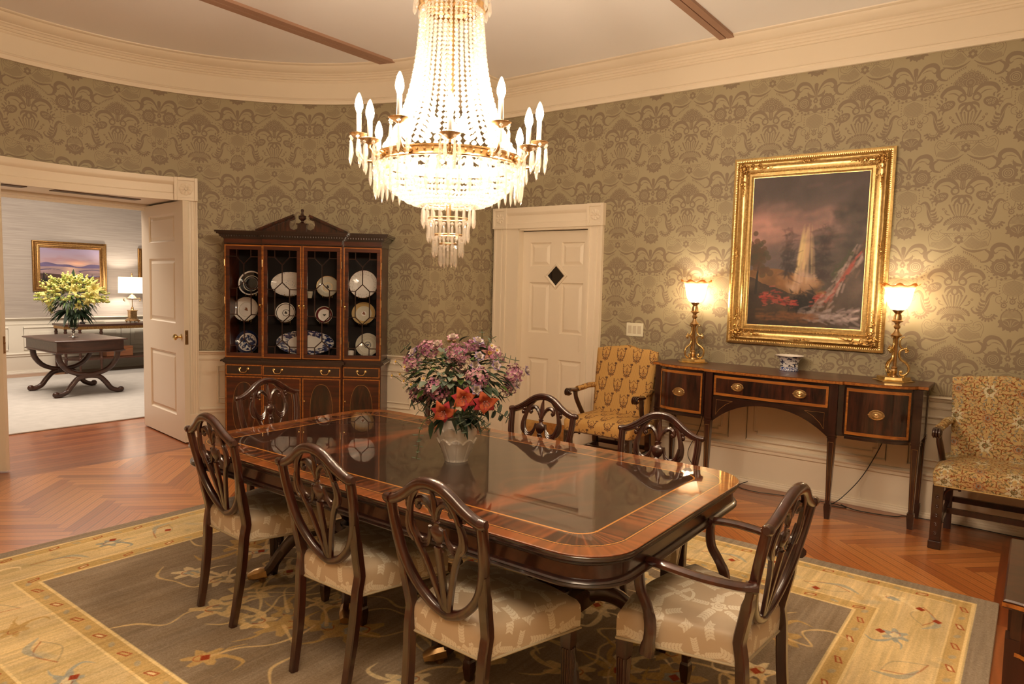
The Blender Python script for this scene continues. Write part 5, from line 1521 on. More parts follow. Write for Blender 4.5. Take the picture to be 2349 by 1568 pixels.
for s_ in (1, -1):
    a, b = sorted((s_*.500, s_*.868)); m = MB(); bowed(m, a, b, .592, .902, .014, 14); d = m.build('cupboard_door', M['flame'], sb, smooth=25)
    m = MB(); bowed(m, a, b, .592, .612, .0125, 14, .003); bowed(m, a, b, .882, .902, .0125, 14, .003)
    for q in ((a, a+.012), (b-.012, b)): bowed(m, *q, .612, .882, .0125, 2, .003)
    m.build('inlay_band', M['band'], d, smooth=25)
    m = MB(); oval(m, s_*.685, .740, .013, 1.1); m.build('oval_handle', M['antbrass'], d)
    m = MB()
    for i in range(15):
        pass
    bowed(m, a, b, .560, .578, .012, 14, .02); m.build('base_rail', M['mahogx'], d, smooth=25)
for x, y, zt in ((-.430,.052,.92),(.430,.052,.92),(-.905,.200,.92),(.905,.200,.92),(-.905,.488,.92),(.905,.488,.92)):
    m = MB(); w0 = .050
    sq = lambda w, z: [(x-w/2,y-w/2,z),(x+w/2,y-w/2,z),(x+w/2,y+w/2,z),(x-w/2,y+w/2,z)]
    m.loft([sq(w0,zt),sq(w0,.585)]); m.loft([sq(w0+.006,.585),sq(w0+.006,.572)]); m.loft([sq(w0+.004,.563),sq(w0+.004,.556)])
    m.loft([sq(w0-.002,.572),sq(.027,.105)]); m.loft([sq(.040,.105),sq(.040,.092),sq(.043,.085),sq(.030,0)])
    lg = m.build('leg', M['mahog'], sb, smooth=20)
    m = MB()
    for s_ in (1,-1): m.tube([(x+s_*.016,y-.0247,.53),(x+s_*.007,y-.0139,.13)], .0011, 4)
    m.tube([(x-.016,y-.0247,.53),(x+.016,y-.0247,.53)], .0011, 4); m.build('string_line', M['line'], lg)

# ------------------------------------------------------------------ lamps, bowl, cords
def shade_mat():
    m = bpy.data.materials.new('frosted_amber_glass'); m.use_nodes = True; nt = m.node_tree; nt.nodes.clear()
    tc = nd(nt, 'ShaderNodeTexCoord'); sx = nd(nt, 'ShaderNodeSeparateXYZ', {0: tc.outputs['Object']})
    mr = nd(nt, 'ShaderNodeMapRange', {'Value': sx.outputs['Z'], 'From Min': .585, 'From Max': .655})
    n = nd(nt, 'ShaderNodeTexNoise', {'Vector': tc.outputs['Object'], 'Scale': 28.0, 'Detail': 2.0}); r = nd(nt, 'ShaderNodeValToRGB', {'Fac': n.outputs['Fac']})
    r.color_ramp.elements[0].position = .47; r.color_ramp.elements[0].color = (.86,.86,.86,1); r.color_ramp.elements[1].position = .53; r.color_ramp.elements[1].color = (1,1,1,1)
    c = mixc(nt, mr.outputs[0], (1,.93,.84,1), (.95,.50,.13,1)); c = mixc(nt, 1.0, c, r.outputs[0], 'MULTIPLY')
    t = nd(nt, 'ShaderNodeBsdfTranslucent', {'Color': c}); tr = nd(nt, 'ShaderNodeBsdfTransparent', {'Color': c}); g = nd(nt, 'ShaderNodeBsdfGlossy', {'Roughness': .15})
    a = nd(nt, 'ShaderNodeMixShader', {0: .38, 1: t.outputs[0], 2: tr.outputs[0]}); b = nd(nt, 'ShaderNodeMixShader', {0: .06, 1: a.outputs[0], 2: g.outputs[0]})
    o = nd(nt, 'ShaderNodeOutputMaterial'); nt.links.new(b.outputs[0], o.inputs[0]); return m
SHADE = shade_mat(); LBULB = emit('lamp_bulb', (1,.78,.52,1), 260)
def make_lamp(label):
    t = thing('table_lamp', label, 'lamp', group='brass table lamps')
    m = MB()
    hexa = lambda r, z: [(r*math.cos(R_(60*k+30)), r*math.sin(R_(60*k+30)), z) for k in range(6)]
    m.loft([hexa(.128,0),hexa(.128,.004),hexa(.104,.012),hexa(.100,.028),hexa(.098,.030)]); m.build('base', M['brass'], t, smooth=0)
    m = MB(); m.lathe([(.030,.030),(.028,.036),(.014,.044),(.018,.056),(.021,.068),(.016,.080),(.020,.090),(.0135,.096),(.012,.098),(.012,.285),(.020,.297),(.032,.302),(.036,.308),(.034,.312),(.020,.326),(.013,.342),(.012,.350),(.020,.360),(.021,.370),(.013,.382),(.018,.394),(.034,.402),(.036,.407),(.026,.413),(.025,.430),(.021,.450),(.014,.456)], 20)
    m.build('column', M['antbrass'], t)
    for k in range(3):
        a = R_(120*k+35); ca, sa = math.cos(a), math.sin(a); P = lambda r, z: (r*ca, r*sa, z); m = MB()
        up = cr([(.050,.298),(.030,.290),(.022,.262),(.030,.232),(.052,.216),(.066,.222),(.062,.234)], 4)
        m.tube([P(*q) for q in up], [.004+.003*math.sin(PI*i/len(up)) for i in range(len(up))], 7)
        dn = cr([(.058,.196),(.072,.198),(.074,.212),(.054,.218),(.030,.206),(.024,.178),(.034,.148),(.064,.128),(.084,.100),(.082,.062),(.058,.040),(.036,.046),(.034,.064),(.048,.068)], 4)
        m.tube([P(*q) for q in dn], [.005+.0035*math.sin(PI*i/len(dn)) for i in range(len(dn))], 8)
        m.ball(P(.064,.206), .009, 8, 5); m.ball(P(.044,.062), .009, 8, 5); m.lathe([(.008,.030),(.008,.038),(0,.042)], 8, P(.060,0))
        m.build('scroll_arm', M['brass'], t, smooth=60)
    m = MB(); m.lathe([(.016,.452),(.020,.458),(.036,.476),(.040,.480),(.034,.480),(.018,.462)], 24); m.build('shade_holder', M['antbrass'], t)
    m = MB(); n = 64; rings = []
    for r, z, f in ((.034,.481,0),(.050,.492,0),(.064,.515,0),(.073,.545,0),(.079,.580,0),(.086,.612,.02),(.096,.634,.12),(.110,.648,.5),(.121,.652,1.0)):
        rings.append([((r+.004*f*math.cos(8*2*PI*i/n))*math.cos(2*PI*i/n), (r+.004*f*math.cos(8*2*PI*i/n))*math.sin(2*PI*i/n), z+.010*f*math.cos(8*2*PI*i/n)) for i in range(n)])
    m.loft(rings, cap=(False, False)); m.build('glass_shade', SHADE, t, smooth=60)
    m = MB(); m.lathe([(.010,.484),(.012,.50),(.024,.525),(.026,.545),(.018,.566),(.006,.576),(0,.577)], 14); m.build('lamp_bulb', LBULB, t)
    return t
l1 = make_lamp('brass scroll table lamp at the left end of the sideboard, beside the striped armchair'); l1.location = (5.345, 2.195, .9455)
l2 = dup(l1, (5.325, .755, .9455), R_(8), 'brass scroll table lamp at the right end of the sideboard, overlapping the gilt frame')
def wave_mat():
    m, nt, bs = newmat('blue_white_landscape_glaze'); setp(bs, rough=.08, coat=.8); tc = nd(nt, 'ShaderNodeTexCoord'); sx = nd(nt, 'ShaderNodeSeparateXYZ', {0: tc.outputs['Object']})
    mp = nd(nt, 'ShaderNodeMapping', {'Vector': tc.outputs['Object'], 'Scale': (38,38,70)})
    n = nd(nt, 'ShaderNodeTexNoise', {'Vector': mp.outputs[0], 'Scale': 1.0, 'Detail': 4.0, 'Roughness': .6}); r = nd(nt, 'ShaderNodeValToRGB', {'Fac': n.outputs['Fac']}); e = r.color_ramp.elements
    e[0].position = .50; e[0].color = (.72,.70,.70,1); e[1].position = .57; e[1].color = (.008,.015,.07,1)
    v = nd(nt, 'ShaderNodeTexVoronoi', {'Vector': tc.outputs['Object'], 'Scale': 75.0}, feature='DISTANCE_TO_EDGE'); r2 = nd(nt, 'ShaderNodeValToRGB', {'Fac': v.outputs['Distance']}); e = r2.color_ramp.elements
    e[0].position = .08; e[0].color = (.02,.05,.22,1); e[1].position = .16; e[1].color = (.55,.58,.66,1)
    st = nd(nt, 'ShaderNodeMath', {0: sx.outputs['Z'], 1: .030}, operation='LESS_THAN')
    nt.links.new(mixc(nt, st.outputs[0], r.outputs[0], r2.outputs[0]), bs.inputs['Base Color']); return m
m = MB(); n = 72; rings = []
for r, z, f in ((.066,0,0),(.068,.004,0),(.064,.012,0),(.062,.045,0),(.066,.070,0),(.080,.095,.3),(.096,.108,.8),(.104,.113,1)):
    rings.append([((r*(1+.025*f*math.cos(24*2*PI*i/n)))*math.cos(2*PI*i/n), (r*(1+.025*f*math.cos(24*2*PI*i/n)))*math.sin(2*PI*i/n), z) for i in range(n)])
k = len(rings)-1; m.loft(rings, cap=(True, False), mi=0)
rin = [rings[-1]]
for r, z, f in ((.100,.114,1),(.090,.106,.8),(.072,.092,.3),(.058,.068,0),(.056,.015,0)):
    rin.append([((r*(1+.025*f*math.cos(24*2*PI*i/n)))*math.cos(2*PI*i/n), (r*(1+.025*f*math.cos(24*2*PI*i/n)))*math.sin(2*PI*i/n), z) for i in range(n)])
m.loft(rin, cap=(False, True), mi=1)
bw = thing('porcelain_bowl', 'blue and white porcelain bowl with a fluted rim in the middle of the sideboard', 'bowl', (5.365, 1.452, .9455))
m.build('bowl_body', [wave_mat(), M['china']], bw, smooth=50)
def cord(label, pts, r=.0032):
    m = MB(); m.tube(cr(pts, 8), r, 6); tag(m.build('lamp_cord', M['black'], smooth=60), label, 'cord')
cord('black cord hanging in a loop below the right half of the sideboard', [(5.470,.755,.95),(5.481,.755,.90),(5.480,.79,.60),(5.475,.83,.45),(5.45,.93,.22),(5.40,1.04,.06),(5.36,1.10,.006),(5.32,1.10,.005),(5.34,1.00,.005),(5.37,1.04,.006),(5.39,1.16,.005),(5.34,1.45,.005),(5.30,1.62,.005),(5.33,1.76,.005),(5.40,1.78,.012),(5.455,1.74,.03)])
cord('black cord hanging behind the left legs of the sideboard', [(5.470,2.195,.95),(5.481,2.195,.90),(5.480,2.14,.62),(5.475,2.16,.40),(5.45,2.24,.20),(5.44,2.20,.10),(5.44,2.06,.03),(5.43,1.90,.006)])
cord('thin black cord lying on the floor toward the floral armchair', [(5.37,1.04,.013),(5.33,.92,.005),(5.36,.70,.005),(5.43,.62,.005),(5.45,.30,.005),(5.43,-.1,.005),(5.44,-.40,.005)])

# ------------------------------------------------------------------ gilt-framed painting
def frame(t, W_, H_, fw, mats, bead=True, ornate=True):
    """picture in the local xz plane, facing -y; back on y = 0"""
    a, b = W_/2, H_/2
    prof = [(0,0),(0,.022),(.010,.030),(.016,.030),(.022,.024),(.028,.034),(.036,.044),(.042,.040),(.048,.028),(.060,.022),(.072,.026),(.080,.032),(.084,.028),(.088,.020),(.100,.022),(.104,.014),(.112,.012),(.112,.0)]
    prof = [(q*fw/.112, h) for q, h in prof]
    m = MB(); rings = []
    for sx, sz in ((-1,-1),(1,-1),(1,1),(-1,1)):
        rings.append([(sx*(a-q), -h, sz*(b-q)) for q, h in prof])
    rings.append(rings[0]); m.loft(rings, cap=(False, False)); fr = m.build('frame', mats[0], t, smooth=50)
    if not ornate: return fr
    m = MB(); g = random.Random(3)
    for q, r, st, h in ((.019,.0045,.013,.032),(.082,.0045,.010,.034)):        # egg rows
        q *= fw/.112; w_, h_ = a-q, b-q
        for s_ in (1, -1):
            n = int(2*w_/st)
            for i in range(n): m.ball((-w_+2*w_*(i+.5)/n, -h, s_*h_), r, 6, 4, (.8,1,1.5))
            n = int(2*h_/st)
            for i in range(n): m.ball((s_*w_, -h, -h_+2*h_*(i+.5)/n), r, 6, 4, (1.5,1,.8))
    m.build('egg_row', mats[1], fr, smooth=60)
    def scroll(m, c, r, sg, rot, w):
        pts = []
        for i in range(16):
            t_ = i/15; rr = r*(1-.75*t_); an = rot+sg*t_*4.6; pts.append((c[0]+rr*math.cos(an), -.046-.008*t_, c[1]+rr*math.sin(an)))
        m.tube(pts, [w*(1-.4*i/15) for i in range(16)], 6)
    for sx in (1, -1):
        for sz in (1, -1):
            m = MB(); cx_, cz_ = sx*(a-fw*.52), sz*(b-fw*.52)
            m.ball((cx_, -.046, cz_), .017, 10, 6, (1,.7,1))
            for k in range(8): m.ball((cx_+.027*math.cos(k*PI/4), -.042, cz_+.027*math.sin(k*PI/4)), .010, 8, 5, (1,.6,1))
            for dx, dz in ((1,0),(0,1)):
                ux, uz = -sx*dx, -sz*dz
                for st in (1, 2):
                    c = (cx_+ux*.055*st, cz_+uz*.055*st); scroll(m, c, .022-.004*st, sx*sz*(1 if dx else -1), math.atan2(uz, ux)+2, .0065)
                    scroll(m, (c[0]+uz*.02+ux*.01, c[1]+ux*.02+uz*.01), .013, -sx*sz, math.atan2(uz, ux), .005)
                for k in range(9):
                    d_ = .13+.010*k; m.ball((cx_+ux*d_+g.uniform(-.006,.006)*abs(uz), -.034, cz_+uz*d_+g.uniform(-.006,.006)*abs(ux)), .0075-.0005*k, 6, 4)
                scroll(m, (cx_-ux*.028, cz_-uz*.028), .018, -sx*sz, math.atan2(uz, ux)+PI, .006)
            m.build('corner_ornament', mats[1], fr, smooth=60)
    for x, z, h in ((0,b-fw*.36,1),(0,-b+fw*.36,1),(a-fw*.36,0,0),(-a+fw*.36,0,0)):
        m = MB(); m.ball((x,-.046,z), .014, 8, 5, (1,.7,1))
        for s_ in (1, -1):
            scroll(m, (x+s_*.03*h, z+s_*.03*(1-h)), .016, s_, 0 if h else PI/2, .006); m.tube([(x+s_*h*d_, -.044, z+s_*(1-h)*d_) for d_ in (.02,.05,.075)], [.008,.006,.002], 6)
        m.build('centre_ornament', mats[1], fr, smooth=60)
    return fr
pt = thing('framed_painting', 'large dark oil painting in an ornate gilt frame above the sideboard', 'painting', (XR-.004, 1.412, 1.831), R_(-90))
PW, PH = 1.120, 1.430
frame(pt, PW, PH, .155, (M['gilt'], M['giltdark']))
m = MB(); a, b = PW/2-.150, PH/2-.150; m.box(-a, a, -.012, 0, -b, b)
m.build('canvas', imgmat('oil_canvas', pic_oil(), rough=.45, k=1.1, spec=.3), pt, smooth=0, uv=lambda c, n: ((c.x+a)/(2*a), (c.z+b)/(2*b)))
# light switch
sw = thing('light_switch', 'ivory three-gang light switch plate on the wallpaper by the white door', 'light switch', (XR-.0005, 2.794, 1.168), R_(-90))
m = MB(); m.box(-.080,.080,-.006,0,-.058,.058,.003); m.build('switch_plate', M['plate'], sw, smooth=0)
for x in (-.046,0,.046):
    m = MB(); m.box(x-.017,x+.017,-.008,-.005,-.034,.034,.001); m.build('rocker', plain('ivory_rocker', W(.86,.74,.58)), sw, smooth=0)

# ------------------------------------------------------------------ upholstered armchairs
def armchair(label, loc, rz, cloth, W_, D_, zs, zt, camel, pads=True):
    """open armchair, seat front towards -y; origin under the seat centre"""
    t = thing('upholstered_armchair', label, 'armchair', loc, rz)
    w = W_/2
    def padloop(x0, x1, y0, y1, z, r): return [(x, y, z) for x, y in rrect(x0, x1, y0, y1, r, 3)]
    m = MB(); f, bk = -D_*.5, D_*.42
    ins = lambda d, z, r=.03: [(x, y+(.0), z) for x, y in rrect(-w+d, w-d, f+d, bk, r, 3)]
    m.loft([ins(.004,zs-.115),ins(0,zs-.105),ins(-.004,zs-.05),ins(0,zs-.025),ins(.020,zs-.008),ins(.06,zs+.004),ins(.13,zs+.014),ins(.2,zs+.018)])
    seat = m.build('seat', cloth, t, smooth=60, uv='box')
    # back: raked slab with a shaped top
    N = 20; rk = .16
    def topz(u): 
        q = abs(u); c = max(0, 1-(q/.48)**2)**1.2*camel+.018*math.cos(min(1, max(0, (q-.62)/.3))*PI/2)*(q > .5)
        return zt+c
    wb = w*.93
    m = MB(); rings = []
    for j, (zz, th) in enumerate(((0,.050),(.15,.062),(.5,.066),(.85,.058),(.97,.046),(1.0,.024))):
        fr_, bk_ = [], []
        for i in range(N+1):
            u = -1+2*i/N; z = zs-.03+(topz(u)-zs+.03)*zz; y = bk-.10+rk*(z-zs)
            edge = 1-.5*max(0, (abs(u)-.9)/.1)**2
            x = u*(w*.84+(wb-w*.84)*zz)
            fr_.append((x, y-th*edge*.5-.012*(1-u*u), z)); bk_.append((x, y+th*edge*.5, z))
        rings.append(fr_+bk_[::-1])
    m.loft(rings); m.build('backrest', cloth, t, smooth=60, uv='box')
    wd = M['mahog']
    za = zs+.21
    for s_ in (1, -1):
        y1 = f+.13
        m = MB(); m.ribbon(cr([(s_*(w-.045), bk-.065, za+.012),(s_*(w-.022), bk-.16, za+.014),(s_*(w-.010), bk-.25, za+.002),(s_*(w+.0), y1+.075, za-.004)], 4), .05, .042, (0,0,1), ch=.3)
        pad = m.build('arm_pad', cloth, t, smooth=60, uv='box')
        m = MB(); q = cr([(s_*(w), y1+.085, za-.012),(s_*(w+.002), y1+.03, za-.010),(s_*(w+.002), y1-.045, za-.002),(s_*(w+.002), y1-.075, za-.018),(s_*(w+.002), y1-.060, za-.036),(s_*(w+.002), y1-.046, za-.028)], 4)
        m.ribbon(q, [.046]*4+[.048]*6+[.050]*11, [.034]*6+[.030]*5+[.024]*10, (0,0,1), ch=.3)
        for o in (-.014,0,.014): m.tube([(s_*(w+.002)+o, y1-.060+.030*math.cos(a_), za-.018+.026*math.sin(a_)) for a_ in np.linspace(.6, 4.4, 9)], .007, 6)
        q = cr([(s_*(w), y1+.045, za-.020),(s_*(w-.002), y1+.058, za-.075),(s_*(w-.012), y1+.085, za-.135),(s_*(w-.022), y1+.14, zs-.010),(s_*(w-.03), y1+.17, zs-.06)], 4)
        m.ribbon(q, .036, [.040,.036,.034,.032,.032]+[.036]*12, (s_,0,0), ch=.28); m.build('arm', wd, t, smooth=50)
        # legs and brackets
        m = MB(); x = s_*(w-.032); y = f+.034
        m.box(x-.029,x+.029,y-.029,y+.029,.05,zs-.113,.003); m.box(x-.034,x+.034,y-.034,y+.034,0,.05,.004)
        for k in range(5): m.lathe([(.012,0),(.009,.003),(.006,.001),(0,.004)], 8, (x, y-.029, .10+.055*k), ax=(0,-1,0))
        for z in (.075, .19, .335): m.box(x-.022,x+.022,y-.031,y-.028,z,z+.006)
        lg = m.build('front_leg', wd, t, smooth=30)
        m = MB(); m.tube(cr([(x-s_*.03,y,zs-.20),(x-s_*.034,y,zs-.16),(x-s_*.055,y,zs-.13),(x-s_*.10,y,zs-.122),(x-s_*.108,y,zs-.135)], 4), .009, 6)
        m.tube(cr([(x,y+.03,zs-.20),(x,y+.034,zs-.16),(x,y+.055,zs-.13),(x,y+.10,zs-.122),(x,y+.108,zs-.135)], 4), .009, 6); m.build('leg_bracket', wd, lg, smooth=60)
        m = MB(); m.ribbon([(s_*(w-.055), bk-.09, zs-.06),(s_*(w-.055), bk-.075, .22),(s_*(w-.055), bk-.035, 0)], [.042,.04,.036], .042, (1,0,0), ch=.08); m.build('rear_leg', wd, t, smooth=30)
        m = MB(); m.box(s_*(w-.050)-.012, s_*(w-.050)+.012, f+.05, bk-.07, .155, .19); m.build('side_stretcher', wd, t, smooth=0)
    m = MB(); m.box(-w+.055, w-.055, .0, .024, .155, .19); m.build('cross_stretcher', wd, t, smooth=0)
    m = MB(); m.box(-w+.06, w-.06, bk-.075, bk-.052, .19, .225); m.build('rear_stretcher', wd, t, smooth=0)
    m = MB()
    for a_ in ((-w+.01,f+.002,w-.01,f+.002),): m.tube([(a_[0],a_[1]-.004,zs-.112),(a_[2],a_[3]-.004,zs-.112)], .004, 5)
    m.build('gimp_edge', cloth, seat)
    return t
armchair('gold striped armchair with swag pattern, between the white door and the sideboard', (5.075, 2.755, 0), R_(-90), M['swag'], .61, .56, .465, 1.005, .040)
armchair('beige floral tapestry armchair to the right of the sideboard', (5.135, .125, 0), R_(-90), M['tapestry'], .63, .60, .505, 1.000, .034)

# ------------------------------------------------------------------ inlaid side table at the right edge
st = thing('side_table', 'dark inlaid table end cut off by the right edge of the photo', 'side table', (2.02, .02, 0), 0)
m = MB(); pl_ = lambda o: [(.54,-.44),(.54,0-o),(0+o,0-o),(0+o,-.02)]+[(o-.11*math.sin(PI*i/8)-.004, -.04-.36*i/8) for i in range(9)]+[(o,-.42),(o,-.44)]
m.loft([[(x, y, z) for x, y in pl_(o)] for o, z in ((.006,.776),(0,.780),(0,.796),(.004,.80))]); m.build('top', M['mahog2'], st, smooth=20)
m = MB(); m.prism(pl_(.018), .655, .776); m.build('apron', M['flame'], st, smooth=20)
m = MB()
for z in (.660, .783): 
    q = pl_(.0175 if z < .7 else -.001)
    for i in range(2, len(q)-2):
        (x0, y0), (x1, y1) = q[i], q[i+1]; m.add([(x0-.001,y0+.001,z),(x1-.001,y1+.001,z),(x1-.001,y1+.001,z+.010),(x0-.001,y0+.001,z+.010)], [(0,1,2,3)])
m.build('inlay_band', M['band'], st, smooth=0)
for x, y in ((.04,-.035),(.505,-.035),(.04,-.41),(.505,-.41)):
    m = MB(); sq = lambda w_, z: [(x-w_,y-w_,z),(x+w_,y-w_,z),(x+w_,y+w_,z),(x-w_,y+w_,z)]
    m.loft([sq(.026,.70),sq(.025,.6),sq(.014,.05),sq(.019,.045),sq(.014,0)]); m.build('leg', M['mahog'], st, smooth=20)
# ------------------------------------------------------------------ flowers
LX, LY = (.601, -.799), (.799, .601)                   # across the view and away from it, in plan
FM = {'leaf': plain('dark_green_leaf', (.020,.046,.020,1), rough=.5, var=.5, scale=25), 'leaf2': plain('bright_green_leaf', (.11,.19,.045,1), rough=.45, var=.3, scale=25),
      'euc': plain('eucalyptus_leaf', (.13,.17,.125,1), rough=.6, var=.3, scale=30), 'stem': plain('green_stem', (.07,.11,.04,1), rough=.6),
      'hyd': plain('mauve_petal', (.38,.14,.25,1), rough=.65, var=.45, scale=45), 'hyd2': plain('pink_petal', (.55,.29,.36,1), rough=.65, var=.35, scale=45), 'red': plain('coral_red_petal', (.52,.055,.075,1), rough=.5, var=.4, scale=40),
      'orange': plain('orange_petal', (.60,.14,.06,1), rough=.5, var=.3, scale=40), 'white': plain('cream_petal', (.72,.62,.56,1), rough=.55, var=.12, scale=40), 'lil': plain('lilac_petal', (.42,.33,.55,1), rough=.55, var=.25, scale=40),
      'lilac2': plain('deep_mauve_petal', (.27,.085,.19,1), rough=.65, var=.3, scale=45), 'yel': plain('yellow_stamen', (.65,.45,.06,1), rough=.7), 'grn': plain('lime_flower', (.42,.47,.10,1), rough=.6, var=.2, scale=40), 'lily': plain('pale_yellow_lily', (.70,.62,.19,1), rough=.5, var=.15, scale=30), 'dusk': plain('dusty_rose_petal', (.36,.16,.14,1), rough=.6, var=.3, scale=40)}
FG = random.Random(12)
def frame_of(ax):
    ax = Vector(ax).normalized(); u = ax.orthogonal().normalized(); return u, ax.cross(u), ax
def petal(m, c, d, nrm, L, wd, cup=.3, curl=0.0, mi=None, nseg=5, wav=0.0):
    """petal from c along d, face towards nrm"""
    d = Vector(d).normalized(); nv = Vector(nrm); nv = (nv-d*nv.dot(d)).normalized(); s_ = d.cross(nv); c = Vector(c); rings = []
    for i in range(nseg+1):
        t = i/nseg; w_ = wd*(math.sin(PI*min(t*.93+.05, 1))**.75)*.5; h = cup*L*t*t-curl*L*max(0, t-.55)**2*4
        rings.append([c+d*(L*t*(1-.1*abs(q)))+s_*(q*w_)+nv*(h+abs(q)*w_*.35+wav*w_*math.sin(t*9+q*4)) for q in (-1,-.5,0,.5,1)])
    m.loft(rings, closed=False, mi=mi)
def leafm(m, c, d, L, wd, mi=None, droop=.3):
    d = Vector(d).normalized(); up = Vector((0,0,1)); s_ = d.cross(up)
    if s_.length < .1: s_ = Vector((1,0,0))
    s_.normalize(); n = s_.cross(d).normalized(); rings = []; c = Vector(c)
    for i in range(6):
        t = i/5; w_ = wd*.5*math.sin(PI*(t**.8)*.97+.03); p = c+d*(L*t)+Vector((0,0,-droop*L*t*t)); rings.append([p-s_*w_+n*w_*.3, p, p+s_*w_+n*w_*.3])
    m.loft(rings, closed=False, mi=mi)
def rnd_dir(ax, spread):
    u, v, a = frame_of(ax); t = FG.uniform(0, 2*PI); r = spread*math.sqrt(FG.random()); return (a+(u*math.cos(t)+v*math.sin(t))*r).normalized()
def hydrangea(par, c, r, ax):
    """lilac-like head of small four-petalled florets, loose and uneven"""
    m = MB(); c = Vector(c); ax = Vector(ax).normalized(); N = 150; u0, v0, _ = frame_of(ax)
    for i in range(N):
        z = 1-2*(i+.5)/N; a = i*2.39996; q = Vector((math.sqrt(1-z*z)*math.cos(a), math.sqrt(1-z*z)*math.sin(a), z))
        if q.dot(ax) < -.4 or FG.random() < .12: continue
        rr = r*(FG.uniform(.78, 1.12)+.12*math.sin(q.dot(u0)*5+c.x*90)); p = c+Vector((q.x, q.y, q.z*.85))*rr; n0 = (q+Vector((FG.uniform(-.5,.5), FG.uniform(-.5,.5), FG.uniform(-.4,.6)))).normalized()
        u, v, n = frame_of(n0); t0 = FG.uniform(0, 6.28); mi = FG.choice((0,0,1,1,2)); sz = r*FG.uniform(.13, .20)
        for k in range(4):
            t = t0+k*PI/2; d = u*math.cos(t)+v*math.sin(t); sd = n.cross(d); h = n*(sz*FG.uniform(.1,.5))
            m.add([p, p+d*sz*.45+sd*sz*.42+h*.4, p+d*sz*.95+sd*sz*.25+h, p+d*sz*.95-sd*sz*.25+h, p+d*sz*.45-sd*sz*.42+h*.4], [(0,1,2,3,4)], mi)
        if FG.random() < .25: m.ball(p+n*.001, r*.03, 5, 3, mi=3)
    return m.build('hydrangea_bloom', [FM['hyd'], FM['hyd2'], FM['lilac2'], FM['white']], par, smooth=0)
def lily(par, c, ax, L, mats, name='lily_bloom', n=6, open_=1.0, wide=.52):
    m = MB(); u, v, a = frame_of(ax); c = Vector(c)
    for k in range(n):
        t = 2*PI*k/n; o = u*math.cos(t)+v*math.sin(t); petal(m, c+a*(.004*(k % 2)), o*open_+a*(.75-.3*(k % 2)*0), a, L*FG.uniform(.9,1.1), L*wide, .05, .55, mi=k % 2, wav=.12)
    for k in range(6):
        t = 2*PI*(k+.5)/6; o = u*math.cos(t)+v*math.sin(t); m.tube([c, c+a*L*.35+o*L*.10, c+a*L*.6+o*L*.2], .0012, 4, mi=2); m.ball(c+a*L*.62+o*L*.21, .003, 5, 3, mi=2)
    return m.build(name, mats, par, smooth=60)
def rose(par, c, ax, r, mats, name='rose_bloom'):
    m = MB(); u, v, a = frame_of(ax); c = Vector(c)
    for ring, (n, rr, tilt) in enumerate(((3,.25,1.6),(4,.45,1.1),(5,.7,.7),(6,.9,.35))):
        for k in range(n):
            t = 2*PI*(k+ring*.37)/n; o = u*math.cos(t)+v*math.sin(t); petal(m, c+o*r*rr*.25-a*r*.15*ring*.5, o*.8+a*tilt, -o+a*.2, r*(.75+.12*ring), r*(.55+.13*ring), .25, .25*(ring > 1), mi=1 if ring == 3 and len(mats) > 1 else 0)
    return m.build(name, mats, par, smooth=60)
def daisy(par, c, ax, r):
    m = MB(); u, v, a = frame_of(ax); c = Vector(c)
    for k in range(7):
        t = 2*PI*k/7; o = u*math.cos(t)+v*math.sin(t); petal(m, c, o+a*.25, a, r, r*.62, .1, mi=0, nseg=4)
    m.ball(c+a*.003, r*.28, 7, 4, mi=1); m.tube([c, c-a*.02+Vector((0,0,-.01)), c-a*.05-Vector((0,0,.03))], .0013, 4, mi=2)
    return m.build('daisy_bloom', [FM['white'], FM['yel'], FM['stem']], par, smooth=60)
def eucalyptus(par, pts, lr=.017, taper=.55, step=.021):
    q = cr(pts, 8); m = MB(); m.tube(q, .0016, 5, mi=1); acc = 0; k = 0; tot = sum(math.dist(q[i], q[i+1]) for i in range(len(q)-1)); run = 0
    for i in range(len(q)-1):
        d = Vector(q[i+1])-Vector(q[i]); acc += d.length; run += d.length
        if acc >= step:
            acc = 0; k += 1; u, v, a = frame_of(d); t = k*1.6; f = 1-(1-taper)*run/tot
            for s_ in (1, -1):
                o = (u*math.cos(t)+v*math.sin(t))*s_; n = (a+o*.2+Vector((0,0,.3))).normalized(); r = lr*f*FG.uniform(.8,1.15); c = Vector(q[i])+o*r*1.15
                ring = []
                uu = o; vv = uu.cross(n).normalized()
                ring = [c+uu*(r*math.cos(2*PI*j/9))+vv*(r*.85*math.sin(2*PI*j/9)) for j in range(9)]
                m.loft([ring, [p+n*.0008 for p in ring]], mi=0)
    return m.build('eucalyptus_sprig', [FM['euc'], FM['stem']], par, smooth=60)
VX, VY, VZ = 2.294, 2.018, .7425
vs = thing('flower_vase', 'white ceramic vase moulded with overlapping petals, on the dining table', 'vase', (VX, VY, VZ))
def vprof(z):
    P = [(0,.048),(.01,.050),(.05,.066),(.09,.080),(.12,.0855),(.15,.083),(.18,.076),(.195,.073)]
    for (a, r), (b, r2) in zip(P, P[1:]):
        if z <= b: return r+(r2-r)*(z-a)/(b-a)
    return .073
def vfn(i, j):
    a = 2*PI*i; z = .195*j; r = vprof(z)
    for zt, ph in ((.105,0),(.158,.5)):
        p = ((a/(2*PI)*9+ph) % 1)-.5; ze = zt-.020*(abs(p)*2)**2.2
        if z < ze: r += .0058*math.exp(-(ze-z)/.026)+.0015*math.cos(p*PI)
    p = (a/(2*PI)*9 % 1)-.5; r -= .002*math.exp(-(abs(p)-.0)**2/.0012)
    return (r*math.cos(a), r*math.sin(a), z)
m = MB(); m.grid(vfn, 126, 60, cu=True); m.lathe([(.0485,.0),(.0001,.0002)], 40, cap=(False,True))
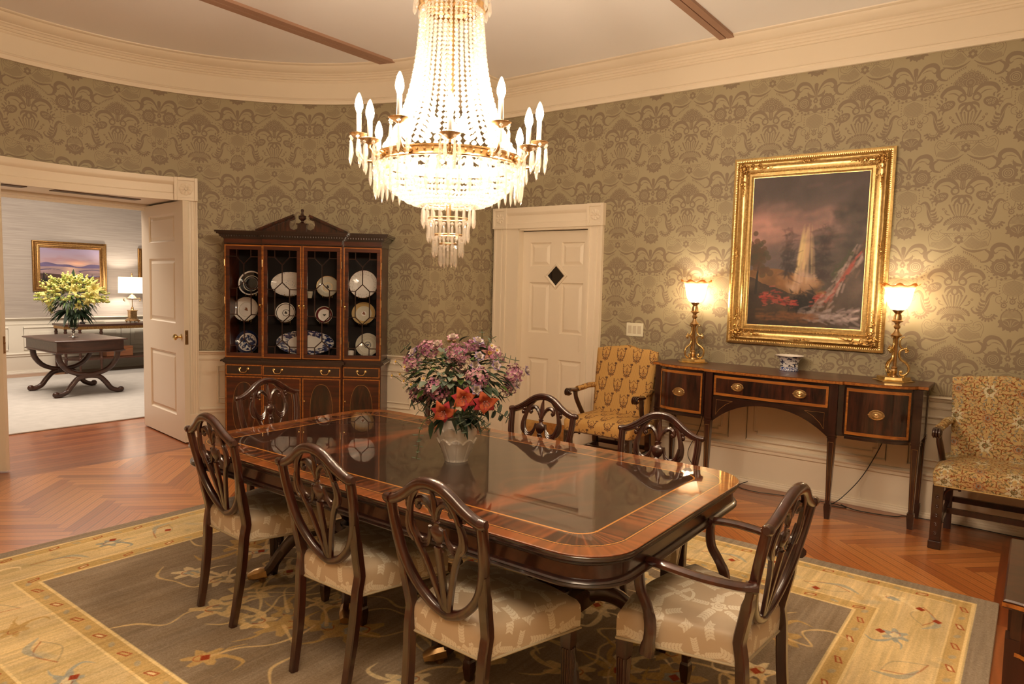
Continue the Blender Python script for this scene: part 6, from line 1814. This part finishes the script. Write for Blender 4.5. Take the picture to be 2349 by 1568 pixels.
m.lathe([(.073,.195),(.070,.197),(.066,.194),(.066,.10),(.001,.095)], 60, cap=(False,False)); m.build('vase_body', M['vase'], vs, smooth=50)
bq = thing('flower_arrangement', 'round arrangement of mauve hydrangeas, red lilies and eucalyptus in the white vase', 'flowers', (VX, VY, VZ))
def B(x, y, dep=0.0):
    """crop position of a bloom -> local point"""
    px, py = 880+x/4.355, 740+y/4.355; f = (3.05+dep)/3.05
    l = (px-1048)/525*f; z = HC-(py-652)/525*f-VZ
    return (l*LX[0]+dep*LY[0], l*LX[1]+dep*LY[1], z)
BC = Vector((0,0,.36))
def out(p, up=.15, front_=.35): 
    v = Vector(p)-BC; v = v.normalized()+Vector((-LY[0]*front_, -LY[1]*front_, up)); return v.normalized()
for x, y, d, r in ((455,270,-.06,.040),(745,300,-.10,.043),(285,420,-.05,.038),(560,670,-.15,.046),(950,545,-.15,.044),(1285,505,-.03,.040),(1235,640,.0,.030),(350,715,-.07,.036),(700,420,.12,.045),(1060,330,.14,.042),(880,250,.10,.04)):
    p = B(x, y, d); hydrangea(bq, p, r*1.14, out(p))
for x, y, d in ((820,735,-.17),(1010,770,-.15),(640,870,-.16)):
    p = B(x, y, d); lily(bq, Vector(p)+out(p)*.012, out(p, -.05, .9), .056, [FM['red'], FM['orange'], FM['dusk']], n=7, wide=.85)
for x, y, d, k in ((690,210,-.04,'white'),(912,235,-.04,'white'),(560,275,-.07,'white')):
    p = Vector(B(x, y, d)); p = p+out(p)*.028; rose(bq, p, out(p), .025, [FM[k], FM['lil'] if x > 900 else FM['hyd2']])
for x, y, d in ((900,450,-.12),(1090,440,-.12),(925,370,-.08),(930,660,-.17),(1360,480,-.02),(340,345,-.06),(1275,600,-.05)):
    p = Vector(B(x, y, d)); p = p+out(p)*.03; rose(bq, p, out(p), .022, [FM['white'], FM['lil']], 'lisianthus_bloom')
p = Vector(B(1015,340,-.10)); p = p+out(p)*.03; lily(bq, p, out(p, 0, .9), .034, [FM['dusk'], FM['hyd'], FM['yel']], 'orchid_bloom', 5)
for x, y, d in ((165,425,-.03),(135,555,-.03),(262,472,-.08),(215,540,-.06),(450,575,-.14),(330,632,-.11),(410,645,-.12),(258,600,-.08),(1040,262,-.05),(1090,300,-.05)):
    p = Vector(B(x, y, d)); p = p+out(p)*.025; daisy(bq, p, out(p, 0, .6), .0165)
m = MB()
for x, y, d in ((640,180,-.02),(672,165,-.01),(690,185,-.02)): m.ball(B(x, y, d), .009, 8, 6)
m.build('bud_cluster', plain('tan_bud', (.45,.30,.12,1), rough=.6), bq)
E_ = [[(520,430,-.05),(380,330,-.05),(270,300,-.04),(180,245,-.03)],[(960,330,-.02),(955,230,.0),(965,130,0),(962,60,0)],[(985,330,0),(1020,200,.02),(1060,150,.02),(1105,125,.02)],[(1060,420,-.05),(1170,330,-.05),(1260,350,-.05),(1355,365,-.05)],
      [(950,820,-.14),(1100,860,-.14),(1200,910,-.13),(1290,965,-.12)],[(560,900,-.14),(440,990,-.16),(385,1110,-.17),(380,1260,-.17),(355,1395,-.17)],[(900,880,-.16),(980,960,-.17),(1040,1030,-.17),(1095,1090,-.17)],
      [(780,920,-.17),(800,1010,-.18),(835,1080,-.18),(845,1150,-.18)],[(500,720,-.10),(400,790,-.10),(340,830,-.10),(290,850,-.10)],[(1120,640,-.06),(1180,720,-.06),(1230,740,-.06),(1300,690,-.05)],[(560,800,-.12),(470,840,-.12),(400,900,-.12),(360,880,-.12)],
      [(640,480,-.14),(690,520,-.15),(740,520,-.15),(790,480,-.14)],[(960,860,-.14),(940,940,-.15),(1000,980,-.15),(1060,1080,-.15)],[(1080,700,-.1),(1140,800,-.1),(1180,820,-.1)]]
for k, e in enumerate(E_):
    eucalyptus(bq, [B(*q) for q in e], (.025 if k in (0, 4, 7, 11) else .020) if k not in (3, 5, 9) else .015, .6, .017 if k not in (3, 5) else .022)
m = MB()                                               # leaves
for x, y, d, L, dx, dz in ((740,190,-.02,.07,.6,.6),(560,440,-.12,.075,-.4,-.3),(850,420,-.10,.08,.3,-.4),(640,650,-.17,.075,.8,.3),(760,600,-.17,.06,.9,.2),(830,640,-.17,.05,.5,-.7),(560,520,-.1,.08,.1,-1),(1080,520,-.1,.07,.7,-.3),(1170,520,-.06,.08,.8,-.5),(500,1000,-.1,.06,-.1,-1),(690,960,-.13,.06,.5,-.9),(620,960,-.14,.06,-.2,-1),(930,960,-.13,.065,.5,-.9)):
    leafm(m, B(x, y, d), (dx*LX[0]-.2*LY[0], dx*LX[1]-.2*LY[1], dz), L, L*.45, 0 if y != 640 else 1)
for (x, y, d, L, dx, dz) in ((770,770,-.2,.065,-.25,-1),(860,215,-.03,.04,.7,.3),(640,620,-.18,.05,.9,.4)): leafm(m, B(x, y, d), (dx*LX[0], dx*LX[1], dz), L, L*.45, 1)
for i in range(420):
    t = FG.uniform(0, 2*PI); z = FG.uniform(-.75, .85); s_ = math.sqrt(1-z*z); q = Vector((s_*math.cos(t), s_*math.sin(t), z)); rr = FG.uniform(.45, .92)
    p = BC+Vector((q.x*.225, q.y*.225, q.z*.17))*rr
    if p.z < .21: p.z = .21
    l_ = p.x*LX[0]+p.y*LX[1]; d_ = p.x*LY[0]+p.y*LY[1]
    if d_ < -.10 and -.12 < l_ < .10 and p.z < .36: continue
    leafm(m, p, q+Vector((0,0,-.2)), FG.uniform(.032,.058), FG.uniform(.024,.040), FG.choice((0,0,0,0,2,2,1)), .3)
for i in range(60):
    t = FG.uniform(0, 2*PI); p = Vector((.05*math.cos(t), .05*math.sin(t), .20)); leafm(m, p, (math.cos(t), math.sin(t), FG.uniform(-.5,.5)), FG.uniform(.05,.10), .026, 0, .4)
for i in range(24):
    x, y = FG.uniform(220, 560), FG.uniform(380, 650); p = B(x, y, -.08); m.tube([p, B(x+60, y+60, 0)], .0012, 4, mi=1)
    for k in range(5): leafm(m, Vector(p)+Vector((FG.uniform(-.02,.02), FG.uniform(-.02,.02), FG.uniform(-.02,.02))), rnd_dir((-LX[0], -LX[1], .3), 1.0), .018, .005, 1)
m.build('foliage', [FM['leaf'], FM['leaf2'], FM['euc']], bq, smooth=60)
m = MB()
for i in range(14):
    a = i*2.4; m.tube([(.03*math.cos(a), .03*math.sin(a), .11), (.045*math.cos(a), .045*math.sin(a), .19), (.12*math.cos(a), .12*math.sin(a), .34)], .0025, 5)
m.build('stems', FM['stem'], bq)
# ------------------------------------------------------------------ the room seen through the doorway
FY = 12.2
def grass():
    m, nt, bs = newmat('grasscloth_wallpaper'); setp(bs, rough=.85); tc = nd(nt, 'ShaderNodeTexCoord')
    mp = nd(nt, 'ShaderNodeMapping', {'Vector': tc.outputs['Object'], 'Scale': (2.5,2.5,95)}); n = nd(nt, 'ShaderNodeTexNoise', {'Vector': mp.outputs[0], 'Scale': 1.0, 'Detail': 4.0})
    nt.links.new(mixc(nt, n.outputs['Fac'], (.28,.24,.205,1), (.53,.465,.405,1)), bs.inputs['Base Color']); return m
M['grass'] = grass()
M['fcream'] = plain('ivory_paint', (.74,.69,.58,1), rough=.4, var=.02, scale=3)
M['carpet'] = plain('grey_beige_carpet', (.47,.44,.40,1), rough=.95, var=.16, scale=9, bump=.6, bscale=160)
M['fwood'] = wood('hall_mahogany', (.030,.011,.007,1), (.085,.032,.018,1), 'x', rough=.35, coat=.3)
M['fgilt'] = metal('bronze_frame', (.52,.31,.12,1), .4, .3, 60, dirt=(.20,.10,.03))
f = MB(); f.box(-3, 9, 7.62, FY+.1, -.1, 0); struct(f.build('floor_2', wood('hall_floorboards', (.22,.085,.035,1), (.36,.16,.07,1), 'x', rough=.3, coat=.3), smooth=0))
f = MB(); f.box(-3, 9, 7.25, FY+.1, ZC, ZC+.1); struct(f.build('ceiling_2', M['ceiling'], smooth=0))
def farwall(name, boxes):
    w = MB()
    for x0, x1, y0, y1, z0, z1 in boxes:
        if z0 < DZ: w.box(x0, x1, y0, y1, z0, min(DZ, z1), mi=1)
        if z1 > DZ: w.box(x0, x1, y0, y1, max(z0, DZ), z1, mi=0)
    return struct(w.build(name, [M['grass'], M['fcream']], smooth=0))
farwall('wall_far', [(-3, 9, FY, FY+.1, 0, ZC)])
farwall('wall_hall_left', [(-3.1, -3, 7.2, FY, 0, ZC)]); farwall('wall_hall_right', [(9, 9.1, 7.2, FY, 0, ZC)])
farwall('wall_hall_near', [(-3, 1.09, 7.26, 7.32, 0, ZC),(3.455, 9, 7.26, 7.32, 0, ZC),(1.09, 3.455, 7.26, 7.32, 2.222, ZC)])
m = MB(); fw = [(9, FY), (-3, FY)]
m.mould(fw, rail); m.mould(fw, [(0,.745),(.006,.745),(.008,.755),(0,.757)]); m.mould(fw, low); struct(m.build('trim_6', M['fcream'], smooth=30))
m = MB(); m.mould(fw, base); struct(m.build('baseboard_far', M['fcream'], smooth=30))
m = MB()
for a, b in ((2.2,3.75),(3.95,5.35),(5.5,6.9)):
    m.tube([(a,FY-.003,.37),(b,FY-.003,.37),(b,FY-.003,.70),(a,FY-.003,.70)], .012, 6, closed=True)
    m.box(a+.07, b-.07, FY-.006, FY, .44, .63, .003)
struct(m.build('trim_7', M['fcream'], smooth=40))
m = MB(); m.box(.2, 7.4, 7.625, 11.70, .0005, .014, .004); tag(m.build('hall_carpet', M['carpet'], smooth=0), 'plain pale grey carpet on the floor beyond the open doorway', 'rug')

# centre table on crossed scroll legs
ft = thing('centre_table', 'dark mahogany table on curved crossed legs in the room beyond the doorway', 'table', (3.76, 9.86, .0145))
TH = .705
def bow(hx, hy, o, z):
    q = []
    for s_ in (-1, 1):
        for i in range(11):
            t = -1+2*i/10; q.append((t*hx*(-s_), s_*(hy+.06*(1-t*t)), z))
    return [(x*(1-o/hx), y*(1-o/hy), z_) for x, y, z_ in q[::-1]]
m = MB(); m.loft([bow(.42,.52,.012,TH-.022), bow(.42,.52,0,TH-.016), bow(.42,.52,0,TH-.006), bow(.42,.52,.006,TH)]); m.build('top', M['fwood'], ft, smooth=30)
m = MB(); m.loft([bow(.42,.52,.035,TH-.150), bow(.42,.52,.035,TH-.022)]); m.loft([bow(.42,.52,.022,TH-.158), bow(.42,.52,.018,TH-.150), bow(.42,.52,.03,TH-.140)]); m.build('apron', M['fwood'], ft, smooth=25)
for s_ in (1, -1):
    m = MB(); m.box(-.075, .075, s_*.40-.028, s_*.40+.028, .215, .285, .01)
    m.tube([(0, s_*.40, .25), (0, 0, .25)], .022, 8); m.build('crossing', M['fwood'], ft, smooth=40)
    for sx in (1, -1):
        q = cr([(sx*.345, s_*.40, TH-.155), (sx*.325, s_*.40, .44), (sx*.245, s_*.40, .335), (sx*.13, s_*.40, .278), (sx*.0, s_*.40, .262)], 6)
        m = MB(); m.ribbon(q, [.066-.016*i/(len(q)-1) for i in range(len(q))], .050, (0,1,0), ch=.25); m.box(sx*.345-.045, sx*.345+.045, s_*.40-.04, s_*.40+.04, TH-.175, TH-.155, .004)
        m.build('upper_leg', M['fwood'], ft, smooth=50)
        q = cr([(sx*.02, s_*.40, .245), (sx*.12, s_*.40, .222), (sx*.195, s_*.40, .145), (sx*.255, s_*.40, .065), (sx*.335, s_*.40, .030), (sx*.375, s_*.40, .036)], 6)
        m = MB(); m.ribbon(q, [.060-.004*i/(len(q)-1) for i in range(len(q))], .050, (0,1,0), ch=.25); m.ball((sx*.375, s_*.40, .038), .037, 12, 8, (1.1,.8,1)); m.build('lower_leg', M['fwood'], ft, smooth=50)

fv = thing('glass_vase', 'clear footed glass vase on the centre table beyond the doorway', 'vase', (3.76, 9.90, .7205))
m = MB(); m.lathe([(.055,0),(.052,.006),(.020,.018),(.012,.04),(.016,.06),(.024,.07),(.014,.082),(.022,.098),(.040,.105),(.042,.110),(.0,.110)], 24); m.build('silver_foot', metal('silver', (.80,.78,.74,1), .15), fv)
m = MB(); m.lathe([(.036,.108),(.052,.118),(.058,.15),(.062,.30)], 28, cap=(True,False)); m.build('glass_bowl', glass('vase_glass', (.80,.88,.80,1), .15), fv)
fb = thing('lily_arrangement', 'big bunch of yellow lilies and greenery in the glass vase beyond the doorway', 'flowers', (3.76, 9.90, .7205))
def FB(px, py, dep=0.0):
    f_ = (8.95+dep)/8.95; l = (px-168)/178.5*f_; z = HC-(py-629)/178.5*f_-.7205; return (l*LX[0]+dep*LY[0], l*LX[1]+dep*LY[1], z)
FC = Vector((0,0,.52))
def fout(p): 
    v = (Vector(p)-FC).normalized()+Vector((-LY[0]*.5, -LY[1]*.5, .1)); return v.normalized()
for px, py, d, r in ((137,693,-.18,.12),(153,650,-.06,.10),(146,640,.02,.10),(180,641,-.04,.11),(228,660,-.08,.11),(224,678,-.12,.13),(150,668,-.16,.10),(190,664,-.16,.10),(118,655,-.05,.08),(108,690,-.10,.07),(172,655,-.1,.09),(205,650,0,.09),(120,672,-.10,.08),(167,686,-.2,.05),(132,712,-.15,.07),(200,700,-.16,.07),(215,690,-.12,.08)):
    p = FB(px, py, d); lily(fb, Vector(p)-fout(p)*.04, fout(p), r, [FM['lily'], FM['lily'], FM['yel']], open_=.75)
m = MB()
for i in range(170):                                    # spikes of small pale florets
    t = FG.uniform(0, 2*PI); z = FG.uniform(-.25, 1); s_ = math.sqrt(1-z*z); q = Vector((s_*math.cos(t), s_*math.sin(t), z)); p = FC+Vector((q.x*.37, q.y*.37, q.z*.27))*FG.uniform(.75, 1.02)
    for k in range(3): m.ball(p+q*(.024*k)+Vector((FG.uniform(-.01,.01),FG.uniform(-.01,.01),0)), .021-.004*k, 5, 4, mi=FG.randrange(2))
for tip in ((110,625),(118,636),(100,640),(222,632),(196,640)):
    a, b = Vector(FB(168, 690)), Vector(FB(*tip, -.05))
    for k in range(9): m.ball(a+(b-a)*(.55+.05*k), .013-.001*k, 5, 4, mi=1)
m.build('floret_spikes', [FM['lily'], FM['grn']], fb, smooth=60)['kind'] = 'stuff'
m = MB()
for i in range(420):
    t = FG.uniform(0, 2*PI); z = FG.uniform(-.7, .95); s_ = math.sqrt(1-z*z); q = Vector((s_*math.cos(t), s_*math.sin(t), z)); p = FC+Vector((q.x*.32, q.y*.32, q.z*.25))*FG.uniform(.3, .95)
    leafm(m, p, q+Vector((0,0,-.1)), FG.uniform(.06,.13), FG.uniform(.015,.035), 1 if FG.random() < .45 else 0)
for i in range(46):
    t = FG.uniform(0, 2*PI); p = Vector((.06*math.cos(t), .06*math.sin(t), .34)); leafm(m, p, (math.cos(t), math.sin(t), FG.uniform(-.6,.3)), FG.uniform(.14,.24), .065, 0, .5)
p = FB(170, 640); leafm(m, p, (.1,.1,1), .13, .045, 0, 0)
m.build('foliage', [FM['leaf'], FM['leaf2']], fb, smooth=60)
m = MB()
for i in range(22):
    a = i*2.4; m.tube([(.03*math.cos(a), .03*math.sin(a), .125), (.045*math.cos(a), .045*math.sin(a), .30), (.16*math.cos(a), .16*math.sin(a), .5)], .004, 5)
m.build('stems', FM['leaf'], fb)

# console table with lamp, box and books
cn = thing('console_table', 'long dark console table with turned legs against the far grey wall', 'console table', (5.20, 11.80, 0))
m = MB(); pl2 = [(-.90,-.10),(-.74,-.27),(1.1,-.27),(1.1,.30),(-.90,.30)]; m.prism(pl2, .735, .765); m.build('top', M['fwood'], cn, smooth=0)
m = MB(); m.prism([(x*.985, y*.96) for x, y in pl2], .690, .735)
for i in range(60): m.ball((-.70+1.78*i/59, -.262, .712), .007, 5, 4)
m.build('frieze', M['fgilt'], cn, smooth=40)
m = MB(); m.prism([(x*.96, y*.92) for x, y in pl2], .215, .238); m.build('shelf', M['fwood'], cn, smooth=0)
for x, y in ((-.86,-.08),(-.72,-.235),(-.42,-.235),(.42,-.235),(1.06,-.235),(-.86,.27),(1.06,.27)):
    m = MB(); m.lathe([(.018,0),(.022,.03),(.014,.05),(.020,.19),(.024,.20),(.024,.25),(.016,.26),(.020,.29),(.016,.33),(.022,.62),(.026,.64),(.018,.66),(.024,.69)], 12, (x,y,0)); m.build('leg', M['fwood'], cn)
bx = thing('wooden_box', 'burl wood box with brass catch on the lower shelf of the far console', 'box', (5.10, 11.80, .2385))
m = MB(); m.box(-.20,.20,-.14,.14,0,.12,.006); m.build('box_body', wood('burl_box', (.16,.05,.02,1), (.34,.13,.05,1), 'x', scale=.5), bx, smooth=0); m = MB(); m.box(-.202,.202,-.142,.142,.1205,.16,.008); m.build('lid', wood('burl_lid', (.16,.05,.02,1), (.34,.13,.05,1), 'x', scale=.5), bx, smooth=0)
m = MB(); m.box(-.012,.012,-.150,-.142,.10,.13); m.build('catch', M['brass'], bx, smooth=0)
for k, (w_, h_, lab, col) in enumerate(((.15,.022,'black book with pale band at the bottom of the console stack',(.02,.02,.025,1)),(.13,.016,'pale book on top of the black book on the console',(.45,.38,.30,1)))):
    b = MB(); z = .7655+(.0225 if k else 0); b.box(4.74-w_, 4.74+w_, 11.66, 11.86, z, z+h_, .002); b.box(4.74-w_+.004, 4.74+w_+.001, 11.659, 11.8605, z+.003, z+h_-.003, mi=1)
    tag(b.build('book', [plain('book_cover', col), M['plate']], smooth=0), lab, 'book')
lp = thing('urn_lamp', 'brass and glass urn lamp with a white drum shade on the far console', 'lamp', (5.36, 11.80, .7655))
m = MB(); 
for sx in (-1,1):
    for sy in (-1,1): m.ball((sx*.065, sy*.065, .014), .014, 8, 5)
m.box(-.085,.085,-.085,.085,.022,.04,.004); m.box(-.07,.07,-.07,.07,.04,.06,.006); m.box(-.052,.052,-.052,.052,.06,.185,.003); m.box(-.06,.06,-.06,.06,.185,.20,.004); m.lathe([(.03,.20),(.018,.22),(.022,.235),(.012,.25)], 16); m.build('pedestal', M['antbrass'], lp, smooth=30)
m = MB(); m.lathe([(.018,.245),(.035,.28),(.060,.35),(.070,.375)], 20, cap=(False,False)); m.build('glass_urn', M['pane'], lp)
m = MB(); m.tube([(0,0,.24),(0,0,.40)], .006, 6); m.lathe([(.070,.372),(.092,.382),(.092,.392),(.060,.400),(.050,.42),(.030,.44),(.012,.452),(.008,.50),(.008,.74),(.010,.755),(.013,.775),(.006,.80),(0,.806)], 20)
for s_ in (1,-1): m.tube(cr([(s_*.088,0,.386),(s_*.125,0,.392),(s_*.130,0,.360),(s_*.112,0,.345)], 4), .008, 6)
m.build('lamp_column', M['antbrass'], lp, smooth=50)
def fshade():
    m = bpy.data.materials.new('lit_linen_shade'); m.use_nodes = True; nt = m.node_tree; nt.nodes.clear()
    t = nd(nt, 'ShaderNodeBsdfTranslucent', {'Color': (.95,.92,.88,1)}); d = nd(nt, 'ShaderNodeBsdfDiffuse', {'Color': (.8,.78,.74,1)}); a = nd(nt, 'ShaderNodeMixShader', {0: .3, 1: t.outputs[0], 2: d.outputs[0]}); o = nd(nt, 'ShaderNodeOutputMaterial'); nt.links.new(a.outputs[0], o.inputs[0]); return m
m = MB(); m.lathe([(.200,.475),(.200,.478),(.195,.735),(.193,.735),(.198,.476)], 40, cap=(False,False)); m.build('drum_shade', fshade(), lp, smooth=50)
m = MB(); m.lathe([(.012,.53),(.03,.56),(.032,.59),(.02,.62),(0,.63)], 14); m.build('lamp_bulb', emit('hall_lamp_bulb', (1,.86,.70,1), 300), lp)
for nm, x0, x1, z0, z1, lab in (('framed_painting',4.085,5.140,1.248,2.022,'bay-at-sunset landscape in a bronze frame behind the yellow lilies'),('framed_painting',5.64,6.70,1.25,1.985,'narrow strip of a second bronze frame behind the white drum lamp')):
    t = thing(nm, lab, 'painting', ((x0+x1)/2, FY-.004, (z0+z1)/2)); frame(t, x1-x0, z1-z0, .105, (M['fgilt'], M['fgilt']), ornate=False)
    a, b = (x1-x0)/2-.100, (z1-z0)/2-.100; m = MB(); m.box(-a, a, -.010, 0, -b, b)
    m.build('canvas', M.setdefault('bay', imgmat('bay_canvas', pic_sunset(), warm=False, rough=.5)), t, smooth=0, uv=lambda c, n: ((c.x+a)/(2*a), (c.z+b)/(2*b)))
# ------------------------------------------------------------------ light
w = bpy.data.worlds.new('world'); sc.world = w; w.use_nodes = True
w.node_tree.nodes['Background'].inputs[0].default_value = (.02,.018,.015,1); w.node_tree.nodes['Background'].inputs[1].default_value = .2
def area(name, loc, size, power, col, rot=(0,0,0)):
    l = bpy.data.lights.new(name, 'AREA'); l.shape = 'SQUARE'; l.size = size; l.energy = power; l.color = col
    o = bpy.data.objects.new(name, l); COL.objects.link(o); o.location = loc; o.rotation_euler = rot; return o
area('hall_fill', (3.3, 9.6, 3.40), 2.4, 84, (1,.85,.71))  # added emitter without a fixture, lights the far room from out of view
area('hall_entry_fill', (2.2, 8.3, 3.40), 1.2, 26, (1,.84,.69))  # second added fill, no fixture, brightens the far room near the doorway
area('dining_fill', (.35, .45, 3.42), 1.4, 36, (1,.76,.52))  # added fill from the camera side for chairs and rug, no real lamp
sc.view_settings.view_transform = 'Standard'; sc.view_settings.look = 'None'; sc.view_settings.gamma = 1; sc.view_settings.exposure = 1.0
sc.view_settings.use_curve_mapping = False
cy = sc.cycles
cy.use_denoising = True; cy.max_bounces = 7; cy.diffuse_bounces = 3; cy.glossy_bounces = 4; cy.transmission_bounces = 6; cy.transparent_max_bounces = 14
cy.sample_clamp_indirect = 4.0; cy.caustics_reflective = False; cy.caustics_refractive = False; cy.blur_glossy = .5
